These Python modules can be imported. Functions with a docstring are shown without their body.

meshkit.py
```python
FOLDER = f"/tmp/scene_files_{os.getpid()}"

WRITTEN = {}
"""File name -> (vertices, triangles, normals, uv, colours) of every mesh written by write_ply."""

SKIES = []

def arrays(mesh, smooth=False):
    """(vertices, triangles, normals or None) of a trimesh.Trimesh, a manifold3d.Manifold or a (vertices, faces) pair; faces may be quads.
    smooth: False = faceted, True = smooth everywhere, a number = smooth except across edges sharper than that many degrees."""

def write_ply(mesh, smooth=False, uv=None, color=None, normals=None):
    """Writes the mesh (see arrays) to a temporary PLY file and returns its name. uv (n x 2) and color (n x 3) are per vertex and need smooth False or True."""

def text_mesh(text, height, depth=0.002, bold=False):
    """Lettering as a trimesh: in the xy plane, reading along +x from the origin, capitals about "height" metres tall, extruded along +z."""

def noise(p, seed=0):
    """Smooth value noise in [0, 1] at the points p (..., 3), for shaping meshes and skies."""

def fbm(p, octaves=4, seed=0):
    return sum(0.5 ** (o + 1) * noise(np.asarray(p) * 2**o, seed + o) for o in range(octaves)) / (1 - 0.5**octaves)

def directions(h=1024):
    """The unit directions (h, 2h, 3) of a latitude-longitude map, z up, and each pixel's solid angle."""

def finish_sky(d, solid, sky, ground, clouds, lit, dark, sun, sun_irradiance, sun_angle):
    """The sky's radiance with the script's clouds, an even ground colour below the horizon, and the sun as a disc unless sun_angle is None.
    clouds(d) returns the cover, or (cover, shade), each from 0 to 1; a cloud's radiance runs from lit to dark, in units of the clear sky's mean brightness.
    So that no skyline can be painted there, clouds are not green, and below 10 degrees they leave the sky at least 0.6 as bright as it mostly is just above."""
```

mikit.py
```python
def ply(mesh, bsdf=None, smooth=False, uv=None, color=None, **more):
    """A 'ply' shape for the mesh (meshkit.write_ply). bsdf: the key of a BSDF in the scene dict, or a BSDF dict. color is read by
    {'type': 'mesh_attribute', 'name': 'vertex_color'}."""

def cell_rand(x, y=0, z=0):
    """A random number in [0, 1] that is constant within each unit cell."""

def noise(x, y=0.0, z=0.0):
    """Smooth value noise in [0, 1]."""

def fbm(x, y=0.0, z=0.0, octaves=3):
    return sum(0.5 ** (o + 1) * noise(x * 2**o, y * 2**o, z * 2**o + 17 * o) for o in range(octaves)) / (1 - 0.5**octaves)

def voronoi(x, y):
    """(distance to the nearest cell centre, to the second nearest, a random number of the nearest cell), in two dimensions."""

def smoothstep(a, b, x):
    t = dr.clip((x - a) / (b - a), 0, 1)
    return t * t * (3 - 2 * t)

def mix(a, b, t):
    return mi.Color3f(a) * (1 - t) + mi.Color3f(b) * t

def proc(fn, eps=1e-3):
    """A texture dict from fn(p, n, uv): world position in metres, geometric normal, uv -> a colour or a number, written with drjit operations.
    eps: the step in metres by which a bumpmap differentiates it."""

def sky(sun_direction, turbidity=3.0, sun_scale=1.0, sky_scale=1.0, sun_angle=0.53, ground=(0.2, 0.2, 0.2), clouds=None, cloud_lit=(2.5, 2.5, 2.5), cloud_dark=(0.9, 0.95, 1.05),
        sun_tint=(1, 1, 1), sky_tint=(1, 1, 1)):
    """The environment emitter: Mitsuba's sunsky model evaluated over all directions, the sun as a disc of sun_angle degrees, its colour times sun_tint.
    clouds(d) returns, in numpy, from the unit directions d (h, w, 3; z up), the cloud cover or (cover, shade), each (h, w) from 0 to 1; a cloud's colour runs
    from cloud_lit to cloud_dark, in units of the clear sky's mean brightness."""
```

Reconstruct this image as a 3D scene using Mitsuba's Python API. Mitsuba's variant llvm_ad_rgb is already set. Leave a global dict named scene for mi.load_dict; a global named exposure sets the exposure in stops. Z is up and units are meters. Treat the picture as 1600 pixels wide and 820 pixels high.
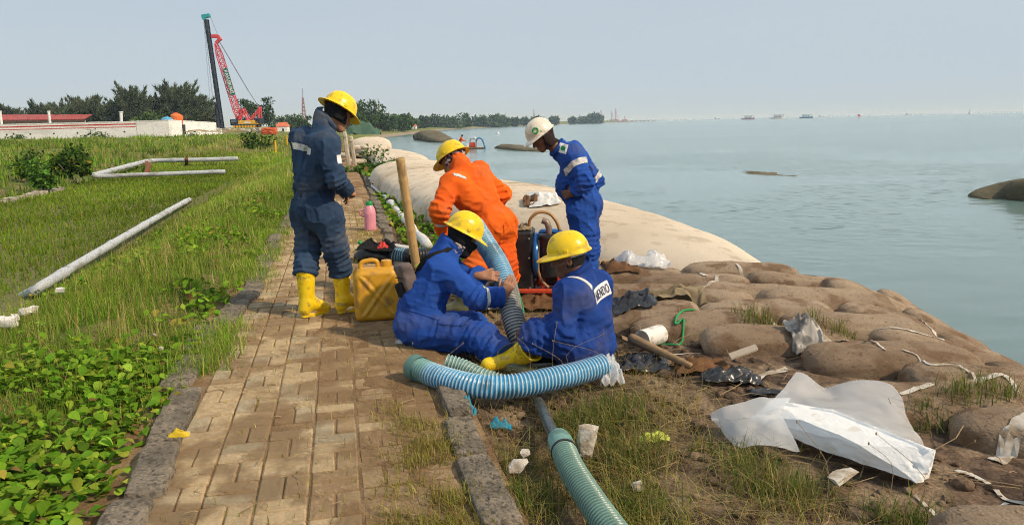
import math
import numpy as np, trimesh, drjit as dr, mitsuba as mi
from scipy import ndimage
import mikit, meshkit
from mikit import proc, noise, fbm, voronoi, cell_rand, smoothstep, mix, ply

T = mi.ScalarTransform4f
scene, labels = {}, {}

# ---------------------------------------------------------------- camera, daylight, exposure
EYE = 1.42
PITCH, ROLL = math.radians(10.19), math.radians(1.273)
_fwd = np.array([0, math.cos(PITCH), -math.sin(PITCH)])
_up0 = np.array([0, math.sin(PITCH), math.cos(PITCH)])
_up = _up0 * math.cos(ROLL) + np.array([1.0, 0, 0]) * math.sin(ROLL)
scene['camera'] = {'type': 'perspective', 'fov': math.degrees(2 * math.atan(800 / 1208)), 'fov_axis': 'x', 'near_clip': 0.05, 'far_clip': 30000.0,
                   'to_world': T().look_at([0, 0, EYE], [0, float(_fwd[1]), EYE + float(_fwd[2])], [float(v) for v in _up]),
                   'medium': {'type': 'ref', 'id': 'haze_air'}}
SUN = (0.72, -0.42, 0.66)
scene['sky'] = mikit.sky(SUN, turbidity=3, sun_scale=0.80, sun_angle=2.2, clouds=lambda d: 0.90 + 0.36 * (meshkit.fbm(d * [2.2, 2.2, 6.0], 4, 5) - 0.5),
                         cloud_lit=(1.93, 2.20, 2.44), cloud_dark=(0.9, 0.95, 1.05))
exposure = 1.72

# ---------------------------------------------------------------- helpers
def number(key):
    if key not in scene and key not in labels:
        return key
    i = 1
    while f'{key}_{i:03d}' in scene or f'{key}_{i:03d}' in labels:
        i += 1
    return f'{key}_{i:03d}'

def add(key, mesh, mat, smooth=30, color=None, kind=None, to_world=None):
    """One entry of the scene; the key may be parent__part."""
    key = number(key)
    d = mesh if isinstance(mesh, dict) else ply(mesh, mat, smooth, color=color)
    scene[key] = {**d, 'to_world': to_world} if to_world is not None else d
    if kind:
        labels.setdefault(key, {})['kind'] = kind
    return key

def tag(key, label, category=None, group=None, kind=None):
    d = labels.setdefault(key, {})
    d['label'] = label
    if category: d['category'] = category
    if group: d['group'] = group
    if kind: d['kind'] = kind
    return key

def thing(name, label, category, group=None):
    key = number(name)
    return tag(key, label, category, group)

A = lambda *v: np.array(v, float)
def unit(v):
    v = np.asarray(v, float); return v / max(np.linalg.norm(v), 1e-12)
def cat(*ms):
    return trimesh.util.concatenate([trimesh.Trimesh(m.vertices, m.faces, process=False) for m in ms if m is not None])
def frame(z, x=None):
    z = unit(z); x = np.asarray(x if x is not None else ([1, 0, 0] if abs(z[0]) < 0.9 else [0, 1, 0]), float)
    x = unit(x - z * (x @ z)); return np.stack([x, np.cross(z, x), z], 1)
def moved(m, R=None, p=(0, 0, 0), s=1.0):
    v = np.asarray(m.vertices) * s
    if R is not None: v = v @ np.asarray(R).T
    return trimesh.Trimesh(v + np.asarray(p, float), m.faces, process=False)
def rotz(a):
    c, s = math.cos(a), math.sin(a); return np.array([[c, -s, 0], [s, c, 0], [0, 0, 1.0]])
def world(R=None, p=(0, 0, 0), s=1.0):
    m = np.eye(4); m[:3, :3] = (np.eye(3) if R is None else np.asarray(R)) * s; m[:3, 3] = p
    return T(m.tolist())
def bevel_box(sx, sy, sz, c=0.004):
    """A box centred on the origin with all edges chamfered."""
    h = np.array([sx, sy, sz]) / 2; c = min(c, h.min() * 0.8); pts = []
    for s in np.ndindex(2, 2, 2):
        q = np.array(s) * 2 - 1
        for k in range(3):
            e = np.full(3, c); e[k] = 0; pts.append(q * (h - e))
    return trimesh.Trimesh(np.array(pts)).convex_hull
def bar(a, b, w, d=None, c=0.003, x=None):
    a, b = np.asarray(a, float), np.asarray(b, float); L = np.linalg.norm(b - a)
    return moved(bevel_box(w, d or w, L, c), frame(b - a, x), (a + b) / 2)
def spline(pts, n):
    """Catmull-Rom through the points, about n samples evenly spaced."""
    p = np.asarray(pts, float)
    if len(p) == 2: return p[0] + (p[1] - p[0]) * np.linspace(0, 1, n)[:, None]
    q = np.vstack([2 * p[0] - p[1], p, 2 * p[-1] - p[-2]]); out = []
    for i in range(len(p) - 1):
        t = np.linspace(0, 1, 40, endpoint=i == len(p) - 2)[:, None]; a, b, c, d = q[i:i + 4]
        out.append(0.5 * (2 * b + (c - a) * t + (2 * a - 5 * b + 4 * c - d) * t**2 + (3 * b - a - 3 * c + d) * t**3))
    o = np.vstack(out); s = np.r_[0, np.cumsum(np.linalg.norm(np.diff(o, axis=0), axis=1))]
    u = np.linspace(0, s[-1], n); return np.stack([np.interp(u, s, o[:, k]) for k in range(3)], 1)
def tube(path, radius, seg=12, caps=True, ripple=None, squash=1.0):
    """A tube along the points; radius a number or one per point. Returns the mesh, and (arc, angle) per vertex."""
    p = np.asarray(path, float); n = len(p); r = np.broadcast_to(np.asarray(radius, float), (n,))
    t = np.gradient(p, axis=0); t /= np.linalg.norm(t, axis=1, keepdims=True) + 1e-12
    x = np.cross(t[0], [0, 0, 1.0]);  x = np.cross(t[0], [0, 1.0, 0]) if np.linalg.norm(x) < 1e-3 else x
    X = np.zeros_like(p)
    for i in range(n):
        x = x - t[i] * (x @ t[i]); x /= np.linalg.norm(x); X[i] = x
    Y = np.cross(t, X); s = np.r_[0, np.cumsum(np.linalg.norm(np.diff(p, axis=0), axis=1))]
    th = np.arange(seg) / seg * 2 * np.pi; TH, S = np.meshgrid(th, s); rr = np.repeat(r[:, None], seg, 1)
    if ripple is not None: rr = rr + ripple(S, TH)
    v = p[:, None] + X[:, None] * (np.cos(TH) * rr)[..., None] + Y[:, None] * (np.sin(TH) * rr * squash)[..., None]
    v = v.reshape(-1, 3); i, j = np.meshgrid(np.arange(n - 1), np.arange(seg), indexing='ij'); a = i * seg + j; b = i * seg + (j + 1) % seg
    f = np.concatenate([np.stack([a, b, b + seg], -1).reshape(-1, 3), np.stack([a, b + seg, a + seg], -1).reshape(-1, 3)])
    if caps:
        k = len(v); v = np.vstack([v, p[:1], p[-1:]]); q = np.arange(seg); L = (n - 1) * seg
        f = np.vstack([f, np.stack([(q + 1) % seg, q, q * 0 + k], 1), np.stack([L + q, L + (q + 1) % seg, q * 0 + k + 1], 1)])
        S = np.r_[S.ravel(), 0, s[-1]]; TH = np.r_[TH.ravel(), 0, 0]
    return trimesh.Trimesh(v, f, process=False), S.ravel(), TH.ravel()
def lathe(profile, seg=24, sx=1.0, sy=1.0):
    """A surface of revolution about z; profile: (radius, z) from bottom to top."""
    pr = np.asarray(profile, float); n = len(pr); th = np.arange(seg) / seg * 2 * np.pi
    v = np.stack([pr[:, :1] * np.cos(th) * sx, pr[:, :1] * np.sin(th) * sy, np.repeat(pr[:, 1:], seg, 1)], -1).reshape(-1, 3)
    i, j = np.meshgrid(np.arange(n - 1), np.arange(seg), indexing='ij'); a = i * seg + j; b = i * seg + (j + 1) % seg
    f = np.concatenate([np.stack([a, b, b + seg], -1).reshape(-1, 3), np.stack([a, b + seg, a + seg], -1).reshape(-1, 3)])
    return trimesh.Trimesh(v, f, process=False)
def sheet(P):
    """A grid of points (n, m, 3) as a mesh."""
    n, m = P.shape[:2]; i, j = np.meshgrid(np.arange(n - 1), np.arange(m - 1), indexing='ij'); a = (i * m + j).ravel()
    return trimesh.Trimesh(P.reshape(-1, 3), np.vstack([np.stack([a, a + 1, a + m + 1], 1), np.stack([a, a + m + 1, a + m], 1)]), process=False)
def thick(m, t):
    """The sheet with a second side t below it along its normals, rims closed."""
    v, f = np.asarray(m.vertices), np.asarray(m.faces); n = np.zeros_like(v); fn = np.cross(v[f[:, 1]] - v[f[:, 0]], v[f[:, 2]] - v[f[:, 0]])
    for k in range(3): np.add.at(n, f[:, k], fn)
    n /= np.linalg.norm(n, axis=1, keepdims=True) + 1e-12
    e = np.vstack([f[:, [0, 1]], f[:, [1, 2]], f[:, [2, 0]]]); key = np.sort(e, 1); _, inv, cnt = np.unique(key, axis=0, return_inverse=True, return_counts=True)
    b = e[cnt[inv.ravel()] == 1]; k = len(v)
    return trimesh.Trimesh(np.vstack([v, v - n * t]), np.vstack([f, f[:, ::-1] + k, np.stack([b[:, 1], b[:, 0], b[:, 0] + k], 1), np.stack([b[:, 1], b[:, 0] + k, b[:, 1] + k], 1)]), process=False)

# signed distances -> meshes
def cap(p, a, b, r1, r2=None):
    a, b = np.asarray(a, float), np.asarray(b, float); ab = b - a; h = np.clip(((p - a) @ ab) / max(ab @ ab, 1e-9), 0, 1)
    return np.linalg.norm(p - a - h[:, None] * ab, axis=1) - (r1 + ((r1 if r2 is None else r2) - r1) * h)
def ell(p, c, r):
    q = (p - np.asarray(c, float)) / np.asarray(r, float); k = np.linalg.norm(q, axis=1); return (k - 1) * min(r) * (0.5 + 0.5 * np.clip(k, 0, 2))
def smin(a, b, k):
    h = np.clip(0.5 + 0.5 * (b - a) / k, 0, 1); return b * (1 - h) + a * h - k * h * (1 - h)
def nets(fn, lo, hi, h):
    """Surface nets of fn(points) = 0, evaluated finely near the surface only."""
    lo, hi = np.asarray(lo, float), np.asarray(hi, float); n = np.ceil((hi - lo) / (4 * h)).astype(int) + 2; H = 4 * h
    C = np.stack(np.meshgrid(*[lo[k] + np.arange(n[k]) * H for k in range(3)], indexing='ij'), -1)
    F = fn(C.reshape(-1, 3)).reshape(n); m = (n - 1) * 4 + 1
    g = np.meshgrid(*[np.arange(k) / 4 for k in m], indexing='ij'); f = ndimage.map_coordinates(F, g, order=1)
    near = np.abs(f) < H * 1.1 + 0.01; idx = np.argwhere(near); f[near] = fn(lo + idx * h)
    s = f < 0; shape = np.array(m) - 1; cross = np.zeros(shape, bool); S0 = s[:-1, :-1, :-1]
    off = list(np.ndindex(2, 2, 2)); sub = lambda a, o: a[o[0]:o[0] + shape[0], o[1]:o[1] + shape[1], o[2]:o[2] + shape[2]]
    for o in off: cross |= sub(s, o) != S0
    cells = np.argwhere(cross); vid = np.full(shape, -1); vid[cross] = np.arange(len(cells)); acc = np.zeros((len(cells), 3)); cnt = np.zeros(len(cells))
    val = {o: sub(f, o)[cross] for o in off}
    for o in off:
        for k in range(3):
            if o[k]: continue
            q = list(o); q[k] = 1; a, b = val[o], val[tuple(q)]; c = (a < 0) != (b < 0); t = np.where(c, a / np.where(a == b, 1, a - b), 0)
            pt = np.tile(np.array(o, float), (len(cells), 1)); pt[:, k] += t; acc += np.where(c[:, None], pt, 0); cnt += c
    v = lo + (cells + acc / cnt[:, None]) * h; faces = []
    for k in range(3):
        u, w = (k + 1) % 3, (k + 2) % 3; sl = [slice(1, -1)] * 3; sl[k] = slice(0, -1); a = s[tuple(sl)]; sl2 = list(sl); sl2[k] = slice(1, None); b = s[tuple(sl2)]
        e = np.argwhere(a != b); inside = a[a != b]; e = e + 1; e[:, k] -= 1
        def c(du, dw):
            q = e.copy(); q[:, u] += du; q[:, w] += dw; return vid[q[:, 0], q[:, 1], q[:, 2]]
        q = np.stack([c(-1, -1), c(0, -1), c(0, 0), c(-1, 0)], 1); q = np.where(inside[:, None], q, q[:, ::-1]); faces.append(q)
    q = np.vstack(faces); return trimesh.Trimesh(v, np.vstack([q[:, [0, 1, 2]], q[:, [0, 2, 3]]]), process=False)
def vnormals(m):
    v, f = np.asarray(m.vertices), np.asarray(m.faces); n = np.zeros_like(v); fn = np.cross(v[f[:, 1]] - v[f[:, 0]], v[f[:, 2]] - v[f[:, 0]])
    for k in range(3): np.add.at(n, f[:, k], fn)
    return n / (np.linalg.norm(n, axis=1, keepdims=True) + 1e-12)
def patch(m, c, ax, half, off=0.004, face=None):
    """The part of a cloth surface inside an oriented box, lifted off it: a sewn-on strip or badge with clean edges. ax: 3 unit columns."""
    m = trimesh.Trimesh(np.asarray(m.vertices) + vnormals(m) * off, m.faces, process=False); c = np.asarray(c, float)
    if face is not None:
        cen = m.triangles_center; ok = (m.face_normals @ np.asarray(face, float) > -0.1) & (np.linalg.norm(cen - c, axis=1) < np.linalg.norm(half) + 0.05); m = trimesh.Trimesh(m.vertices, m.faces[ok], process=False)
    for k in range(3):
        for sg in (1, -1):
            m = trimesh.intersections.slice_mesh_plane(m, -sg * ax[:, k], c + sg * half[k] * ax[:, k])
            if len(m.faces) == 0: return None
    return trimesh.Trimesh(m.vertices, m.faces, process=False)

# ---------------------------------------------------------------- materials
def mat(name, base, rough=0.7, spec=0.4, bump=None, scale=1.0, eps=2e-3, two=True, **kw):
    col = {'type': 'rgb', 'value': [float(x) for x in base]} if isinstance(base, (tuple, list)) else (proc(base, 1e-3) if callable(base) else base)
    b = {'type': 'principled', 'base_color': col, 'roughness': rough, 'specular': spec, **kw}
    if bump is not None: b = {'type': 'bumpmap', 'arbitrary': proc(bump, eps), 'scale': scale, 'bsdf': b}
    scene['material_' + name] = {'type': 'twosided', 'bsdf': b} if two else b
    return 'material_' + name
VC = {'type': 'mesh_attribute', 'name': 'vertex_color'}
def cloth(name, c, dark, dirt, amount):
    def fn(p, n, uv):
        a = fbm(p.x * 3, p.y * 3, p.z * 3, 3); w = noise(p.x * 420, p.y * 420, p.z * 420); d = smoothstep(0.5, 0.78, fbm(p.x * 5 + 7, p.y * 5, p.z * 5, 4)) * amount
        return mix(mix(c, dark, smoothstep(0.35, 0.75, a)) * (0.88 + 0.24 * w), dirt, d)
    def bp(p, n, uv): return fbm(p.x * 28, p.y * 28, p.z * 28, 3)
    return mat(name, fn, 0.85, 0.15, bp, 0.006, 3e-3, sheen=0.15)
M_DENIM = cloth('navy_cloth', (0.036, 0.068, 0.130), (0.022, 0.043, 0.088), (0.15, 0.145, 0.13), 0.42)
M_BLUE = cloth('blue_cloth', (0.018, 0.072, 0.33), (0.012, 0.050, 0.25), (0.12, 0.12, 0.14), 0.34)
M_BLUE2 = cloth('deep_blue_cloth', (0.014, 0.050, 0.24), (0.010, 0.036, 0.18), (0.11, 0.10, 0.11), 0.36)
M_ORANGE = cloth('orange_cloth', (0.78, 0.135, 0.012), (0.62, 0.085, 0.010), (0.38, 0.16, 0.07), 0.35)
M_BLACKCLOTH = mat('black_cloth', (0.012, 0.012, 0.014), 0.9, 0.2, lambda p, n, uv: fbm(p.x * 60, p.y * 60, p.z * 60, 2), 0.004)
M_BROWNCLOTH = mat('dark_brown_cloth', (0.030, 0.020, 0.018), 0.95, 0.2)
M_SCARF = mat('checked_scarf', lambda p, n, uv: mix((0.42, 0.36, 0.36), (0.05, 0.022, 0.035), smoothstep(0.46, 0.54, noise(p.x * 55, p.y * 55, p.z * 55))), 0.9, 0.2)
M_WHITECLOTH = mat('white_cloth', (0.55, 0.54, 0.52), 0.9, 0.2)
M_SKIN = mat('skin', lambda p, n, uv: mix((0.30, 0.135, 0.075), (0.40, 0.20, 0.115), fbm(p.x * 40, p.y * 40, p.z * 40, 3)), 0.5, 0.4)
M_SKIN2 = mat('brown_skin', lambda p, n, uv: mix((0.13, 0.058, 0.034), (0.20, 0.095, 0.056), fbm(p.x * 40, p.y * 40, p.z * 40, 3)), 0.48, 0.4)
M_HAIR = mat('black_hair', (0.010, 0.008, 0.008), 0.6, 0.4)
def scuffed(name, c, c2, rough):
    return mat(name, lambda p, n, uv: mix(c, c2, smoothstep(0.52, 0.72, fbm(p.x * 26, p.y * 26, p.z * 26, 4)) * 0.75), rough, 0.5)
M_HELMET = scuffed('yellow_helmet', (0.82, 0.56, 0.008), (0.46, 0.32, 0.05), 0.30)
M_HELMETW = scuffed('white_helmet', (0.72, 0.64, 0.52), (0.52, 0.44, 0.34), 0.3)
M_BOOTY = scuffed('yellow_rubber', (0.80, 0.56, 0.010), (0.34, 0.24, 0.06), 0.38)
M_BOOTG = scuffed('olive_rubber', (0.085, 0.095, 0.050), (0.15, 0.13, 0.08), 0.4)
M_BLACKRUBBER = scuffed('black_rubber', (0.016, 0.016, 0.018), (0.06, 0.055, 0.05), 0.5)
M_REFLECT = mat('reflective_strip', lambda p, n, uv: mix((0.50, 0.50, 0.48), (0.30, 0.29, 0.27), smoothstep(0.5, 0.75, fbm(p.x * 30, p.y * 30, p.z * 30, 3))), 0.45, 0.6)
M_WHITE = mat('white_print', (0.72, 0.72, 0.72), 0.6)
M_RED = mat('red_paint', (0.52, 0.03, 0.02), 0.45)
M_GREEN = mat('green_plastic', (0.02, 0.26, 0.06), 0.4)
M_INK = mat('navy_ink', (0.02, 0.025, 0.09), 0.6)
M_STEEL = mat('steel', (0.42, 0.40, 0.38), 0.35, metallic=0.9)

# ---------------------------------------------------------------- air
scene['haze_air'] = {'type': 'homogeneous', 'albedo': {'type': 'rgb', 'value': [0.91, 0.95, 0.97]}, 'sigma_t': {'type': 'rgb', 'value': [0.00024, 0.00028, 0.00034]}}
scene['haze'] = {'type': 'cube', 'bsdf': {'type': 'null'}, 'interior': {'type': 'ref', 'id': 'haze_air'},
                 'to_world': T().translate([0, 2500, 14.2]).scale([7000, 7000, 19.0])}
labels['haze'] = {'kind': 'stuff', 'label': 'pale sea haze over the bay', 'category': 'haze'}

# ---------------------------------------------------------------- lie of the land: s runs along the paved path, t across it (positive towards the sea)
SD, TD = np.array([-0.21423, 0.97678]), np.array([0.97678, 0.21423])
SEA = -1.1
def st(x, y): return x * SD[0] + y * SD[1], x * TD[0] + y * TD[1]
def xy(s, t): return s * SD[0] + t * TD[0], s * SD[1] + t * TD[1]
def step(a, b, x):
    q = np.clip((x - a) / (b - a), 0, 1); return q * q * (3 - 2 * q)
def shore(s):
    return np.interp(s, [-10, 4.0, 5.0, 6.5, 8, 11, 20, 40, 70, 110, 175, 378, 586, 1000, 1406, 3000], [5.1, 5.1, 5.45, 5.8, 4.7, 3.5, 2.9, 2.7, 3.6, 6.0, 9.7, 51, 128, 330, 560, 900])
def land(s, t):
    """Ground height in metres."""
    x, y = xy(s, t); P = np.stack([x, y, 0 * x], -1)
    n1, n2 = meshkit.fbm(P * 0.35, 3, 1) - 0.5, meshkit.fbm(P * 6.0, 3, 2) - 0.5
    far = step(35, 60, s); bankfoot = -9.35 + 0.25 * np.sin(s * 0.7)
    z = np.full(np.shape(x), -0.05)
    marsh = step(-1.9, -3.5, t) * (1 - far); z = z - 0.42 * marsh
    bank = step(bankfoot, bankfoot - 2.2, t) * (1 - far); z = z + 0.42 * bank
    z = z + 0.55 * step(-11, -60, t) * step(10, 90, s) + 0.28 * far * step(-3, -9, t) + 0.30 * np.exp(-((s - 75) / 14)**2 - ((t + 14) / 9)**2)
    z = z + n1 * 0.14 * step(-1.1, -2.5, t) + n1 * (0.65 + 0.25 * step(40, 90, s)) * step(-9.3, -12, t) + n2 * 0.03 * (step(-1.0, -1.3, t) + step(0.55, 0.7, t))
    z = z + 0.12 * np.exp(-((t + 1.55) / 0.35)**2) * step(6, 9, s)
    dx, dy = x - 0.15, y - 5.35
    z = z - 0.17 * np.exp(-(dx / 0.75)**2 - (dy / 0.6)**2) - 0.08 * np.exp(-((x - 0.12) / 0.28)**2 - ((y - 3.6) / 0.8)**2)
    z = z - 0.10 * step(0.55, 0.95, t) * step(6.0, 8.0, s) * (1 - step(30, 60, s))
    d = shore(s) - t; w = 1.9 + 0.035 * np.clip(s - 20, 0, 400)
    z = z + 0.5 * step(60, 400, s) * step(0, 30, d) + 2.2 * step(350, 900, s) * step(0, 40, d)
    k = np.clip(d / w, 0, 1); z = np.where(d < w, SEA + (z - SEA) * (1 - (1 - k)**2), z)
    z = np.where(d < 0, SEA + np.maximum(d * 0.45, -1.6), z)
    onpath = step(-1.25, -1.12, t) * (1 - step(0.5, 0.6, t)); return z * (1 - onpath) + (-0.09) * onpath
def ground(x, y):
    s, t = st(np.asarray(x, float), np.asarray(y, float)); return land(s, t)
def on(x, y, dz=0.0): return A(x, y, float(ground(x, y)) + dz)

def geo(a, b, first):
    out, d = [a], first
    while out[-1] < b: out.append(out[-1] + d); d *= 1.09
    return np.array(out)
ss = np.concatenate([np.arange(-5, 1.5, 0.3), np.arange(1.5, 11, 0.055), geo(11, 5800, 0.08)])
tt = np.concatenate([-geo(2.6, 4200, 0.07)[::-1], np.arange(-2.5, 5.2, 0.055), geo(5.25, 4200, 0.08)])
SS, TT = np.meshgrid(ss, tt, indexing='ij'); XX, YY = xy(SS, TT)
def ground_color(p, n, uv):
    s = p.x * SD[0] + p.y * SD[1]; t = p.x * TD[0] + p.y * TD[1]
    a = fbm(p.x * 1.7, p.y * 1.7, 0, 3); b = fbm(p.x * 14, p.y * 14, 3, 3); g = noise(p.x * 130, p.y * 130, 1)
    verge = mix(mix((0.11, 0.10, 0.035), (0.17, 0.13, 0.065), smoothstep(0.4, 0.65, b)), (0.065, 0.09, 0.02), smoothstep(0.45, 0.6, a))
    soil = mix(mix((0.065, 0.044, 0.032), (0.135, 0.092, 0.062), smoothstep(0.35, 0.62, b)), (0.22, 0.16, 0.105), smoothstep(0.56, 0.72, fbm(p.x * 5, p.y * 5, 9, 3)) * 0.8)
    soil = soil * (0.65 + 0.7 * g)
    far = mix((0.115, 0.14, 0.035), (0.16, 0.13, 0.06), smoothstep(0.5, 0.7, fbm(p.x * 0.22, p.y * 0.3, 0, 4)))
    c = mix(verge, far, smoothstep(30, 60, s)); c = mix(c, mix((0.075, 0.095, 0.02), (0.10, 0.10, 0.03), a), smoothstep(-3.0, -3.8, t) * smoothstep(60, 40, s) * smoothstep(-9.8, -9.0, t))
    c = mix(c, soil, smoothstep(0.45, 0.6, t) * smoothstep(70, 30, s))
    return mix(c, (0.22, 0.18, 0.13), smoothstep(-0.35, -0.75, p.z))
M_GROUND = mat('ground', ground_color, 0.95, 0.15, lambda p, n, uv: fbm(p.x * 30, p.y * 30, p.z * 30, 3), 0.02, 3e-3)
add('ground', sheet(np.stack([XX, YY, land(SS, TT)], -1)), M_GROUND, True, kind='structure')

def wave(p, n, uv):
    x = p.x * 0.9 + p.y * 0.25; y = p.y * 1.6 - p.x * 0.3
    return 0.55 * fbm(x * 0.8, y * 0.8, 0, 3) + 0.45 * fbm(p.x * 2.6 + 5, p.y * 4.2, 2, 2) * smoothstep(0.35, 0.6, fbm(p.x * 0.13, p.y * 0.22, 4, 2))
M_SEA = mat('sea', lambda p, n, uv: mix((0.098, 0.160, 0.148), (0.115, 0.172, 0.158), fbm(p.x * 0.03, p.y * 0.06, 0, 3)), 0.12, 0.5, wave, 0.046, 1.5e-2, two=False)
g = np.concatenate([-geo(0.5, 6000, 2.0)[::-1], [0], geo(0.5, 6000, 2.0)]); gy = np.concatenate([[-300, -100], np.arange(-20, 40, 3.0), geo(40, 8300, 4)])
GX, GY = np.meshgrid(g, gy, indexing='ij'); m = sheet(np.stack([GX, GY, 0 * GX + SEA], -1)); m.invert() if m.face_normals[0, 2] < 0 else None
add('sea', m, M_SEA, False, kind='structure')

# ---------------------------------------------------------------- the paved path
rng = np.random.default_rng(7)
def soil_color(p, n, uv):
    a = fbm(p.x * 4, p.y * 4, 0, 4); g = noise(p.x * 160, p.y * 160, 2)
    return mix((0.16, 0.100, 0.052), (0.25, 0.17, 0.095), smoothstep(0.35, 0.7, a)) * (0.72 + 0.5 * g)
M_SOIL = mat('path_soil', soil_color, 0.95, 0.1, lambda p, n, uv: fbm(p.x * 45, p.y * 45, 0, 3), 0.012, 3e-3)
def dirt_cover(s, t):
    """How much earth lies on the paving, 0 to 1: more towards the middle and the seaward side."""
    x, y = xy(s, t); P = np.stack([x, y, 0 * x], -1); return np.clip((0.12 + 0.88 * step(-0.50, 0.15, t + 0.7 * (meshkit.fbm(P * 1.5, 3, 8) - 0.5))) * (0.25 + 1.1 * meshkit.fbm(P * 2.6, 2, 12)) , 0, 1)
sp = np.concatenate([np.arange(1.6, 9, 0.035), geo(9, 120, 0.05)]); tp = np.linspace(-1.12, 0.60, 50); SP, TP = np.meshgrid(sp, tp, indexing='ij')
PX, PY = xy(SP, TP); Pn = np.stack([PX, PY, 0 * PX], -1)
zp = -0.0140 + 0.0125 * dirt_cover(SP, TP) + 0.008 * (meshkit.fbm(Pn * 9, 3, 4) - 0.5) - 0.02 * (np.abs(TP + 0.22) > 0.75)
add('path', sheet(np.stack([PX, PY, zp], -1)), M_SOIL, True, kind='structure')
def paver_color(c1, c2, c3, dirt):
    def fn(p, n, uv):
        a = fbm(p.x * 7, p.y * 7, p.z * 7, 3); b = fbm(p.x * 40, p.y * 40, 1, 3); g = noise(p.x * 210, p.y * 210, 5); i = cell_rand(p.x * 4.3, p.y * 4.3, 2)
        c = mix(mix(c1, c2, smoothstep(0.3, 0.7, a)), c3, smoothstep(0.62, 0.75, b) * 0.6) * (0.86 + 0.24 * g) * (0.9 + 0.2 * i)
        return mix(c, (0.17, 0.108, 0.056), smoothstep(0.55 - 0.35 * dirt, 0.78 - 0.35 * dirt, fbm(p.x * 5.5 + 3, p.y * 5.5, 4, 5)) * (0.55 + 0.4 * dirt))
    return fn
pb = lambda p, n, uv: fbm(p.x * 60, p.y * 60, p.z * 60, 3)
M_PAVE = [mat('sand_paver', paver_color((0.39, 0.29, 0.168), (0.32, 0.238, 0.138), (0.45, 0.355, 0.225), 0.50), 0.9, 0.2, pb, 0.008),
          mat('grey_paver', paver_color((0.33, 0.265, 0.17), (0.28, 0.225, 0.145), (0.38, 0.31, 0.20), 0.45), 0.9, 0.2, pb, 0.008),
          mat('earthy_paver', paver_color((0.27, 0.19, 0.108), (0.225, 0.152, 0.085), (0.33, 0.24, 0.145), 0.55), 0.95, 0.1, pb, 0.010)]
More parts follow.
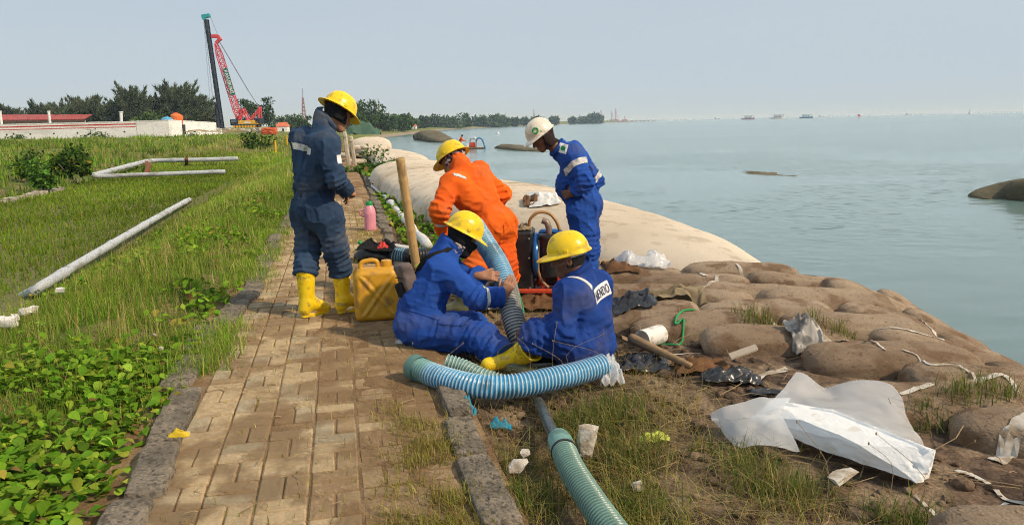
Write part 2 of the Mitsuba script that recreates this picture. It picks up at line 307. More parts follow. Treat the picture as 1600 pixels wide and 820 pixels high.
def paver_mesh(k):
    m = bevel_box(0.0945, 0.195, 0.06, 0.007); v = np.array(m.vertices); r = np.random.default_rng(k)
    v[:, 2] += np.where(v[:, 2] > 0, r.uniform(-0.003, 0.001, len(v)), 0); v[:, :2] *= r.uniform(0.975, 1.01, 2); return trimesh.Trimesh(v, m.faces, process=False)
PAV = [[ply(paver_mesh(10 * i + j), M_PAVE[i], False) for j in range(4)] for i in range(3)]
rest, count, R0 = [], 0, rotz(math.atan2(SD[1], SD[0]) - math.pi / 2)
for r in range(0, 70):
    s = 2.04 + 0.2025 * r
    for c in range(6):
        t = -0.70 + 0.2025 * c; across = (r + c) % 2 == 0
        for h in (-1, 1):
            s2, t2 = (s + h * 0.0505, t) if across else (s, t + h * 0.0505)
            if abs(t2 + 0.25) > 0.62: pass
            d = float(dirt_cover(np.array(s2), np.array(t2))); kind = 2 if d + rng.normal(0, 0.13) > 0.36 else (1 if rng.random() < 0.28 else 0)
            if rng.random() < 0.02: continue
            x, y = xy(s2, t2); z = -0.030 + rng.normal(0, 0.0016) - 0.002 * d
            R = R0 @ (rotz(math.pi / 2) if across else np.eye(3)) @ rotz(rng.normal(0, 0.012)); R = R @ trimesh.transformations.rotation_matrix(rng.normal(0, 0.012), [1, 0.6, 0])[:3, :3]
            if count < 290 and s > 2.2:
                add('path__paver', PAV[kind][rng.integers(4)], None, to_world=world(R, (x, y, z))); count += 1
            elif s > 2.2: rest.append(moved(paver_mesh(3), R, (x, y, z)))
add('path__far_paving', cat(*rest), M_PAVE[0], False, kind='stuff')

def rough_color(a, b, c):
    def fn(p, n, uv):
        f = fbm(p.x * 9, p.y * 9, p.z * 9, 4); q = noise(p.x * 120, p.y * 120, p.z * 120); h = smoothstep(0.66, 0.72, noise(p.x * 55, p.y * 55, p.z * 55))
        return mix(mix(a, b, smoothstep(0.3, 0.7, f)), c, h * 0.7) * (0.7 + 0.6 * q)
    return fn
M_KERB = mat('rough_kerb', rough_color((0.125, 0.108, 0.086), (0.205, 0.172, 0.132), (0.07, 0.06, 0.048)), 0.95, 0.15, lambda p, n, uv: fbm(p.x * 50, p.y * 50, p.z * 50, 4), 0.03, 3e-3)
def rough_block(sx, sy, sz, seed, amp=0.02, fine=0.03):
    m = trimesh.creation.box((sx, sy, sz))
    m = m.subdivide_to_size(fine * 1.6, max_iter=8) if hasattr(m, 'subdivide_to_size') else m
    v = np.array(m.vertices); q = np.abs(v) / (np.array([sx, sy, sz]) / 2); rad = np.linalg.norm(np.maximum(q - 0.5, 0), axis=1); v *= 1 - 0.30 * np.clip(rad - 0.5, 0, 1)[:, None]
    n = unit(v) if False else v / (np.linalg.norm(v, axis=1, keepdims=True) + 1e-9)
    fq = 2.6 / max(0.29, 1e-6) if min(sx, sy) > 0.14 else 1.9 / max(sx, sy, sz); v += n * ((meshkit.fbm(v * fq + seed * 3.7, 3, seed) - 0.5) * amp * 2.4 + (meshkit.noise(v * fq * 5.3 + seed, seed) - 0.5) * amp * 0.55)[:, None]
    return trimesh.Trimesh(v, m.faces, process=False)
labels['kerb'] = {'kind': 'structure'}
s = 1.7; i = 0
while s < 30:
    L = rng.uniform(0.5, 0.85); fine = 0.03 if s < 8 else 0.09
    t = -0.845 + 0.02 * math.sin(s * 1.1) + rng.normal(0, 0.012) - 0.13 * math.exp(-((s + L / 2 - 5.4) / 1.0)**2)
    x, y = xy(s + L / 2, t)
    add('kerb__stone', moved(rough_block(rng.uniform(0.15, 0.19), L * 0.97, 0.20, i, 0.016, fine), R0 @ rotz(rng.normal(0, 0.03)), (x, y, -0.068 + rng.normal(0, 0.008))), M_KERB, True); s += L; i += 1
s = 2.0
while s < 26:
    L = rng.uniform(0.45, 0.75); fine = 0.03 if s < 8 else 0.09
    if not 4.05 < s < 5.2:
        t = 0.50 + 0.012 * (s - 3) + rng.normal(0, 0.01); x, y = xy(s + L / 2, t)
        add('kerb__stone', moved(rough_block(rng.uniform(0.13, 0.175), L * 0.98, 0.22, i, 0.016, fine), R0 @ rotz(rng.normal(0, 0.04)), (x, y, -0.088 + rng.normal(0, 0.014))), M_KERB, True)
    s += L; i += 1

# ---------------------------------------------------------------- grass and low plants
M_BLADE = 'material_blade'
scene[M_BLADE] = {'type': 'principledthin', 'base_color': VC, 'roughness': 0.55, 'diff_trans': 0.75, 'spec_trans': 0.0}
def blades(root, h, w, lean, az, col, segs=3):
    """Curved tapering blades; all arguments per blade. Returns (mesh, colour per vertex)."""
    root = np.asarray(root, float); N = len(root); h, w, lean, az = (np.broadcast_to(np.asarray(q, float), (N,)) for q in (h, w, lean, az))
    d = np.stack([np.cos(az), np.sin(az), 0 * az], 1); side = np.stack([-np.sin(az), np.cos(az), 0 * az], 1); V = []
    for k in range(segs + 1):
        u = k / segs; c = root + np.array([0, 0, 1.0]) * (h * (u - 0.35 * np.minimum(lean, 1.6) * u * u))[:, None] + d * (h * lean * u * u * 0.9)[:, None]
        if k == segs: V.append(c[:, None])
        else: V.append(np.stack([c - side * (w * (1 - u * 0.75) / 2)[:, None], c + side * (w * (1 - u * 0.75) / 2)[:, None]], 1))
    V = np.concatenate(V, 1); k = 2 * segs + 1; F = []
    for i in range(segs - 1): F += [[2 * i, 2 * i + 1, 2 * i + 3], [2 * i, 2 * i + 3, 2 * i + 2]]
    F.append([2 * segs - 2, 2 * segs - 1, 2 * segs])
    f = (np.array(F)[None] + (np.arange(N) * k)[:, None, None]).reshape(-1, 3)
    return trimesh.Trimesh(V.reshape(-1, 3), f, process=False), np.repeat(np.asarray(col, float), k, 0)
def colors(rng, n, pal, weight, jit=0.18):
    pal = np.asarray(pal, float); c = pal[rng.choice(len(pal), n, p=np.asarray(weight) / np.sum(weight))]; return np.clip(c * (1 + rng.normal(0, jit, (n, 1))) * (1 + rng.normal(0, 0.06, (n, 3))), 0.004, 0.9)
def field(key, label, category, n, s0, s1, t0, t1, hh, wid, pal, weight, power=1.0, clump=None, mask=None, lean=(0.25, 0.35), zoff=-0.01, seed=1):
    """Grass scattered over a strip of the land: thinner and broader with distance."""
    r = np.random.default_rng(seed); u = r.random(n); s = s0 * (s1 / s0) ** (u ** power); t = r.uniform(t0, t1, n)
    if clump:
        cs, ct = s.copy(), t.copy(); k = max(1, n // clump); cid = r.integers(0, k, n); s = cs[cid] + r.normal(0, 0.035, n) * (1 + cs[cid] / 12); t = ct[cid] + r.normal(0, 0.035, n) * (1 + cs[cid] / 12)
    x, y = xy(s, t)
    if mask is not None:
        q = mask(s, t, x, y) > r.random(n); s, t, x, y = s[q], t[q], x[q], y[q]
    n = len(s); z = ground(x, y) + zoff; big = np.clip(s / 7, 0.8, 12); patchy = meshkit.fbm(np.stack([x * 0.8, y * 0.8, 0 * x], 1), 3, seed)
    h = r.uniform(*hh, n) * (0.5 + 0.9 * patchy); w = wid * big ** 0.85 * r.uniform(0.7, 1.3, n)
    m, c = blades(np.stack([x, y, z], 1), h, w, np.abs(r.normal(*lean, n)), r.uniform(0, 6.283, n), colors(r, n, pal, weight) * (0.8 + 0.4 * patchy[:, None]) * np.clip(0.35 + 1.3 * meshkit.fbm(np.stack([x * 0.22, y * 0.16, 0 * x + seed], 1), 3, seed + 50), 0.5, 1.5)[:, None] * A(1.52, 1.62, 1.25))
    return tag(add(key, m, M_BLADE, False, color=c), label, category, kind='stuff')
GREEN, OLIVE, STRAW, DRY, DEEP = (0.10, 0.19, 0.018), (0.15, 0.18, 0.035), (0.36, 0.30, 0.13), (0.28, 0.19, 0.08), (0.05, 0.105, 0.015)
P3 = lambda x, y, f, sd: meshkit.fbm(np.stack([x * f, y * f, 0 * x], -1), 3, sd)
field('grass', 'tall mixed green and straw grass on the verge left of the path', 'grass', 84000, 3.7, 45, -3.3, -0.98, (0.07, 0.20), 0.0065, [(0.125, 0.225, 0.025), (0.16, 0.245, 0.03), OLIVE, STRAW, DRY], [4, 4, 2.6, 1.3, 0.5], 0.85, 14,
      lambda s, t, x, y: (0.25 + 1.4 * P3(x, y, 1.1, 31)) * step(3.8, 5.2, s + 0.7 * (t + 1.9)) * np.where(t > -1.5, 0.75, 1), seed=3)
field('dry_grass', 'straw coloured dead grass stalks standing in the verge', 'grass', 5500, 4.4, 30, -3.0, -1.1, (0.20, 0.46), 0.0035, [STRAW, DRY, OLIVE], [5, 2, 1.2], 0.8, 10,
      lambda s, t, x, y: step(0.45, 0.62, P3(x, y, 0.9, 77)) + 0.12, (0.35, 0.3), seed=4)
field('grass', 'short fine grass between the creepers beside the path', 'grass', 20000, 1.9, 5.6, -3.2, -0.98, (0.03, 0.09), 0.0045, [OLIVE, GREEN, STRAW, DRY], [3, 3, 2, 1.4], 0.9, 12, None, seed=5)
field('grass', 'grass and weeds growing over the left kerb farther along the path', 'grass', 17000, 4.7, 30, -1.14, -0.74, (0.06, 0.17), 0.006, [(0.125, 0.225, 0.025), OLIVE, STRAW], [4, 3, 1.6], 0.9, 16, lambda s, t, x, y: step(0.34, 0.5, P3(x, y, 1.3, 19)), (0.4, 0.3), 0.06, seed=13)
field('grass', 'low bright green marsh grass covering the wet hollow', 'grass', 60000, 5.0, 52, -9.6, -3.2, (0.07, 0.18), 0.010, [(0.155, 0.215, 0.025), (0.115, 0.19, 0.02), (0.20, 0.20, 0.045)], [4, 3, 2], 0.75, None,
      lambda s, t, x, y: (0.4 + P3(x, y, 0.5, 41)) * np.where((np.abs(t + 3.75) < 0.2) & (s < 30), 0.25, 1), (0.3, 0.3), seed=6)
field('grass', 'tall rough grass on the bank below the white wall', 'grass', 38000, 12, 100, -42, -9.2, (0.22, 0.62), 0.012, [(0.11, 0.20, 0.02), (0.15, 0.19, 0.035), (0.22, 0.19, 0.075), (0.06, 0.115, 0.02)], [4, 3, 1.0, 2.5], 0.8, 10, None, seed=7)
field('grass', 'rough grass on the low ground before the piling rig', 'grass', 26000, 40, 125, -36, 0.5, (0.18, 0.50), 0.010, [(0.15, 0.19, 0.035), (0.22, 0.20, 0.07), (0.30, 0.25, 0.12)], [4, 3, 1.5], 0.8, 8, lambda s, t, x, y: 0.3 + P3(x, y, 0.2, 9), seed=8)
def path_grass(s, t, x, y):
    a = step(0.36, 0.55, P3(x, y, 4.0, 52)); return a * step(0.02, 0.26, t + 0.2 * (P3(x, y, 2.2, 5) - 0.4)) * np.clip(step(4.05, 3.7, s) + 0.35 * step(6.0, 7.5, s), 0, 1) + 0.02
field('grass', 'short yellowing turf creeping over the right edge of the paving', 'grass', 42000, 2.0, 14, -0.72, 0.46, (0.025, 0.065), 0.0055, [(0.30, 0.24, 0.07), (0.22, 0.21, 0.05), STRAW, DRY], [4, 3, 3, 2], 1.25, 9, path_grass, (0.6, 0.4), 0.088, seed=9)
def tussock(s, t, x, y):
    a = step(0.40, 0.60, P3(x, y, 1.6, 63)); return a * (1 - step(0.05, 0.16, -np.abs(x - 0.22 - 0.10 * (3.3 - y)) + 0.16) * step(3.5, 3.3, y) ) * np.clip(step(1.25, 0.95, t) + 0.02, 0, 1) * step(4.2, 3.95, s)
field('grass', 'tufts of long green grass round the buried teal hose', 'grass', 19000, 1.9, 4.3, 0.60, 2.2, (0.05, 0.17), 0.0045, [(0.08, 0.13, 0.025), OLIVE, STRAW, DRY], [3.2, 3, 2.6, 2.0], 0.9, 26, tussock, (0.55, 0.35), seed=10)
field('dry_grass', 'thin dead grass and straw scattered over the dark soil', 'grass', 7000, 1.9, 6.8, 0.58, 2.1, (0.05, 0.20), 0.0028, [STRAW, DRY, (0.20, 0.13, 0.07)], [3, 3, 2], 0.9, 7, lambda s, t, x, y: 1 - step(1.55, 2.0, t), (1.5, 0.6), 0.0, seed=11)

spots = [((1.009, 2.901, 0), 0.20, 420), ((1.083, 2.787, 0), 0.16, 260), ((0.98, 3.149, 0), 0.12, 160), ((2.166, 3.572, 0), 0.10, 140), ((2.378, 3.611, 0), 0.12, 180), ((1.951, 3.461, 0), 0.08, 90), ((1.447, 2.559, 0), 0.09, 160), ((1.352, 2.6, 0), 0.07, 90), ((1.663, 5.15, 0), 0.13, 200), ((1.749, 5.076, -0), 0.10, 120), ((2.127, 4.87, 0), 0.12, 120), ((2.013, 5.087, 0), 0.07, 60), ((0.841, 3.26, 0), 0.06, 60), ((0.464, 3.676, 0), 0.22, 1100), ((0.504, 3.209, 0), 0.16, 700), ((0.305, 3.686, 0), 0.14, 500), ((0.056, 2.864, 0), 0.16, 600), ((0.424, 2.69, 0), 0.09, 300)]
r = np.random.default_rng(91); pts = np.vstack([np.asarray(c, float)[:2] + r.normal(0, s_ * 0.55, (n, 2)) for c, s_, n in spots]); n = len(pts); TUFT = np.column_stack([pts, np.zeros(n)])
M_LEAF = 'material_leaf'
scene[M_LEAF] = {'type': 'principledthin', 'base_color': VC, 'roughness': 0.35, 'diff_trans': 0.55, 'spec_trans': 0.0}
def leaf(L, W, fold=0.25, curl=0.3):
    """An obovate leaf folded along its midrib, lying along +x."""
    u = np.array([0, 0.25, 0.5, 0.75, 0.95]); w = np.array([0.08, 0.55, 0.9, 1.0, 0.55]) * W / 2; zc = -curl * L * u**2; rows = []
    for a, b, z in zip(u, w, zc): rows.append([[a * L, -b, z + fold * b], [a * L, 0, z], [a * L, b, z + fold * b]])
    rows.append([[0.92 * L, -W * 0.1, zc[-1]], [0.90 * L, 0, zc[-1]], [0.92 * L, W * 0.1, zc[-1]]]); return sheet(np.array(rows))
def leaves_at(pos, direc, size, r, ratio=0.75, pal=None, weight=None, tilt=(0.35, 0.5)):
    base = leaf(1.0, ratio); V, C = [], []; bv = np.asarray(base.vertices)
    for p, a, L in zip(pos, direc, size):
        e = r.normal(*tilt); R = rotz(a) @ np.array([[math.cos(e), 0, -math.sin(e)], [0, 1, 0], [math.sin(e), 0, math.cos(e)]]) @ trimesh.transformations.rotation_matrix(r.normal(0, 0.35), [1, 0, 0])[:3, :3]
        V.append(bv * L @ R.T + p)
    n = len(V); f = (np.asarray(base.faces)[None] + (np.arange(n) * len(bv))[:, None, None]).reshape(-1, 3)
    return trimesh.Trimesh(np.concatenate(V), f, process=False), np.repeat(colors(r, n, pal, weight, 0.2), len(bv), 0)
LEAFPAL, LEAFW = [(0.17, 0.31, 0.025), (0.12, 0.25, 0.022), (0.25, 0.36, 0.04), (0.34, 0.30, 0.05), (0.20, 0.13, 0.05)], [4, 4, 2.4, 0.5, 0.25]
# trailing creepers with leathery leaves in the lower left: many stems, each with its leaves
r = np.random.default_rng(21); P, D, L = [], [], []
for i in range(1700):
    s = r.uniform(2.0, 5.2) if i < 1150 else 5.0 * (16 / 5) ** r.random(); t = -1.06 - abs(r.normal(0, 0.85)); x, y = xy(s, t)
    if meshkit.fbm(np.array([[x * 1.3, y * 1.3, 0]]), 2, 14)[0] < (0.36 if s < 5.2 else 0.50): continue
    a = r.uniform(0, 6.283)
    for k in range(r.integers(5, 10)):
        x += 0.036 * math.cos(a); y += 0.036 * math.sin(a); a += r.normal(0, 0.35)
        if st(x, y)[1] > -0.93 or st(x, y)[1] < -3.4: continue
        P.append([x, y, float(ground(x, y)) + r.uniform(0.03, 0.11) + (0.05 if s > 5.2 else 0)]); D.append(a + r.choice([-1, 1]) * r.uniform(0.5, 1.4)); L.append(r.uniform(0.038, 0.068) * (1 if s < 5.2 else 1.1))
P, D, L = np.array(P), np.array(D), np.array(L); order = np.argsort(np.hypot(P[:, 0], P[:, 1]) / L); P, D, L = P[order], D[order], L[order]
labels['beach_creeper'] = {'label': 'bright green trailing creeper with broad leathery leaves in the lower left corner', 'category': 'creeper'}
for k in range(280):
    m, c = leaves_at(P[k:k + 1], D[k:k + 1], L[k:k + 1], r, 0.78, LEAFPAL, LEAFW); add('beach_creeper__leaf', m, M_LEAF, True, color=c)
m, c = leaves_at(P[280:], D[280:], L[280:], r, 0.78, LEAFPAL, LEAFW); add('beach_creeper__small_leaves', m, M_LEAF, True, color=c, kind='stuff')
# low leafy weeds along the seaward kerb beyond the workers
n = 2600; s = 7.2 * (30 / 7.2) ** r.random(n); t = r.uniform(0.72, 1.5, n); q = P3(*xy(s, t), 1.2, 15) > 0.40; s, t = s[q], t[q]; x, y = xy(s, t)
m, c = leaves_at(np.stack([x, y, ground(x, y) + r.uniform(0.02, 0.16, len(s))], 1), r.uniform(0, 6.28, len(s)), r.uniform(0.06, 0.12, len(s)) * np.clip(s / 11, 0.9, 2), r, 0.7, LEAFPAL, [3, 4, 2, 1.2, 0.4])
tag(add('leafy_weeds', m, M_LEAF, True, color=c), 'low leafy green weeds filling the strip between kerb and cream tube', 'weeds', kind='stuff')
def bush(key, label, c, rad, n, size, pal, weight, seed, group=None):
    r = np.random.default_rng(seed); k = thing(key, label, 'bush', group); pts = []; sub = [r.normal(0, 0.5, 3) for _ in range(9)]
    for i in range(n):
        q = sub[r.integers(9)] + unit(r.normal(0, 1, 3)) * r.uniform(0.3, 0.55); q[2] = abs(q[2] + 0.35); pts.append(np.asarray(c) + q * rad)
    pts = np.array(pts); m, col = leaves_at(pts, r.uniform(0, 6.28, n), r.uniform(0.7, 1.3, n) * size, r, 0.6, pal, weight, (0.1, 0.6)); add(k + '__foliage', m, M_LEAF, True, color=col)
    st_ = [tube(spline([np.asarray(c) - [0, 0, 0.2], np.asarray(c) + A(*(r.normal(0, 0.25, 2) * rad[0]), 0.5 * rad[2])], 5), [0.03 * rad[2]] * 5, 5)[0] for _ in range(6)]
    for m in st_[:4]: add(k + '__stem', m, 'material_bark')
    return k
M_BARK = mat('bark', lambda p, n, uv: mix((0.10, 0.075, 0.05), (0.20, 0.16, 0.12), fbm(p.x * 3, p.y * 3, p.z * 1.2, 3)), 0.95, 0.1)
DARKLEAF = [(0.05, 0.115, 0.015), (0.08, 0.16, 0.02), (0.035, 0.08, 0.012), (0.14, 0.20, 0.03)]
bush('bush', 'dark green bush with yellowed leaves on the bank above the marsh', (-15.972, 28.406, -0.05), A(0.85, 0.8, 0.75), 1500, 0.17, DARKLEAF + [(0.26, 0.21, 0.03)], [4, 4, 3, 2, 0.8], 1)
bush('bush', 'small light green bush at the marsh edge, left of the larger bush', (-14.6, 24.352, -0.2), A(0.50, 0.5, 0.42), 900, 0.13, [(0.09, 0.20, 0.03), (0.13, 0.25, 0.04), (0.06, 0.13, 0.02)], [4, 3, 2], 2)
bush('bush', 'tangled green bush beside the path just beyond the pink flask', (-4.33, 25.172, -0.1), A(0.8, 0.9, 0.5), 1300, 0.12, [(0.07, 0.15, 0.03), (0.10, 0.19, 0.03), (0.05, 0.10, 0.02)], [4, 3, 2], 3)
bush('bush', 'wild green shrub at the end of the elbowed grey pipe', (-17.932, 55.021, -0.1), A(1.15, 1.15, 0.75), 600, 0.26, DARKLEAF, [3, 4, 2, 2], 4)
for i, (px_, w_, lab) in enumerate((((-52.41, 114.0, 0.45), 1.5, 'small dark shrub before the middle of the white wall'), ((-42.416, 104.9, 0.4), 1.2, 'small dark shrub before the wall corner'), ((-56.432, 107.4, 0.4), 1.7, 'low shrub before the wall under the second vent'), ((-65.945, 105.3, 0.4), 1.6, 'low shrub before the wall at the far left'), ((-26.783, 85.634, 0), 0.9, 'ragged green weed clump between shrub and marker posts'), ((-20.68, 33.518, 0), 0.8, 'small weed clump on the bank above the light green bush'))):
    bush('shrub', lab, px_, A(w_, w_ * 0.7, w_ * 0.55), 420, 0.16 * w_, DARKLEAF, [3, 4, 2, 1.5], 70 + i)

# ---------------------------------------------------------------- people
def head_sdf(q):
    """Head in its own frame: x to its right, y to the front, z up, metres; origin between the ears."""
    d = ell(q, (0, -0.012, 0.032), (0.074, 0.094, 0.082)); d = smin(d, ell(q, (0, 0.028, -0.045), (0.056, 0.062, 0.070)), 0.03); d = smin(d, cap(q, (-0.018, 0.062, -0.098), (0.018, 0.062, -0.098), 0.022), 0.025)
    d = smin(d, cap(q, (0, 0.084, 0.008), (0, 0.104, -0.032), 0.009, 0.013), 0.012); d = smin(d, cap(q, (-0.012, 0.092, -0.036), (0.012, 0.092, -0.036), 0.010), 0.008)
    d = smin(d, cap(q, (-0.036, 0.070, 0.026), (0.036, 0.070, 0.026), 0.014), 0.014)
    for s in (-1, 1):
        d = np.maximum(d, -(np.linalg.norm(q - A(s * 0.031, 0.094, 0.006), axis=1) - 0.015)); d = smin(d, np.linalg.norm(q - A(s * 0.030, 0.073, 0.006), axis=1) - 0.0125, 0.004)
        d = smin(d, cap(q, (s * 0.050, 0.048, -0.028), (s * 0.060, 0.02, -0.02), 0.016), 0.02)
        e = ell(q, (s * 0.079, -0.014, -0.008), (0.011, 0.021, 0.033)); e = np.maximum(e, -(np.linalg.norm((q - A(s * 0.088, -0.010, -0.006)) / A(1, 1, 1.5), axis=1) - 0.011)); d = smin(d, e, 0.006)
    for z, rr in ((-0.066, 0.0075), (-0.078, 0.0085)): d = smin(d, cap(q, (-0.018, 0.084, z), (0.018, 0.084, z), rr), 0.004)
    return d
def hand_sdf(p, w, d, n, side, curl=0.6, spread=0.12, grip=None):
    """Hand: wrist w, direction d towards the fingers, palm normal n (out of the palm), side = direction of the thumb. curl: bend per joint in radians."""
    d = unit(d); n = unit(np.asarray(n) - d * (np.asarray(n) @ d)); s = np.cross(n, d); s = s if s @ np.asarray(side, float) > 0 else -s; w = np.asarray(w, float)
    k = w + d * 0.085; f = cap(p, w - d * 0.02, w + d * 0.02, 0.027, 0.025)
    for o in (-0.028, -0.009, 0.010, 0.028): f = smin(f, cap(p, w + d * 0.015 + s * o * 0.55, k + s * o, 0.0155, 0.0125), 0.012)
    lens = ((0.042, 0.026, 0.022), (0.048, 0.030, 0.024), (0.045, 0.028, 0.023), (0.034, 0.021, 0.019))
    for i, (o, L) in enumerate(zip((0.029, 0.010, -0.010, -0.028), lens)):
        c = k + s * o; a = curl * (0.55 + 0.12 * i); v0 = unit(d + s * o * spread * 12)
        for j, l in enumerate(L):
            v = v0 * math.cos(a) + n * math.sin(a); e = c + v * l; q = cap(p, c, e, 0.0092 - 0.0008 * j, 0.0086 - 0.0008 * j); f = smin(f, q, 0.006 if j == 0 else 0.003); c = e; a += curl * (1.0 if j == 0 else 0.7)
    c = w + d * 0.025 + s * 0.026; v = unit(d * 0.62 + s * 0.62 + n * 0.45)
    for j, l in enumerate((0.042, 0.032, 0.026)):
        e = c + v * l; f = smin(f, cap(p, c, e, 0.0125 - 0.0014 * j, 0.0112 - 0.0014 * j), 0.008 if j == 0 else 0.003); c = e; v = unit(v + n * 0.35 * curl + d * 0.25)
    return f
def box_of(pts, m):
    pts = np.asarray(pts); return pts.min(0) - m, pts.max(0) + m
def suit_sdf(J, S):
    up = unit(J['neck'] - J['pelvis']); rt = unit(J['shR'] - J['shL']); k = S.get('bulk', 1.0); hr = unit(J['hipR'] - J['hipL'])
    fr = unit(np.cross(up, rt)); joints = [(J['elL'], J['wrL'] - J['shL'], 0.13), (J['elR'], J['wrR'] - J['shR'], 0.13), (J['knL'], J['anL'] - J['hipL'], 0.16), (J['knR'], J['anR'] - J['hipR'], 0.16),
                                           (J['wrL'], J['wrL'] - J['elL'], 0.10), (J['wrR'], J['wrR'] - J['elR'], 0.10), (J['anL'], J['anL'] - J['knL'], 0.14), (J['anR'], J['anR'] - J['knR'], 0.14), (J['waist'], up, 0.13)]
    def fn(p):
        t = smin(cap(p, J['hipL'], J['hipR'], 0.118 * k), cap(p, J['pelvis'], J['waist'], 0.125 * k, 0.118 * k), 0.05)
        for sgn, sh in ((-1, J['shL']), (1, J['shR'])):
            c = J['neck'] + (sh - J['neck']) * 0.72 - up * 0.06
            t = smin(t, cap(p, J['waist'] + rt * sgn * 0.045, c, 0.115 * k, 0.105 * k), 0.07)
        t = smin(t, cap(p, J['shL'], J['shR'], 0.070 * k), 0.06); t = smin(t, cap(p, J['neck'] - up * 0.03, J['neck'] + up * 0.055, 0.082, 0.072), 0.035)
        t = smin(t, cap(p, J['pelvis'] - fr * 0.055 + hr * 0.06, J['pelvis'] - fr * 0.055 - hr * 0.06, 0.105 * k), 0.06)
        if 'belly' in S: t = smin(t, np.linalg.norm(p - J['waist'] - fr * 0.05 - up * 0.03, axis=1) - S['belly'], 0.08)
        d = t
        for s in 'LR':
            a = smin(cap(p, J['sh' + s], J['el' + s], 0.074 * k, 0.064 * k), cap(p, J['el' + s], J['wr' + s], 0.064 * k, 0.050 * k), 0.03); d = smin(d, a, 0.035)
        lg = None
        for s in 'LR':
            w = S.get('leg', 1.0); a = smin(cap(p, J['hip' + s], J['kn' + s], 0.108 * w, 0.086 * w), cap(p, J['kn' + s], J['an' + s], 0.086 * w, S.get('cuff', 0.078)), 0.04); lg = a if lg is None else smin(lg, a, 0.015)
        d = smin(d, lg, 0.05)
        # folds: long ones that follow the cloth, rings where limbs bend, and gathers at the waist
        al = p @ up; sd = S['seed']; wp = p + 0.035 * (np.stack([meshkit.noise(p * 6 + 7.7 * i + sd, sd + i) for i in range(3)], 1) - 0.5); q = wp * 13 - np.outer(wp @ up, up) * 9.5
        r1 = 1 - np.abs(2 * meshkit.noise(q + sd * 9.1, sd) - 1); r2 = 1 - np.abs(2 * meshkit.noise(wp * 12.5 + 3.1, sd + 1) - 1); r3 = 1 - np.abs(2 * meshkit.noise(wp * 26 + 5.3, sd + 2) - 1)
        calm = 1.0
        for cc, rr_ in S.get('calm', []): calm = calm * (1 - 0.85 * np.exp(-((p - cc)**2).sum(1) / rr_**2))
        fo = S.get('fold', 0.013); d0 = d; d = d - fo * (r1**3 - 0.25) - 0.010 * (r2**3 - 0.25) - 0.0045 * (r3**3 - 0.25) - 0.018 * (meshkit.noise(p * 4.5 + sd, sd + 4) - 0.5); d = d0 + (d - d0) * calm
        for c, ax, R in joints:
            v = p - c; g = np.exp(-(v * v).sum(1) / R**2); ax = unit(ax); near = g > 0.03
            if near.any():
                h = v[near] @ ax + 0.035 * (meshkit.noise(p[near] * 9, S['seed'] + 3) - 0.5); d[near] += 0.0075 * g[near] * np.sin(h * 2 * math.pi / 0.046)
        for c, ax, R in S['hems']:
            v = p - c; near = (v * v).sum(1) < R * R; d[near] = np.maximum(d[near], v[near] @ unit(ax))
        return d
    return fn
def boot(key, an, toe, top, mat_, sole, cuff=None, r=0.062):
    """A rubber boot from its shaft's top down to the ankle and out to the toe, with a sole slab and a rolled rim."""
    an, toe, top = (np.asarray(v, float) for v in (an, toe, top)); ax = unit(top - an); fw = unit(toe - an - ax * ((toe - an) @ ax)); dn = -ax
    H = an + dn * 0.045 - fw * 0.025; tip = an + dn * 0.055 + fw * 0.165
    def fn(p):
        d = cap(p, top, an, r * 1.16, r * 0.90); d = smin(d, cap(p, H, an, 0.047, 0.052), 0.03); d = smin(d, cap(p, an + fw * 0.03, tip, 0.052, 0.043), 0.035)
        d = d + 0.010 * (meshkit.fbm(p * 16, 2, 4) - 0.45) * np.exp(-((p - an - ax * 0.05) @ ax / 0.09)**2)
        d = np.maximum(d, (p - top) @ ax); d = np.maximum(d, (p - an) @ dn - 0.088); return np.maximum(d, -np.maximum(cap(p, top + ax * 0.06, top - ax * 0.05, r * 1.16 - 0.010), -10))
    lo, hi = box_of([an, tip, top, H], 0.10); add(key, nets(fn, lo, hi, 0.0065), mat_, True)
    side = np.cross(ax, fw); pts = []
    for u in np.linspace(0, 2 * math.pi, 28, endpoint=False):
        c, s_ = math.cos(u), math.sin(u); L = 0.128; pts.append((0.068 + L * c * 0.98, s_ * (0.046 + 0.006 * c - 0.010 * max(0, 0.3 - abs(c + 0.15)))))
    ring = np.array([an + fw * a + side * b for a, b in pts]); m = []
    for h0 in (0.080, 0.102): m.append(ring + dn * h0)
    V = np.vstack([m[0], m[1], [m[0].mean(0)], [m[1].mean(0)]]); k = 28; i = np.arange(k); j = (i + 1) % k
    F = np.vstack([np.stack([i, j, j + k], 1), np.stack([i, j + k, i + k], 1), np.stack([j, i, 0 * i + 2 * k], 1), np.stack([i + k, j + k, 0 * i + 2 * k + 1], 1)]); s = trimesh.Trimesh(V, F); trimesh.repair.fix_normals(s)
    add(key + '__sole', s, sole); e = frame(ax)
    ringp = np.array([top + e[:, 0] * math.cos(a) * r * 1.17 + e[:, 1] * math.sin(a) * r * 1.17 - ax * 0.006 for a in np.linspace(0, 2 * math.pi, 25)]); add(key + '__rim', tube(ringp, 0.006, 6, False)[0], mat_)
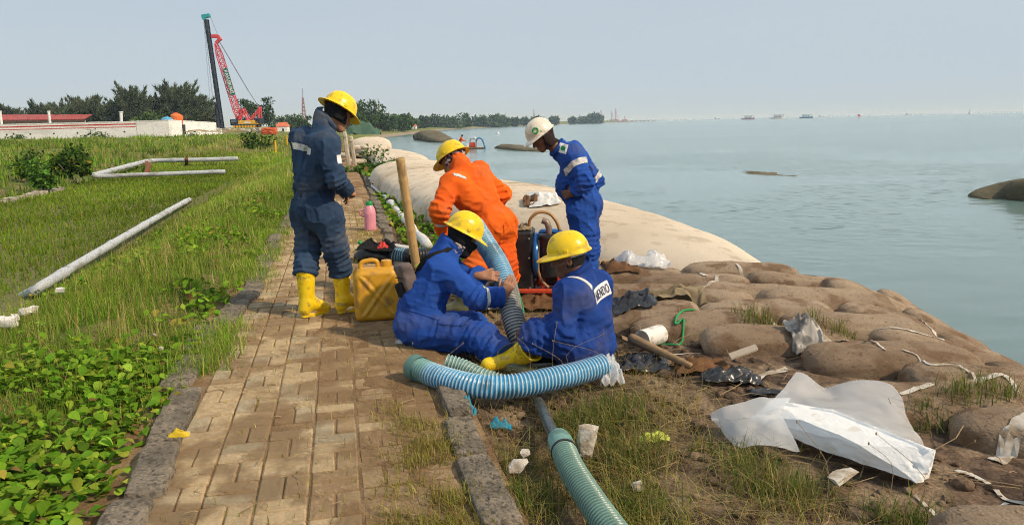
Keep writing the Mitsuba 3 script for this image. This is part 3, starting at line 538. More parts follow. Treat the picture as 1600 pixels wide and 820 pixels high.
def helmet(key, c, R, mat_, full=0.035, visor=0.045, crown=0.112, tilt=0.0):
    """Hard hat: shell with three ridges, drip edge and brim. c: head origin, R: head axes as columns (right, front, up)."""
    n, m = 60, 26; th = np.linspace(0, 2 * np.pi, n, endpoint=False); rows = []
    ax, ay = 0.108, 0.130
    for k in range(14):
        a = k / 13 * math.pi / 2; rr, z = math.cos(a) ** 0.86 if a < 1.57 else 0.0, math.sin(a) ** 0.95 * crown
        x, y = np.sin(th) * ax * rr, np.cos(th) * ay * rr; rid = sum(np.exp(-((x - o) / 0.010)**2) for o in (-0.034, 0, 0.034)) * 0.0055 * np.clip(1.6 * math.sin(a) - 0.35, 0, 1); rows.append(np.stack([x, y, z + rid], 1))
    rows = rows[::-1]; front = np.clip(np.cos(th), 0, 1) ** 1.6
    for o, dz in ((0.35, -0.003), (0.75, -0.008), (1.0, -0.013), (1.0, -0.018), (0.7, -0.0135), (0.2, -0.009), (-0.06, -0.012)):
        w = (full + visor * front) * o; nx, ny = np.sin(th), np.cos(th); rows.append(np.stack([nx * (ax + w), ny * (ay + w), dz - 0.012 * front * o + 0 * th], 1))
    for k in (1, 5, 9, 13):
        a = k / 13 * math.pi / 2; rr, z = math.cos(a) ** 0.86 if k < 13 else 0.0, math.sin(a) * crown; rows.append(np.stack([np.sin(th) * (ax - 0.005) * rr, np.cos(th) * (ay - 0.005) * rr, z - 0.005 + 0 * th], 1))
    P = np.stack(rows); N = len(rows); v = P.reshape(-1, 3); i, j = np.meshgrid(np.arange(N - 1), np.arange(n), indexing='ij'); a = i * n + j; b = i * n + (j + 1) % n
    f = np.concatenate([np.stack([a, a + n, b + n], -1).reshape(-1, 3), np.stack([a, b + n, b], -1).reshape(-1, 3)]); Rt = R @ trimesh.transformations.rotation_matrix(tilt, [1, 0, 0])[:3, :3]; o = np.asarray(c) + R @ A(0, -0.008, 0.040)
    add(key, moved(trimesh.Trimesh(v, f, process=False), Rt, o), mat_, True)
    slot = [moved(bevel_box(0.008, 0.026, 0.020, 0.003), Rt @ rotz(0.0), o + Rt @ A(s * (ax + 0.002), -0.005, 0.018)) for s in (-1, 1)]
    for q in slot: add(key + '__slot', q, mat_)
    band = np.array([Rt @ A(math.sin(a) * 0.094, math.cos(a) * 0.114, -0.004) + o for a in np.linspace(0, 2 * math.pi, 33)]); add(key + '__headband', tube(band, 0.010, 6, False, squash=0.4)[0], M_BLACKCLOTH)
def look(front, up=(0, 0, 1)):
    y = unit(front); z = unit(np.asarray(up, float) - y * (np.asarray(up, float) @ y)); return np.stack([np.cross(y, z), y, z], 1)
def head_cover(key, c, R, cut, mat_, off=0.012, bump=0.006, seed=1):
    """A cloth that follows the head: cut(q) < 0 where it covers, in the head's own frame."""
    def fn(p):
        q = (p - c) @ R; d = smin(head_sdf(q), cap(q, (0, -0.02, -0.05), (0, -0.035, -0.13), 0.055), 0.03) - off + bump * (np.abs(2 * meshkit.fbm(q * 26, 2, seed) - 1) - 0.3) * 2; return np.maximum(d, cut(q))
    add(key, nets(fn, np.asarray(c) - 0.20, np.asarray(c) + 0.20, 0.007), mat_, True)
def person(label, J, S, headdir, headup=(0, 0, 1)):
    k = thing('person', label, 'person'); J = {n: np.asarray(v, float) for n, v in J.items()}; R = look(headdir, headup); c = J['head']
    skin, bone = S.get('skin', M_SKIN), 0.03
    chains = [(J['pelvis'], J['neck'], 0.07, 0.045)] + [(J[a + s], J[b + s], r1, r2) for s in 'LR' for a, b, r1, r2 in (('sh', 'el', .042, .036), ('el', 'wr', .036, .026), ('hip', 'kn', .07, .05), ('kn', 'an', .05, .036))] + [(J['waist'], J['shL'], .04, .04), (J['waist'], J['shR'], .04, .04), (J['pelvis'], J['hipL'], .07, .07), (J['pelvis'], J['hipR'], .07, .07)]
    def core(p):
        d = None
        for a, b, r1, r2 in chains: e = cap(p, a, b, r1, r2); d = e if d is None else smin(d, e, 0.03)
        return d
    lo, hi = box_of(list(J.values()), 0.1); parts = [nets(core, lo, hi, 0.014)]
    hd = lambda p: smin(head_sdf((p - c) @ R), cap(p, c + R @ A(0, -0.028, -0.05), J['neck'] - unit(J['neck'] - J['pelvis']) * 0.03, 0.054, 0.060), 0.025)
    parts.append(nets(hd, *box_of([c - 0.15, c + 0.15, J['neck']], 0.06), 0.005))
    for s in 'LR':
        h = S['hand' + s]; parts.append(nets(lambda p: smin(hand_sdf(p, J['wr' + s], *h), cap(p, J['wr' + s], J['wr' + s] + (J['el' + s] - J['wr' + s]) * 0.35, 0.027, 0.034), 0.01), J['wr' + s] - 0.19, J['wr' + s] + 0.19, 0.0042))
    gl = S.get('gloves')
    add(k + '__body', cat(*(parts[:2] if gl else parts)), skin, True)
    if gl:
        for q in parts[2:]: add(k + '__glove', q, gl, True)
    S['hems'] = [(J['wr' + s], J['wr' + s] - J['el' + s], 0.10) for s in 'LR'] + [(J['an' + s], J['an' + s] - J['kn' + s], 0.15) for s in 'LR'] + [(J['neck'] + unit(c - J['neck']) * 0.060, c - J['neck'], 0.10)] + S.get('more_hems', [])
    m = nets(suit_sdf(J, S), *box_of([J[n] for n in J if n not in ('head',)], 0.24), S.get('res', 0.0085)); add(k + '__coverall', m, S['cloth'], True)
    up = unit(J['neck'] - J['pelvis']); hr = unit(c - J['neck']); e = frame(hr)
    col = np.array([J['neck'] + hr * 0.050 + (e[:, 0] * math.cos(a) + e[:, 1] * math.sin(a)) * 0.072 for a in np.linspace(0, 2 * math.pi, 29)]); add(k + '__collar', tube(col, 0.021, 8, False, squash=0.8)[0], S['cloth'])
    return k, J, R, m
def strip(k, m, c, ax, half, mat_, name='reflective_strip', off=0.004, face=None):
    q = patch(m, c, ax, half, off, face)
    if q is not None and len(q.faces): return add(f'{k}__{name}', q, mat_, True)
def ring_strip(k, m, a, b, u, w, mat_, r=0.12, name='reflective_band'):
    """A band sewn round a sleeve, at fraction u from a to b, w wide."""
    a, b = np.asarray(a, float), np.asarray(b, float); e = frame(b - a); return strip(k, m, a + (b - a) * u, e, (r, r, w / 2), mat_, name)

# 1: the man standing on the path, seen from behind, turned to the right
F1 = unit(A(0.78, 0.62, 0)); L1 = A(-F1[1], F1[0], 0)
J1 = dict(head=(-1.274, 5.9, 1.518), neck=(-1.385, 5.86, 1.436), shL=(-1.591, 6, 1.338), shR=(-1.319, 5.68, 1.297), elL=(-1.62, 6.08, 1.016), elR=(-1.251, 5.6, 1.051), wrL=(-1.381, 6.02, 0.935), wrR=(-1.234, 5.8, 0.951),
          pelvis=(-1.464, 5.82, 0.819), waist=(-1.469, 5.83, 0.992), hipL=(-1.556, 5.92, 0.761), hipR=(-1.376, 5.74, 0.768), knL=(-1.557, 5.86, 0.521), knR=(-1.337, 5.8, 0.526), anL=(-1.57, 5.76, 0.321), anR=(-1.315, 5.86, 0.306))
k, J, R, m = person('man in dark navy coveralls and yellow boots standing with his back turned', J1,
    dict(cloth=M_DENIM, seed=3, calm=[(A(*(-1.443, 5.72, 1.391)), 0.13)], fold=0.017, cuff=0.082, leg=1.02, handL=(A(1, 0.2, -0.3), A(0, -0.3, -1), A(0, 0, 1), 0.8), handR=(A(0.5, 0.8, -0.15), A(-0.6, 0.4, -0.3), A(0, 0, 1), 0.9)), F1 + A(0.1, 0, -0.62), (F1[0] * 0.5, F1[1] * 0.5, 0.9))
ax = np.stack([-L1, F1, A(0, 0, 1)], 1); axt = np.stack([unit(-L1 + A(0, 0, -0.16)), F1, unit(A(0, 0, 1) - L1 * 0.16)], 1)
c = (J['shL'] + J['shR']) / 2 + A(0, 0, -0.045); strip(k, m, c - F1 * 0.12, axt, (0.155, 0.13, 0.024), M_REFLECT, 'reflective_strip', face=-F1)
strip(k, m, J['shR'] + (J['elR'] - J['shR']) * 0.42 + A(0.06, 0.0, 0), ax, (0.07, 0.045, 0.03), M_WHITE, 'sleeve_badge', face=A(1, -0.2, 0))
strip(k, m, J['pelvis'] - F1 * 0.13 - L1 * 0.06 + A(0, 0, -0.015), ax, (0.055, 0.10, 0.026), M_DENIM, 'pocket_flap', 0.008, face=-F1)
strip(k, m, J['waist'] - F1 * 0.05 + A(0, 0, -0.005), ax, (0.24, 0.30, 0.018), M_DENIM, 'waistband', 0.007)
head_cover(k + '__head_scarf', J['head'], R, lambda q: np.maximum(np.maximum(q[:, 1] - 0.035 + q[:, 2] * 0.5, -(q[:, 2] + 0.062)), q[:, 2] - 0.06), M_BLACKCLOTH, 0.014)
helmet(k + '__helmet', J['head'], R, M_HELMET, 0.042, 0.012, 0.122, -0.05)
for s, toe in (('L', (-1.452, 5.9, 0.015)), ('R', (-1.16, 6, -0.016))):
    a = A(J['an' + s][0], J['an' + s][1], 0.104); boot(k + '__boot', a, A(toe[0], toe[1], 0.10), A(a[0], a[1], 0.36) + (J['kn' + s] - J['an' + s]) * A(0.1, 0.1, 0), M_BOOTY, M_BOOTY)

# 2: the man in orange bending over the pump
F2 = unit(A(-0.72, 0.69, 0)); L2 = A(-F2[1], F2[0], 0)
J2 = dict(head=(-0.454, 6.25, 1.136), neck=(-0.38, 6.18, 1.072), shL=(-0.466, 5.98, 0.958), shR=(-0.254, 6.32, 1.041), elL=(-0.533, 5.76, 0.776), elR=(-0.078, 6.42, 0.84), wrL=(-0.528, 5.92, 0.609), wrR=(-0.211, 6.55, 0.58),
          pelvis=(-0.136, 6.12, 0.624), waist=(-0.235, 6.14, 0.777), hipL=(-0.206, 6.02, 0.588), hipR=(-0.082, 6.22, 0.578), knL=(-0.291, 5.95, 0.316), knR=(-0.062, 6.12, 0.3), anL=(-0.355, 6.02, 0.16), anR=(-0.034, 6.25, 0.169))
k, J, R, m = person('man in bright orange coveralls bending over beside the pump', J2,
    dict(cloth=M_ORANGE, seed=11, cuff=0.08, leg=1.05, gloves=M_BLACKRUBBER, handL=(A(0.15, 0.2, -1), A(1, 0.3, 0), A(0, 1, 0), 0.7), handR=(A(-0.6, 0.3, -0.7), A(-0.3, 0.2, -1), A(0, 1, 0), 0.8)), A(-0.85, 0.42, -0.62), (-0.5, 0.35, 0.8))
up = unit(J['neck'] - J['pelvis']); rt = unit(J['shR'] - J['shL']); bk = unit(np.cross(rt, up)); bk = bk if bk[1] < 0 else -bk
strip(k, m, J['shL'] + up * 0.02 + rt * 0.035 + bk * 0.05, np.stack([unit(rt - up), bk, unit(rt + up)], 1), (0.055, 0.07, 0.016), M_REFLECT, face=A(0, -0.5, 0.8)); ring_strip(k, m, J['elL'], J['wrL'], 0.35, 0.028, M_REFLECT)
strip(k, m, J['waist'], np.stack([rt, bk, up], 1), (0.26, 0.3, 0.018), M_ORANGE, 'waistband', 0.006)
for px_ in ((-0.207, 5.9, 0.584), (-0.075, 6.05, 0.591)): strip(k, m, px_, np.stack([unit(rt + A(0.3, 0, 0)), bk, A(0, 0, 1)], 1), (0.055, 0.10, 0.06), M_ORANGE, 'back_pocket', 0.007, face=A(0, -1, 0.1))
head_cover(k + '__head_scarf', J['head'], R, lambda q: np.maximum(np.maximum(q[:, 1] - 0.02 + q[:, 2] * 0.45, -(q[:, 2] + 0.125)), q[:, 2] - 0.07), M_SCARF, 0.016, 0.009)
helmet(k + '__helmet', J['head'], R, M_HELMET, 0.030, 0.03, 0.118, 0.03)
boot(k + '__boot', (-0.417, 6.02, -0.027), (-0.571, 6, -0.061), (-0.365, 6.03, 0.189), M_BOOTG, M_BLACKRUBBER); boot(k + '__boot', (-0.019, 6.22, -0.096), (-0.16, 6.3, -0.156), (-0.023, 6.25, 0.201), M_BOOTG, M_BLACKRUBBER)
add(k + '__tool', tube(np.array([(-0.491, 5.86, 0.808), (-0.506, 5.9, 0.641)]), 0.007, 8)[0], M_STEEL)

# 3: the man with the white helmet, standing on the seaward side and looking down
F3 = unit(A(-0.95, -0.25, 0)); L3 = A(-F3[1], F3[0], 0)
J3 = dict(head=(0.286, 6.95, 1.296), neck=(0.457, 6.98, 1.167), shL=(0.545, 6.86, 1.147), shR=(0.592, 7.16, 1.158), elL=(0.661, 6.74, 0.906), elR=(0.801, 7.3, 0.862), wrL=(0.56, 6.8, 0.809), wrR=(0.642, 7.22, 0.704),
          pelvis=(0.664, 7.02, 0.664), waist=(0.611, 7, 0.842), hipL=(0.633, 6.94, 0.627), hipR=(0.685, 7.12, 0.618), knL=(0.662, 6.9, 0.282), knR=(0.719, 7.12, 0.257), anL=(0.643, 6.96, -0.097), anR=(0.71, 7.16, -0.117))
k, J, R, m = person('man with the white helmet and blue coveralls standing with hands on hips', J3,
    dict(cloth=M_BLUE, seed=23, bulk=1.06, leg=1.12, belly=0.135, skin=M_SKIN2, handL=(A(-0.75, 0.55, -0.2), A(0.5, 0.8, 0), A(0, 0, 1), 0.5), handR=(A(-1, -0.4, -0.4), A(0, -1, 0), A(0, 0, 1), 0.6)), A(-0.86, -0.22, -0.62), (-0.5, -0.1, 0.85))
ring_strip(k, m, J['shL'], J['elL'], 0.42, 0.055, M_REFLECT, 0.125); ring_strip(k, m, J['shR'], J['elR'], 0.85, 0.055, M_REFLECT, 0.115)
ax = np.stack([unit(A(1, 0, -0.3)), A(0, 1, 0), unit(A(0.3, 0, 1))], 1)
b = strip(k, m, (0.469, 6.82, 1.194), ax, (0.035, 0.10, 0.042), M_WHITE, 'shoulder_badge', face=A(0, -1, 0.3)); b = strip(k, m, (0.469, 6.82, 1.194), ax, (0.018, 0.10, 0.018), M_GREEN, 'badge_emblem', 0.006, face=A(0, -1, 0.3))
for n_, px_, mt in (('name_tape', (0.402, 6.85, 1.05), M_WHITE), ('chest_emblem', (0.368, 6.85, 1.045), M_RED)): strip(k, m, px_, ax, (0.020, 0.12, 0.014), mt, n_, 0.005 if mt == M_WHITE else 0.007, face=A(-0.5, -1, 0))
head_cover(k + '__head_scarf', J['head'], R, lambda q: np.maximum(np.maximum(q[:, 1] - 0.012 + q[:, 2] * 0.25, -(q[:, 2] + 0.115)), q[:, 2] - 0.05), M_BROWNCLOTH, 0.020, 0.009)
head_cover(k + '__cap_band', J['head'], R, lambda q: np.maximum(np.abs(q[:, 2] - 0.028) - 0.014, q[:, 1] - 0.06), M_WHITECLOTH, 0.024, 0.004)
helmet(k + '__helmet', J['head'], R, M_HELMETW, 0.012, 0.045, 0.125, 0.02)
e = J['head'] + R @ A(0, -0.008, 0.04)
for rr, nm in ((0.024, 'logo_ring'),):
    pts = np.array([e + R @ A(-0.104 + 0.004 * math.cos(a * 2), 0.045 + rr * math.cos(a), 0.052 + rr * math.sin(a)) for a in np.linspace(0, 2 * math.pi, 21)]); add(f'{k}__helmet__{nm}', tube(pts, 0.007, 6, False)[0], M_GREEN)
for s in 'LR':
    a = J['an' + s] * A(1, 1, 0) + A(0, 0, -0.08); boot(k + '__boot', a, a + F3 * 0.2, a + A(0, 0, 0.25), M_BOOTG, M_BLACKRUBBER)

# 4: the man sitting on the kerb with a bag on his back, holding the hose
F4 = unit(A(0.9, 0.42, 0))
J4 = dict(head=(-0.329, 5.18, 0.677), neck=(-0.438, 5.14, 0.585), shL=(-0.487, 5.28, 0.509), shR=(-0.462, 4.98, 0.493), elL=(-0.301, 5.26, 0.328), elR=(-0.231, 4.86, 0.325), wrL=(-0.221, 5.1, 0.416), wrR=(-0.064, 4.93, 0.306),
          pelvis=(-0.62, 5, 0.093), waist=(-0.596, 5.04, 0.267), hipL=(-0.607, 5.14, 0.055), hipR=(-0.565, 4.92, 0.087), knL=(-0.284, 5.35, 0), knR=(-0.205, 4.74, 0.086), anL=(-0.437, 5.05, -0.059), anR=(-0.068, 4.58, -0.002))
k, J, R, m = person('seated man in blue coveralls with a shoulder bag, gripping the upright hose', J4,
    dict(cloth=M_BLUE, seed=31, leg=1.12, cuff=0.092, bulk=1.08, handL=(A(1, -0.12, 0.02), A(0.15, 0.75, -0.65), A(0.2, -0.3, 1), 0.5), handR=(A(0.40, 0.10, 0.75), A(0.25, 0.95, -0.1), A(-0.8, 0, 0.4), 0.6)), A(0.80, 0.28, -0.50), (0.4, 0.1, 0.9))
ring_strip(k, m, J['elR'], J['wrR'], 0.30, 0.022, M_REFLECT, 0.105)
ax = np.stack([unit(A(0.75, 0.1, -0.65)), A(0, 1, 0), unit(A(0.65, 0, 0.75))], 1); c = (-0.249, 4.9, 0.49)
strip(k, m, c, ax, (0.030, 0.12, 0.022), M_WHITE, 'flag_patch', 0.004, face=A(0.1, -1, 0.3)); strip(k, m, c + ax[:, 2] * 0.011, ax, (0.030, 0.12, 0.011), M_RED, 'flag_patch', 0.006, face=A(0.1, -1, 0.3))
strip(k, m, (-0.402, 4.74, 0.145), np.stack([unit(J['knR'] - J['hipR']), A(0, 1, 0), unit(np.cross(unit(J['knR'] - J['hipR']), A(0, 1, 0)))], 1), (0.085, 0.11, 0.055), M_BLUE, 'thigh_pocket', 0.008, face=A(0, -1, 0.3)); strip(k, m, (-0.4, 4.74, 0.195), np.stack([unit(J['knR'] - J['hipR']), A(0, 1, 0), unit(np.cross(unit(J['knR'] - J['hipR']), A(0, 1, 0)))], 1), (0.09, 0.11, 0.018), M_BLUE, 'pocket_flap', 0.014, face=A(0, -1, 0.3)); strip(k, m, J['waist'] + (J['pelvis'] - J['waist']) * 0.4, np.stack([unit(A(0.8, 0.4, -0.2)), A(0, 1, 0), unit(J['neck'] - J['pelvis'])], 1), (0.24, 0.3, 0.018), M_BLUE, 'waistband', 0.006)
head_cover(k + '__face_mask', J['head'], R, lambda q: np.maximum(np.maximum(np.where(q[:, 2] > -0.005, np.maximum(q[:, 1] - 0.045, -1), -1), -(q[:, 2] + 0.150)), q[:, 2] - 0.07), M_BLACKCLOTH, 0.010, 0.006)
head_cover(k + '__neck_scarf', J['head'], R, lambda q: np.maximum(np.maximum(q[:, 1] - 0.03, q[:, 2] + 0.055), -(q[:, 2] + 0.13)), M_SCARF, 0.022, 0.010)
helmet(k + '__helmet', J['head'], R, M_HELMET, 0.020, 0.045, 0.128, 0.02)
boot(k + '__boot', (0.078, 4.48, -0.071), (0.192, 4.6, -0.072), (-0.089, 4.6, -0.029), M_BOOTG, M_BLACKRUBBER, r=0.060); boot(k + '__boot', (-0.435, 4.92, -0.047), (-0.284, 4.85, -0.047), (-0.383, 5.1, -0.03), M_BOOTG, M_BLACKRUBBER)
q = spline([(-0.749, 5.16, 0.439), (-0.675, 5.02, 0.524), (-0.56, 4.95, 0.593), (-0.457, 4.98, 0.624), (-0.401, 5.12, 0.596)], 30); qm = trimesh.proximity.closest_point(m, q)[0]; nn = unit(A(-0.2, -0.9, 0.4))
bagkey = thing('shoulder_bag', 'small grey and black bag worn on the back of the seated man', 'bag')
d = np.gradient(qm, axis=0); d /= np.linalg.norm(d, axis=1, keepdims=True); w = np.cross(d, nn); w /= np.linalg.norm(w, axis=1, keepdims=True); Pq = np.stack([qm + nn * 0.012 - w * 0.017, qm + nn * 0.016, qm + nn * 0.012 + w * 0.017], 1); Pq = ndimage.gaussian_filter1d(Pq, 2, axis=0)
add(bagkey + '__strap', thick(sheet(Pq), 0.004), M_BLACKCLOTH)
M_BAG = mat('grey_bag', lambda p, n, uv: mix((0.17, 0.13, 0.12), (0.09, 0.075, 0.07), fbm(p.x * 20, p.y * 20, p.z * 20, 3)), 0.9, 0.2, lambda p, n, uv: fbm(p.x * 40, p.y * 40, p.z * 40, 3), 0.008)
bc = A(*(-0.69, 5.02, 0.4)); bR = look(unit(A(0.85, 0.4, 0.25)), unit(A(-0.35, 0, 0.9)))
def bagfn(p):
    q = (p - bc) @ bR; return np.linalg.norm(np.maximum(np.abs(q) - A(0.07, 0.015, 0.10), 0), axis=1) - 0.032 + 0.02 * (meshkit.fbm(q * 14, 2, 5) - 0.5)
add(bagkey + '__pouch', nets(bagfn, bc - 0.2, bc + 0.2, 0.009), M_BAG, True)
for z0 in (-0.03, 0.05): add(bagkey + '__zip', bar(bc + bR @ A(-0.085, -0.052, z0), bc + bR @ A(0.085, -0.052, z0), 0.008, 0.006), M_BLACKCLOTH)
add(bagkey + '__front_pocket', moved(nets(lambda p: np.linalg.norm(np.maximum(np.abs(p) - A(0.04, 0.01, 0.035), 0), axis=1) - 0.022, A(-0.1, -0.1, -0.1), A(0.1, 0.1, 0.1), 0.01), bR, bc + bR @ A(0.0, -0.055, -0.04)), M_BLACKCLOTH, True)

# 5: the man sitting on the right, back turned, name on his back
F5 = unit(A(-0.8, 0.6, 0)); L5 = A(-F5[1], F5[0], 0)
J5 = dict(head=(0.341, 4.6, 0.617), neck=(0.411, 4.62, 0.501), shL=(0.335, 4.44, 0.431), shR=(0.551, 4.78, 0.409), elL=(0.292, 4.4, 0.202), elR=(0.558, 4.92, 0.139), wrL=(0.14, 4.6, 0.183), wrR=(0.355, 5.02, 0.096),
          pelvis=(0.444, 4.62, 0.064), waist=(0.471, 4.64, 0.213), hipL=(0.367, 4.5, 0.085), hipR=(0.509, 4.74, 0.036), knL=(0.135, 4.46, 0.165), knR=(0.278, 4.95, 0.086), anL=(0.1, 4.47, 0.096), anR=(0.284, 4.8, -0.015))
k, J, R, m = person('seated man in blue coveralls with a white name panel across his back', J5,
    dict(cloth=M_BLUE2, seed=43, calm=[(A(*(0.514, 4.6, 0.399)), 0.14), (A(*(0.385, 4.5, 0.455)), 0.08)], leg=1.05, cuff=0.085, skin=M_SKIN2, handL=(A(-1, 0.3, -0.2), A(0, 0.2, -1), A(0, 1, 0), 0.6), handR=(A(-0.8, 0.2, -0.4), A(0, -0.2, -1), A(0, 1, 0), 0.6)), A(-0.93, 0.22, -0.20), (-0.15, 0, 0.98))
up = unit(J['neck'] - J['pelvis']); rt = unit(J['shR'] - J['shL']); bk = unit(np.cross(rt, up)); bk = bk if bk[1] < 0 else -bk; up2 = np.cross(bk, rt); up2 = up2 if up2[2] > 0 else -up2
tl = unit(rt + up2 * 0.22); tu = unit(up2 - rt * 0.22); c = A(*(0.514, 4.6, 0.399)); axp = np.stack([tl, bk, tu], 1)
def panel_on(m, c, tl, tu, bk, hw, hh, lift=0.004):
    """A sewn-on panel that follows the back's smooth shape: returns the map from panel coordinates to the surface."""
    v = np.asarray(m.vertices) - c; u, w, h = v @ tl, v @ tu, v @ bk; q = (np.abs(u) < hw * 1.15) & (np.abs(w) < hh * 1.25) & (h > -0.16) & (vnormals(m) @ bk > -0.1); B = lambda u, w: np.stack([1 + 0 * u, u, w, u * u, u * w, w * w], 1)
    k_ = np.linalg.lstsq(B(u[q], w[q]), h[q], rcond=None)[0]; off = np.percentile(h[q] - B(u[q], w[q]) @ k_, 88) + lift
    return lambda u, w, o=0.0: c + np.outer(u, tl) + np.outer(w, tu) + np.outer(B(u, w) @ k_ + off + o, bk)
pn = panel_on(m, c, tl, tu, bk, 0.098, 0.044); g1, g2 = np.meshgrid(np.linspace(-0.098, 0.098, 15), np.linspace(-0.044, 0.044, 8), indexing='ij'); pmesh = sheet(pn(g1.ravel(), g2.ravel()).reshape(15, 8, 3)); pmesh.invert() if pmesh.face_normals.mean(0) @ bk < 0 else None
add(f'{k}__name_panel', thick(pmesh, 0.003), M_WHITE, 40)
txt = meshkit.text_mesh('MENDO', 0.046, 0.0015); tv = np.asarray(txt.vertices); tw = np.ptp(tv[:, 0]); u_ = (tv[:, 0] - tv[:, 0].min() - tw / 2) * 0.172 / tw; w_ = (tv[:, 1] - 0.023) * 1.15; add(k + '__name_panel__lettering', trimesh.Trimesh(pn(u_, w_, 0.0022) + np.outer(tv[:, 2], bk), txt.faces, process=False), M_INK, False)
sn = unit(A(0.25, -0.62, 0.75)); sl = unit(A(0.93, 0.1, -0.28) - sn * (A(0.93, 0.1, -0.28) @ sn)); su = np.cross(sn, sl); sf = panel_on(m, A(*(0.389, 4.5, 0.459)), sl, su, sn, 0.085, 0.022); g1, g2 = np.meshgrid(np.linspace(-0.085, 0.085, 13), np.linspace(-0.019, 0.019, 4), indexing='ij'); sm = sheet(sf(g1.ravel(), g2.ravel()).reshape(13, 4, 3)); sm.invert() if sm.face_normals.mean(0) @ sn < 0 else None
add(k + '__shoulder_strip', thick(sm, 0.004), M_WHITECLOTH, 40)
def hair(q): return np.maximum(np.maximum(q[:, 1] - 0.0 + q[:, 2] * 0.2, -(q[:, 2] + 0.055)), np.where(np.abs(q[:, 0]) > 0.069, np.abs(q[:, 1] + 0.012) * -1 + 0.026 - (q[:, 2] > 0.03), -1))
head_cover(k + '__hair', J['head'], R, hair, M_HAIR, 0.006, 0.004)
head_cover(k + '__cap_band', J['head'], R, lambda q: np.maximum(np.abs(q[:, 2] - 0.022) - 0.015, q[:, 1] + 0.03), M_WHITECLOTH, 0.014, 0.004)
helmet(k + '__helmet', J['head'], R, M_HELMET, 0.012, 0.062, 0.118, 0.0)
boot(k + '__boot', (-0.001, 4.58, -0.004), (-0.134, 4.62, -0.071), (0.111, 4.46, 0.102), M_BOOTY, M_BOOTY, r=0.070); boot(k + '__boot', (0.287, 4.72, -0.02), (0.185, 4.62, -0.062), (0.321, 4.84, 0.046), M_BLACKRUBBER, M_BLACKRUBBER)

# ---------------------------------------------------------------- cream sand-filled tubes along the shore
def tube_color(c1, c2, stain):
    def fn(p, n, uv):
        a = fbm(p.x * 0.8, p.y * 0.8, p.z * 1.5, 4); b = fbm(p.x * 7, p.y * 7, p.z * 7, 3); g = noise(p.x * 260, p.y * 260, p.z * 260)
        return mix(mix(c1, c2, smoothstep(0.35, 0.65, a)), stain, smoothstep(0.55, 0.72, b) * 0.45) * (0.88 + 0.24 * g)
    return fn
M_TUBE = mat('cream_geotextile', tube_color((0.53, 0.455, 0.36), (0.45, 0.38, 0.29), (0.29, 0.23, 0.16)), 0.95, 0.1, lambda p, n, uv: 0.8 * fbm(p.x * 4, p.y * 4, p.z * 4, 3) + 0.2 * noise(p.x * 300, p.y * 300, p.z * 300), 0.012, 3e-3)
M_TUBE2 = mat('weathered_geotextile', tube_color((0.082, 0.074, 0.046), (0.12, 0.104, 0.068), (0.045, 0.042, 0.028)), 0.95, 0.15, lambda p, n, uv: fbm(p.x * 6, p.y * 6, p.z * 6, 3), 0.02, 3e-3)
def big_tube(key, label, cat_, pts, n, material, seed, wrinkle=0.02, group=None, seg=48):
    """A long sand-filled tube: pts = (x, y, base z, half width, height)."""
    q = spline(np.array(pts)[:, :3], n); u = np.linspace(0, 1, len(pts)); f = np.linspace(0, 1, n); d0 = np.r_[0, np.cumsum(np.linalg.norm(np.diff(np.array(pts)[:, :2], axis=0), axis=1))]; s = np.r_[0, np.cumsum(np.linalg.norm(np.diff(q[:, :2], axis=0), axis=1))]; s = s / s[-1] * d0[-1]
    hw, hh = np.interp(s, d0, np.array(pts)[:, 3]), np.interp(s, d0, np.array(pts)[:, 4]); hw, hh = ndimage.gaussian_filter1d(hw, n / 60), ndimage.gaussian_filter1d(hh, n / 60)
    t = np.gradient(q[:, :2], axis=0); t /= np.linalg.norm(t, axis=1, keepdims=True); nrm = np.stack([t[:, 1], -t[:, 0]], 1); th = np.linspace(0, 2 * np.pi, seg, endpoint=False)
    cx = np.sign(np.cos(th)) * np.abs(np.cos(th)) ** 0.8; cz = np.sign(np.sin(th)) * np.abs(np.sin(th)) ** 0.85
    P = np.zeros((n, seg, 3)); P[..., :2] = q[:, None, :2] + nrm[:, None] * (hw[:, None] * cx)[..., None]; P[..., 2] = q[:, None, 2] + (hh / 2)[:, None] * (1 + cz)
    N = np.stack([nrm[:, None, 0] * cx[None], nrm[:, None, 1] * cx[None], 0 * hw[:, None] + cz[None]], -1)
    w = (meshkit.fbm(P * 1.3 + seed, 4, seed) - 0.5) * wrinkle * 2.5 - np.exp(-((np.abs(2 * meshkit.fbm(P * [2.2, 1.1, 2.2] + 3, 2, seed + 5) - 1)) / 0.06)**2) * wrinkle * 0.5
    P += N * w[..., None]; v = P.reshape(-1, 3); i, j = np.meshgrid(np.arange(n - 1), np.arange(seg), indexing='ij'); a = i * seg + j; b = i * seg + (j + 1) % seg
    F = np.concatenate([np.stack([a, b + seg, b], -1).reshape(-1, 3), np.stack([a, a + seg, b + seg], -1).reshape(-1, 3)]); k = len(v); e = np.arange(seg); L = (n - 1) * seg
    F = np.vstack([F, np.stack([e, (e + 1) % seg, e * 0 + k], 1), np.stack([L + (e + 1) % seg, L + e, e * 0 + k + 1], 1)]); v = np.vstack([v, P[0].mean(0), P[-1].mean(0)]); m = trimesh.Trimesh(v, F, process=False)
    if m.volume < 0: m.invert()
    return (tag(add(key, m, material, True), label, cat_, group), m)
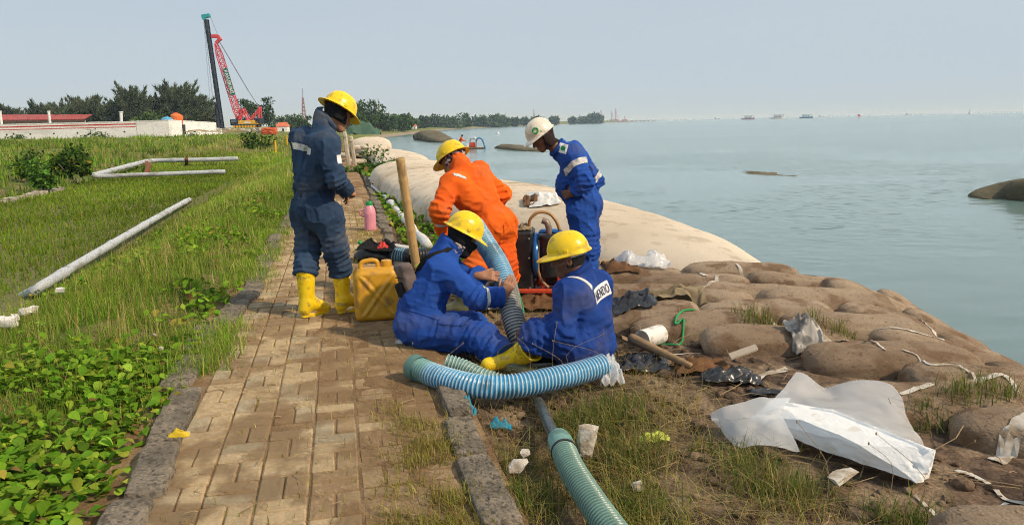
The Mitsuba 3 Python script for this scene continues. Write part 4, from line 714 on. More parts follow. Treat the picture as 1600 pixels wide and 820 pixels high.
kt, TUBEMESH = big_tube('geotextile_tube', 'huge cream sand filled fabric tube running along the water behind the pump', 'sand tube',
    [(2.62, 7.22, -0.32, 0.10, 0.16), (2.25, 7.75, -0.36, 0.55, 0.36), (1.75, 8.5, -0.38, 0.95, 0.56), (1.15, 9.5, -0.40, 1.12, 0.72), (0.40, 10.9, -0.42, 1.20, 0.86), (-0.35, 12.6, -0.44, 1.22, 0.94), (-1.0, 14.6, -0.44, 1.12, 0.90), (-1.25, 15.5, -0.44, 1.04, 0.80), (-1.55, 16.6, -0.44, 1.16, 0.92), (-2.15, 19, -0.44, 1.22, 0.98), (-2.8, 22, -0.44, 1.15, 0.92), (-3.15, 24, -0.4, 0.75, 0.6), (-3.3, 25, -0.35, 0.2, 0.3)], 220, M_TUBE, 3)
tv_ = np.asarray(TUBEMESH.vertices); tn_ = vnormals(TUBEMESH)
for i_ in (62, 66, 128, 131): add(kt + '__seam', tube(np.vstack([tv_[i_ * 48 + k_] + tn_[i_ * 48 + k_] * 0.004 for k_ in range(0, 25)]), 0.011, 6)[0], M_TUBE, True)
tag(big_tube('geotextile_tube', 'second cream sand tube farther along, just beyond the nearest one', 'sand tube', [(-3.2, 24.6, -0.4, 0.2, 0.3), (-3.5, 26.2, -0.42, 0.9, 0.75), (-4.2, 30, -0.45, 1.1, 0.85), (-5.3, 36, -0.5, 1.1, 0.8), (-6.4, 42, -0.5, 0.9, 0.7), (-6.7, 43.5, -0.5, 0.2, 0.3)], 90, M_TUBE, 8)[0], 'second cream sand tube farther along, just beyond the nearest one', 'sand tube')
tag(big_tube('geotextile_tube', 'hump of tan sand tubes in the distance behind the navy worker', 'sand tube', [(-6.9, 40.0, -0.4, 0.2, 0.3), (-7.3, 41.5, -0.3, 1.0, 1.0), (-7.9, 44.5, -0.3, 1.2, 1.15), (-8.6, 48, -0.3, 1.0, 0.9), (-8.9, 49.5, -0.4, 0.2, 0.3)], 60, M_TUBE, 9)[0], 'hump of tan sand tubes in the distance behind the navy worker', 'sand tube')
for lab, pts, sd in (('dark weathered sand tube standing out of the water, the farthest hump', [(*(-16.232, 138.1, -1.35), 0.3, 0.5), (*(-15.51, 141.8, -1.45), 2.0, 2.0), (*(-13.927, 137.6, -1.5), 2.3, 2.1), (*(-10.189, 117.6, -1.4), 1.8, 1.1), (*(-8.321, 110.6, -1.35), 0.4, 0.3)], 1),
                     ('low dark sand tube awash in the water behind the white helmet', [(*(-1.333, 80.895, -1.3), 0.3, 0.25), (*(-0.543, 81.381, -1.4), 1.0, 0.72), (*(0.62, 77.047, -1.4), 1.1, 0.70), (*(2.101, 71.585, -1.35), 0.9, 0.45), (*(3.331, 67.966, -1.35), 0.3, 0.25)], 2),
                     ('dark mossy sand tube rising from the water at the right edge', [(*(14.043, 22.81, -1.3), 0.15, 0.22), (*(14.702, 23.433, -1.4), 0.8, 0.52), (*(15.245, 23.421, -1.45), 1.1, 0.86), (*(15.701, 22.797, -1.45), 1.2, 1.02), (*(16.522, 21.492, -1.45), 1.2, 1.0), (*(16.641, 20.307, -1.4), 0.3, 0.3)], 3),
                     ('pale sand tube just breaking the surface in the middle of the bay', [(*(9.937, 37.051, -1.3), 0.3, 0.1), (*(11.09, 37.523, -1.45), 1.0, 0.365), (*(11.718, 35.645, -1.45), 1.1, 0.385), (*(12.043, 33.651, -1.45), 0.9, 0.365), (*(11.59, 30.536, -1.3), 0.3, 0.1)], 4)):
    big_tube('geotextile_tube', lab, 'sand tube', pts, 40, M_TUBE2, sd, 0.05, seg=32)

# ---------------------------------------------------------------- sandbags stepping down to the water
def bag_color(p, n, uv):
    a = fbm(p.x * 1.6, p.y * 1.6, p.z * 2, 3); b = fbm(p.x * 8, p.y * 8, p.z * 8, 4); g = noise(p.x * 220, p.y * 220, p.z * 220); s = smoothstep(0.74, 0.80, noise(p.x * 85, p.y * 85, p.z * 85))
    c = mix(mix((0.215, 0.155, 0.105), (0.300, 0.228, 0.160), smoothstep(0.35, 0.68, a)), (0.145, 0.088, 0.052), smoothstep(0.48, 0.68, b) * 0.8)
    return mix(c, (0.07, 0.045, 0.03), s * 0.45) * (0.82 + 0.36 * g)
M_BAGS = mat('earthy_sandbag', bag_color, 0.95, 0.12, lambda p, n, uv: 0.75 * fbm(p.x * 22, p.y * 22, p.z * 22, 4) + 0.25 * noise(p.x * 190, p.y * 190, p.z * 190), 0.016, 3e-3)
def bag_mesh(seed):
    r = np.random.default_rng(seed); nu, nv = 30, 20; U, V = np.meshgrid(np.linspace(-np.pi, np.pi, nu), np.linspace(-np.pi / 2, np.pi / 2, nv), indexing='ij')
    sp = lambda a, e: np.sign(a) * np.abs(a) ** e
    x = 0.50 * sp(np.cos(V), 0.42) * sp(np.cos(U), 0.45); y = 0.196 * sp(np.cos(V), 0.62) * sp(np.sin(U), 0.6); z = 0.118 * sp(np.sin(V), 0.85); P = np.stack([x, y, z], -1)
    n_ = P / (np.linalg.norm(P, axis=-1, keepdims=True) + 1e-9); d = (meshkit.fbm(P * 4 + seed * 5.1, 3, seed) - 0.5) * 0.06 + (meshkit.fbm(P * 15 + seed, 3, seed + 1) - 0.5) * 0.035
    for _ in range(r.integers(1, 4)):
        o, a = r.uniform(-0.36, 0.36), r.uniform(-0.5, 0.5); l = x - o - a * y + 0.05 * (meshkit.noise(P * 9 + seed, seed + 7) - 0.5); d = d - 0.034 * np.exp(-(l / 0.015)**2) * (z > 0) * r.uniform(0.4, 1)
    P = P + n_ * d[..., None]; i, j = np.meshgrid(np.arange(nu - 1), np.arange(nv - 1), indexing='ij'); k = i * nv + j; k2 = ((i + 1) % (nu - 1)) * nv + j
    f = np.concatenate([np.stack([k, k2, k2 + 1], -1).reshape(-1, 3), np.stack([k, k2 + 1, k + 1], -1).reshape(-1, 3)]); return trimesh.Trimesh(P[:-1].reshape(-1, 3), f, process=False)
BAGM = [bag_mesh(i) for i in range(7)]; BAGP = [ply(m, M_BAGS, True) for m in BAGM]
from shapely.geometry import Polygon, Point
zone = Polygon([(0.55, 7.15), (1.2, 7.6), (2.5, 7.0), (3.9, 6.6), (4.9, 4.6), (5.0, 1.7), (1.5, 1.5), (1.62, 2.35), (1.98, 2.75), (2.08, 3.2), (2.02, 3.5), (1.75, 4.05), (1.28, 4.65), (0.95, 5.55)])
r = np.random.default_rng(17); allbags, ang = [], math.radians(-9); ea, eb = A(math.cos(ang), math.sin(ang), 0), A(-math.sin(ang), math.cos(ang), 0)
for j in range(-2, 28):
    for i in range(-2, 14):
        p = A(0.2, 1.3, 0) + ea * (1.0 * i + (0.5 if j % 2 else 0) + r.normal(0, 0.03)) + eb * (0.375 * j + r.normal(0, 0.012))
        if not zone.contains(Point(p[0], p[1])): continue
        zz = float(ground(p[0], p[1])); e = 0.12; gx = (float(ground(p[0] + e, p[1])) - float(ground(p[0] - e, p[1]))) / (2 * e); gy = (float(ground(p[0], p[1] + e)) - float(ground(p[0], p[1] - e))) / (2 * e)
        if zz < -1.25: continue
        k = r.integers(7); R = frame(A(-gx, -gy, 1), A(math.cos(ang + r.normal(0, 0.10)), math.sin(ang + r.normal(0, 0.10)), 0)) @ trimesh.transformations.rotation_matrix(r.normal(0, 0.07), [1, 0.4, 0])[:3, :3]
        q = A(p[0], p[1], zz + 0.0 + r.normal(0, 0.02) - 0.10 * math.exp(-((p[0] - 1.6) / 0.30)**2 - ((p[1] - 2.72) / 0.25)**2) + 0.06 * (p[1] < 3.5)); sc = r.uniform(0.98, 1.06); key = add('sandbag', BAGP[k], None, to_world=world(R, q, sc)); allbags.append((moved(BAGM[k], R, q, sc), key, p))
near = min(allbags, key=lambda b: np.hypot(b[2][0] - 2.3, b[2][1] - 2.6))[1]
for _, key, p in allbags:
    lab, grp = ('earth covered sandbag in the bank right of the plastic sheet', 'sandbags in the nearer bank') if p[1] < 4.2 else (('brown sandbag at the rim of the bank, sloping down to the water', 'sandbags at the rim of the bank') if st(p[0], p[1])[1] > 3.7 else ('flattened brown sandbag in the bank between seated worker and water', 'sandbags in the middle of the bank'))
    tag(key, lab, 'sandbag', grp)
GROUNDSET = cat(*[b[0] for b in allbags], TUBEMESH); _ray = trimesh.ray.ray_triangle.RayMeshIntersector(GROUNDSET)
try:
    from trimesh.ray.ray_pyembree import RayMeshIntersector as _RMI; _ray = _RMI(GROUNDSET)
except Exception: pass
def top(x, y):
    """Height of whatever lies on the ground at (x, y): a sandbag or the earth itself."""
    x, y = np.atleast_1d(np.asarray(x, float)), np.atleast_1d(np.asarray(y, float)); z = np.array(ground(x, y), float)
    loc, ri, _ = _ray.intersects_location(np.stack([x, y, 0 * x + 5], 1), np.tile([0, 0, -1.0], (len(x), 1)), multiple_hits=False); z[ri] = np.maximum(z[ri], loc[:, 2]); return z
def lay(pts, n, dz=0.0):
    q = spline(np.asarray(pts, float), n); q[:, 2] = top(q[:, 0], q[:, 1]) + dz; q[:, 2] = ndimage.gaussian_filter1d(q[:, 2], 1.2); return q
tz = top(TUFT[:, 0], TUFT[:, 1]); keep = tz > -0.7; r = np.random.default_rng(92); TUFT = np.column_stack([TUFT[:, :2], tz - 0.005])[keep]; n = len(TUFT)
m, c = blades(TUFT, r.uniform(0.04, 0.15, n), 0.0042 * r.uniform(0.8, 1.5, n), np.abs(r.normal(0.5, 0.35, n)), r.uniform(0, 6.283, n), colors(r, n, [(0.10, 0.16, 0.03), OLIVE, STRAW, DRY], [3.5, 3, 2.2, 1.2])); tag(add('grass', m, M_BLADE, False, color=c), 'scattered tufts of green and straw grass among soil and sandbags', 'grass', kind='stuff')
M_STRIP = mat('white_geotextile_strip', lambda p, n, uv: mix((0.52, 0.48, 0.42), (0.33, 0.27, 0.20), smoothstep(0.45, 0.7, fbm(p.x * 18, p.y * 18, p.z * 18, 3))), 0.9, 0.2)
def ribbon(pts, w, seed, n=None):
    n = n or max(8, int(np.linalg.norm(np.diff(np.asarray(pts), axis=0), axis=1).sum() / 0.025)); q = spline(np.asarray(pts, float), n); d = np.gradient(q, axis=0); d[:, 2] = 0; d /= np.linalg.norm(d, axis=1, keepdims=True) + 1e-9; s = np.stack([-d[:, 1], d[:, 0], 0 * d[:, 0]], 1)
    ww = w * (0.35 + 1.1 * meshkit.fbm(q * 14 + seed, 3, seed)); rows = []
    for o in (-1, -0.3, 0.4, 1):
        z = q + s * (ww * o / 2)[:, None]; z[:, 2] = top(z[:, 0], z[:, 1]) + 0.003 + 0.012 * meshkit.noise(z * 30, seed) ** 2; rows.append(z)
    return thick(sheet(np.stack(rows, 1)), 0.0015)
STRIPS = [([(1.949, 4.749, 0), (1.974, 4.62, 0), (1.982, 4.471, 0)], 0.05), ([(2.117, 4.514, 0), (2.141, 4.408, 0), (2.137, 4.273, 0)], 0.016), ([(2.232, 4.278, 0), (2.298, 4.214, 0), (2.253, 4.027, 0), (2.387, 4.017, 0), (2.405, 3.832, 0)], 0.013), ([(1.887, 3.606, 0), (2.095, 3.7, 0)], 0.03),
          ([(2.265, 3.802, 0), (2.475, 3.847, 0), (2.554, 3.852, -0), (2.579, 3.725, 0)], 0.035), ([(2.36, 4.851, 0), (2.491, 4.78, 0), (2.73, 4.731, 0)], 0.035), ([(2.817, 5.277, 0), (2.823, 5.136, 0), (2.8, 4.955, 0)], 0.04), ([(1.836, 3.021, 0), (1.892, 2.915, 0), (1.878, 2.75, 0), (1.937, 2.711, 0)], 0.022),
          ([(1.752, 2.644, 0), (1.862, 2.724, 0)], 0.02), ([(2.044, 3.093, 0), (2.25, 3.225, 0), (2.403, 3.281, 0)], 0.07), ([(1.492, 6.196, 0), (1.618, 6.281, 0), (1.751, 6.524, 0), (1.804, 6.682, 0)], 0.04), ([(1.676, 6.927, 0), (1.711, 6.692, 0)], 0.05), ([(2.058, 6.974, 0), (2.114, 6.732, 0)], 0.03),
          ([(1.789, 5.157, 0), (1.848, 5.051, 0), (1.93, 4.901, 0)], 0.04), ([(0.988, 4.753, 0), (1.202, 4.794, 0)], 0.015), ([(1.337, 4.167, 0), (1.452, 4.298, 0), (1.615, 4.372, 0)], 0.055), ([(1.003, 4.454, 0), (1.13, 4.47, 0)], 0.04), ([(1.553, 2.808, 0), (1.557, 2.713, 0), (1.553, 2.605, 0)], 0.02)]
for i, (pts, w) in enumerate(STRIPS):
    tag(add('fabric_strip', ribbon(pts, w, i), M_STRIP, True), 'frayed white strip of geotextile lying in a seam between sandbags', 'fabric strip', 'white strips between the sandbags')
# the corrugated drain hose that lies against the foot of the big tube
M_RIB = mat('cream_ribbed_plastic', lambda p, n, uv: mix((0.40, 0.32, 0.19), (0.28, 0.21, 0.12), fbm(p.x * 14, p.y * 14, p.z * 14, 3)), 0.7, 0.3)
q = spline([(0.719, 8.137, -0.08), (1.07, 7.947, -0.06), (1.695, 7.743, -0.05), (2.168, 7.566, -0.08), (2.439, 7.41, -0.12), (2.63, 7.56, -0.2)], 620)
tag(add('ribbed_hose', tube(q, 0.050, 12, ripple=lambda S, th: 0.008 * np.cos(S * 2 * np.pi / 0.026))[0], M_RIB, True), 'cream ribbed hose lying along the foot of the big tube', 'hose')

# ---------------------------------------------------------------- hoses
def spiral_hose(key, label, pts, r, n, pal, pitch=0.021, seg=22, ends=True, depth=0.004, palf=None):
    q = spline(pts, n); m, S, TH = tube(q, r, seg, caps=False, ripple=lambda S, th: depth * np.cos((S / pitch + th / (2 * np.pi)) * 2 * np.pi)); ph = (S / pitch + TH / (2 * np.pi)) % 1.0
    rib = np.exp(-((np.minimum(ph, 1 - ph)) / 0.17)**2)[:, None]; a, b = np.asarray(pal[0], float), np.asarray(pal[1], float); nz = meshkit.fbm(np.asarray(m.vertices) * 12, 3, 3)[:, None]
    c = a * (1 - rib) + b * rib
    if palf is not None: c = palf(S / S.max(), rib, c)
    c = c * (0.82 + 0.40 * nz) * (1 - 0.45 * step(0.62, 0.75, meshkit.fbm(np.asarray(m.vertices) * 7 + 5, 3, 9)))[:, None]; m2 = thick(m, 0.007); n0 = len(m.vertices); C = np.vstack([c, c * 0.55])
    if m.volume < 0: m2.invert()
    return tag(add(key, m2, M_HOSE, True, color=C), label, 'hose'), q
M_HOSE = 'material_hose'
scene[M_HOSE] = {'type': 'twosided', 'bsdf': {'type': 'principled', 'base_color': VC, 'roughness': 0.32, 'specular': 0.5}}
CYAN, WHT, TEAL = (0.022, 0.23, 0.44), (0.48, 0.54, 0.54), (0.13, 0.27, 0.25)
def lower(u, rib, c): k = step(0.50, 0.62, u)[:, None]; g = A(0.10, 0.11, 0.12) * (1 - rib) + A(0.50, 0.48, 0.44) * rib; return c * (1 - k) + g * k
spiral_hose('spiral_hose', 'blue and white spiral hose held upright by the seated man', [(-0.27, 5.62, 0.692), (-0.193, 5.44, 0.594), (-0.098, 5.26, 0.468), (-0.042, 5.1, 0.342), (-0.007, 4.92, 0.195), (0.039, 4.8, 0.063), (0.093, 4.76, -0.028)], 0.071, 520, (CYAN, WHT), palf=lower)
def tealend(u, rib, c): k = step(0.14, 0.06, u)[:, None]; return c * (1 - k) + (A(*TEAL) * (0.8 + 0.5 * rib)) * k
h2, q2 = spiral_hose('spiral_hose', 'blue and white spiral hose lying curved on the ground in front of the men', [(-0.549, 4.201, 0.07), (-0.399, 4.053, 0.06), (-0.202, 3.932, 0.05), (-0.015, 3.934, 0.045), (0.194, 4.02, 0.05), (0.36, 4.118, 0.05), (0.51, 4.215, 0.06)], 0.063, 560, (CYAN, (0.52, 0.60, 0.62)), palf=tealend)
tag(add('hose_collar', tube(np.array([q2[0] - unit(q2[8] - q2[0]) * 0.035, q2[12]]), 0.069, 28, caps=False, ripple=lambda S, th: 0.004 * np.cos(S * 2 * np.pi / 0.02))[0], mat('teal_plastic', lambda p, n, uv: mix((0.12, 0.24, 0.21), (0.07, 0.15, 0.13), fbm(p.x * 25, p.y * 25, p.z * 25, 3)), 0.5), True), 'dull teal collar on the open left end of the lying blue hose', 'collar')
spiral_hose('spiral_hose', 'short length of pale green spiral hose behind the lying blue hose', [(-0.403, 4.361, 0.05), (-0.306, 4.35, 0.02), (-0.193, 4.298, -0.02), (-0.053, 4.27, -0.06)], 0.05, 160, ((0.10, 0.20, 0.19), (0.42, 0.52, 0.48)))
def rusty(u, rib, c): return c * A(1.0, 0.97, 0.92)
h3, q3 = spiral_hose('spiral_hose', 'teal ribbed hose half buried in grass in the foreground', [(0.202, 3.085, 0.05), (0.221, 2.911, 0.05), (0.258, 2.711, 0.05), (0.304, 2.499, 0.05), (0.36, 2.28, 0.05)], 0.051, 420, ((0.06, 0.14, 0.125), (0.20, 0.33, 0.29)), 0.019, palf=rusty)
e = unit(q3[6] - q3[0]); cuff = spline([q3[0] - e * 0.16 - A(0, 0, 0.03), q3[0] - e * 0.12, q3[0] - e * 0.05, q3[0] + e * 0.02], 24); rr = np.interp(np.linspace(0, 1, 24), [0, 0.12, 0.5, 0.8, 1], [0.028, 0.048, 0.055, 0.056, 0.053])
tag(add('hose_cuff', tube(cuff, rr, 24)[0], M_TEALC := mat('worn_teal_rubber', lambda p, n, uv: mix((0.16, 0.31, 0.27), (0.10, 0.19, 0.16), smoothstep(0.45, 0.65, fbm(p.x * 25, p.y * 25, p.z * 25, 4))), 0.5), True), 'smooth worn teal cuff capping the end of the foreground hose', 'hose cuff')
add(h3 + '__clamp', tube(np.array([q3[0] + e * 0.004, q3[0] + e * 0.018]), 0.058, 24)[0], M_BLACKRUBBER)
q = spline([(0.117, 4.054, -0.07), (0.14, 3.826, -0.05), (0.162, 3.534, -0.02), (0.182, 3.249, 0.02)], 30)
tag(add('clear_hose', tube(q, 0.030, 14)[0], mat('smoky_plastic', lambda p, n, uv: mix((0.09, 0.10, 0.10), (0.035, 0.038, 0.038), fbm(p.x * 20, p.y * 20, p.z * 20, 3)), 0.25, 0.6), True), 'smoky grey smooth hose running from under the blue hose to the teal cuff', 'hose')

# ---------------------------------------------------------------- pump set
pk = thing('pump', 'diesel pump set with black radiator, blue fan ring and red frame between the workers', 'pump')
O_ = A(*(0.245, 6.42, 0.028)); M_PUMPRED = mat('worn_red_paint', lambda p, n, uv: mix((0.55, 0.065, 0.025), (0.30, 0.07, 0.035), smoothstep(0.5, 0.7, fbm(p.x * 22, p.y * 22, p.z * 22, 4))), 0.5, 0.4)
M_BLACKP = mat('oily_black_paint', lambda p, n, uv: mix((0.010, 0.010, 0.011), (0.026, 0.024, 0.022), smoothstep(0.5, 0.75, fbm(p.x * 18, p.y * 18, p.z * 18, 4))), 0.4, 0.5)
M_BLUEP = mat('blue_metal', (0.015, 0.11, 0.32), 0.2, 0.6, metallic=0.35)
pR = rotz(math.radians(-6)); L_ = lambda x, y, z: O_ + pR @ A(x, y, z)
def pbox(name, x, y, z, sx, sy, sz, mt, c=0.01): return add(f'{pk}__{name}', moved(bevel_box(sx, sy, sz, c), pR, L_(x, y, z)), mt)
pbox('tray', 0.02, 0, -0.03, 0.37, 0.34, 0.085, M_PUMPRED, 0.006)
for s in (-1, 1): pbox('rail', 0.02, 0.19 * s, 0.028, 0.42, 0.045, 0.03, M_PUMPRED, 0.004)
for x in (0.02, 0.175): pbox('bracket', x, -0.10, 0.11, 0.028, 0.05, 0.19, M_PUMPRED, 0.004)
pbox('radiator', -0.135, 0.0, 0.235, 0.155, 0.34, 0.56, M_BLACKP, 0.018)
for i in range(0): pbox('radiator__fin', -0.135, -0.172, 0.02 + i * 0.05, 0.12, 0.010, 0.012, M_BLACKP, 0.003)
for z in (0.05, 0.30, 0.46): pbox('radiator__bolt', -0.085, -0.178, z, 0.016, 0.012, 0.016, M_STEEL, 0.004)
ringp = lathe([(0.165, -0.02), (0.180, -0.024), (0.195, -0.02), (0.198, 0.0), (0.195, 0.02), (0.180, 0.024), (0.165, 0.02), (0.160, 0.0), (0.165, -0.02)], 40); add(f'{pk}__fan_ring', moved(ringp, pR @ frame(A(1, 0, 0)), L_(-0.035, 0.0, 0.29)), M_BLUEP, True)
for i in range(6): add(f'{pk}__fan_blade', moved(bevel_box(0.05, 0.15, 0.008, 0.003), pR @ frame(A(1, 0, 0)) @ rotz(i * math.pi / 3) @ trimesh.transformations.rotation_matrix(0.5, [0, 1, 0])[:3, :3], L_(-0.035, 0, 0.29) + pR @ (frame(A(1, 0, 0)) @ rotz(i * math.pi / 3) @ A(0, 0.09, 0))), M_BLACKP)
pbox('fuel_tank', 0.075, 0.12, 0.475, 0.20, 0.12, 0.05, M_BLUEP, 0.022); pbox('engine_block', 0.10, 0.03, 0.20, 0.24, 0.24, 0.30, M_BLACKP, 0.02)
for i in range(5): pbox('engine_block__fin', 0.10, -0.098, 0.12 + i * 0.045, 0.20, 0.018, 0.012, M_BLACKP, 0.003)
add(f'{pk}__muffler', moved(lathe([(0, 0.0), (0.074, 0.0), (0.086, 0.015), (0.086, 0.33), (0.074, 0.36), (0, 0.36)], 26), pR, L_(0.075, -0.10, 0.13)), M_BLACKP, True)
add(f'{pk}__exhaust_pipe', tube(spline([L_(0.075, -0.09, 0.47), L_(0.073, -0.09, 0.54), L_(0.055, -0.09, 0.585), L_(0.02, -0.09, 0.60)], 22), 0.026, 14)[0], mat('rusty_exhaust', lambda p, n, uv: mix((0.20, 0.12, 0.08), (0.30, 0.26, 0.22), fbm(p.x * 40, p.y * 40, p.z * 40, 3)), 0.45, metallic=0.5), True)
add(f'{pk}__fuel_line', tube(spline([L_(-0.10, 0.02, 0.52), L_(-0.085, 0.0, 0.60), L_(-0.02, 0.0, 0.655), L_(0.07, 0.02, 0.645), L_(0.13, 0.02, 0.58), L_(0.16, 0.03, 0.50)], 40), 0.013, 10)[0], M_BRASS := mat('brown_hose', (0.36, 0.19, 0.07), 0.4), True)
add(f'{pk}__fuel_line', tube(spline([L_(0.0, -0.12, 0.44), L_(-0.012, -0.15, 0.32), L_(-0.015, -0.16, 0.20), L_(0.02, -0.15, 0.10), L_(0.07, -0.16, 0.05)], 30), 0.013, 10)[0], mat('tan_hose', (0.30, 0.18, 0.10), 0.5), True)
add(f'{pk}__coupling', moved(lathe([(0, -0.03), (0.05, -0.03), (0.054, -0.02), (0.042, 0), (0.054, 0.02), (0.05, 0.03), (0, 0.03)], 28), pR @ frame(A(1, 0.3, 0)), L_(0.0, -0.05, 0.09)), M_PUMPRED, 40)
add(f'{pk}__guard', moved(bevel_box(0.09, 0.03, 0.15, 0.01), pR, L_(0.185, -0.17, 0.08)), M_PUMPRED)
def crumple(c, sx, sy, h, seed, n=34, f=3.0, edge=0.18, fold=0.0, az=0.0, drape=True, thick_=0.003):
    """A crumpled cloth or film lying about c."""
    g = np.linspace(-1, 1, n); U, V = np.meshgrid(g, g, indexing='ij'); rad = np.maximum(np.abs(U), np.abs(V)); P = np.stack([U, V, 0 * U], -1); a = np.arctan2(V, U)
    sc = 1 - edge * rad * (0.5 + meshkit.noise(np.stack([np.cos(a) * 2.2, np.sin(a) * 2.2, 0 * a + seed], -1), seed))
    x = U * sx * sc + 0.10 * sx * (meshkit.fbm(P * f + 3, 2, seed + 2) - 0.5); y = V * sy * sc + 0.10 * sy * (meshkit.fbm(P * f + 9, 2, seed + 3) - 0.5)
    Pw = P + 0.25 * (np.stack([meshkit.noise(P * 2.2 + seed + 5 * i, seed + i) for i in range(3)], -1) - 0.5); n1 = meshkit.noise(Pw * f * 0.62 + seed, seed); n2 = meshkit.noise(Pw * f * 1.5 + seed, seed + 4); z = h * (np.clip(1.3 - rad, 0.15, 1)) * (0.95 * (1 - np.abs(2 * n1 - 1)) ** 2.2 + 0.30 * (1 - np.abs(2 * n2 - 1)) ** 2 + 0.15)
    q = np.stack([x, y], -1) @ rotz(az)[:2, :2].T + np.asarray(c, float)[:2]; b = top(q[..., 0].ravel(), q[..., 1].ravel()).reshape(n, n) if drape else 0 * x + c[2]
    b = ndimage.gaussian_filter(b, 1.0); return thick(sheet(np.stack([q[..., 0], q[..., 1], b + z + 0.012], -1)), thick_)
M_TARP = mat('black_plastic_film', lambda p, n, uv: mix((0.016, 0.017, 0.020), (0.055, 0.055, 0.058), smoothstep(0.5, 0.7, fbm(p.x * 16, p.y * 16, p.z * 16, 3))), 0.30, 0.6)
M_CANVAS = mat('tan_canvas', lambda p, n, uv: mix((0.30, 0.24, 0.15), (0.17, 0.13, 0.08), fbm(p.x * 24, p.y * 24, p.z * 24, 3)), 0.9, 0.2)
M_BROWNRAG = mat('brown_rag', lambda p, n, uv: mix((0.17, 0.085, 0.04), (0.09, 0.05, 0.025), fbm(p.x * 14, p.y * 14, p.z * 14, 3)), 0.9, 0.2)
M_GREYRAG = mat('grey_woven_bag', lambda p, n, uv: mix((0.42, 0.39, 0.35), (0.16, 0.15, 0.14), smoothstep(0.4, 0.65, fbm(p.x * 18, p.y * 18, p.z * 18, 3))), 0.8, 0.3)
cr = crumple(L_(-0.135, 0, 0), 0.075, 0.13, 0.045, 5, 20, drape=False); cr.apply_translation([0, 0, -cr.bounds[0][2] + L_(0, 0, 0.517)[2]]); tag(add('canvas_rag', cr, M_CANVAS, True), 'crumpled tan canvas rag on top of the black radiator', 'rag')
def litter(key, label, cat_, c, sx, sy, h, mt, seed, group=None, **kw): return tag(add(key, crumple(c, sx, sy, h, seed, **kw), mt, True), label, cat_, group)
litter('black_tarpaulin', 'crumpled black plastic sheet beside the white pipe piece', 'plastic sheet', (0.923, 5.819, -0.05), 0.20, 0.28, 0.07, M_TARP, 1, f=4)
litter('black_tarpaulin', 'torn black plastic on the soil behind the seated name panel man', 'plastic sheet', (0.765, 4.515, -0.05), 0.20, 0.20, 0.06, M_TARP, 2, f=4)
litter('black_tarpaulin', 'bunched black plastic sheet left of the clear plastic film', 'plastic sheet', (1.215, 4.178, -0.05), 0.19, 0.11, 0.07, M_TARP, 3, f=4)
litter('black_tarpaulin', 'dark wet sheet peeping out behind the clear plastic film', 'plastic sheet', (1.378, 3.963, -0.03), 0.14, 0.05, 0.02, M_TARP, 4)
litter('black_tarpaulin', 'black sheeting in the muddy hollow under the upright hose', 'plastic sheet', (-0.171, 6.321, -0.15), 0.30, 0.35, 0.12, M_TARP, 6, f=4)
litter('tan_cloth', 'crumpled tan cloth lying next to the white pipe piece', 'cloth', (1.29, 5.868, -0.05), 0.24, 0.13, 0.09, M_CANVAS, 7)
litter('brown_rag', 'stiff brown sacking at the lower end of the wooden stick', 'rag', (1.114, 4.416, -0.05), 0.20, 0.13, 0.06, M_BROWNRAG, 8)
litter('brown_rag', 'rust brown leathery scrap beside the clear plastic bag', 'rag', (1.03, 7.282, -0.1), 0.20, 0.28, 0.05, M_BROWNRAG, 9)
litter('brown_rag', 'dark brown clods and sacking below the pump frame', 'rag', (0.231, 6.284, -0.15), 0.35, 0.25, 0.08, M_BROWNRAG, 10, f=5)
litter('woven_bag', 'dirty grey woven bag crumpled between two sandbags', 'bag', (1.841, 4.727, -0.05), 0.12, 0.17, 0.10, M_GREYRAG, 11)
litter('white_sheet', 'white cloth draped on top of the cream tube', 'cloth', (0.448, 10.361, 0.42), 0.25, 0.55, 0.06, M_WHITECLOTH, 12)
litter('dark_scrap', 'small dark brown scrap at the edge of the white cloth on the tube', 'scrap', (0.273, 10.224, 0.42), 0.13, 0.28, 0.09, M_BROWNRAG, 13)
M_FILM = 'material_film'
scene[M_FILM] = {'type': 'principledthin', 'base_color': {'type': 'rgb', 'value': [0.95, 0.96, 0.97]}, 'roughness': 0.14, 'spec_trans': 0.34, 'diff_trans': 0.9, 'eta': 1.45}
scene['material_milky_film'] = {**scene[M_FILM], 'spec_trans': 0.30}
litter('plastic_bag', 'clear plastic bag crumpled against the foot of the cream tube', 'plastic bag', (1.248, 7.409, -0.08), 0.30, 0.32, 0.15, 'material_milky_film', 14, f=4, thick_=0.0)
litter('plastic_bag', 'crushed clear plastic bag at the right end of the lying blue hose', 'plastic bag', (0.548, 4.202, -0.02), 0.08, 0.10, 0.14, M_FILM, 15, thick_=0.0)
litter('plastic_wrapper', 'small clear plastic wrapper on the path by the seated man', 'wrapper', (-0.735, 4.933, 0), 0.055, 0.04, 0.03, M_FILM, 16, n=16, drape=False, thick_=0.0)
M_LIME = mat('lime_film', (0.48, 0.55, 0.08), 0.4); litter('food_wrapper', 'yellow green wrapper lying on the dark soil', 'wrapper', (0.641, 3.383, -0.02), 0.085, 0.035, 0.035, M_LIME, 17, n=24)
M_BLUERAG = mat('blue_rag', (0.02, 0.22, 0.34), 0.8); litter('blue_rag', 'turquoise scrap hanging at the kerb under the blue hose', 'rag', (-0.244, 3.76, -0.05), 0.05, 0.07, 0.09, M_BLUERAG, 18, n=20); litter('blue_rag', 'small turquoise scrap in the grass right of the kerb', 'rag', (-0.072, 3.663, -0.05), 0.06, 0.03, 0.05, M_BLUERAG, 19, n=20)
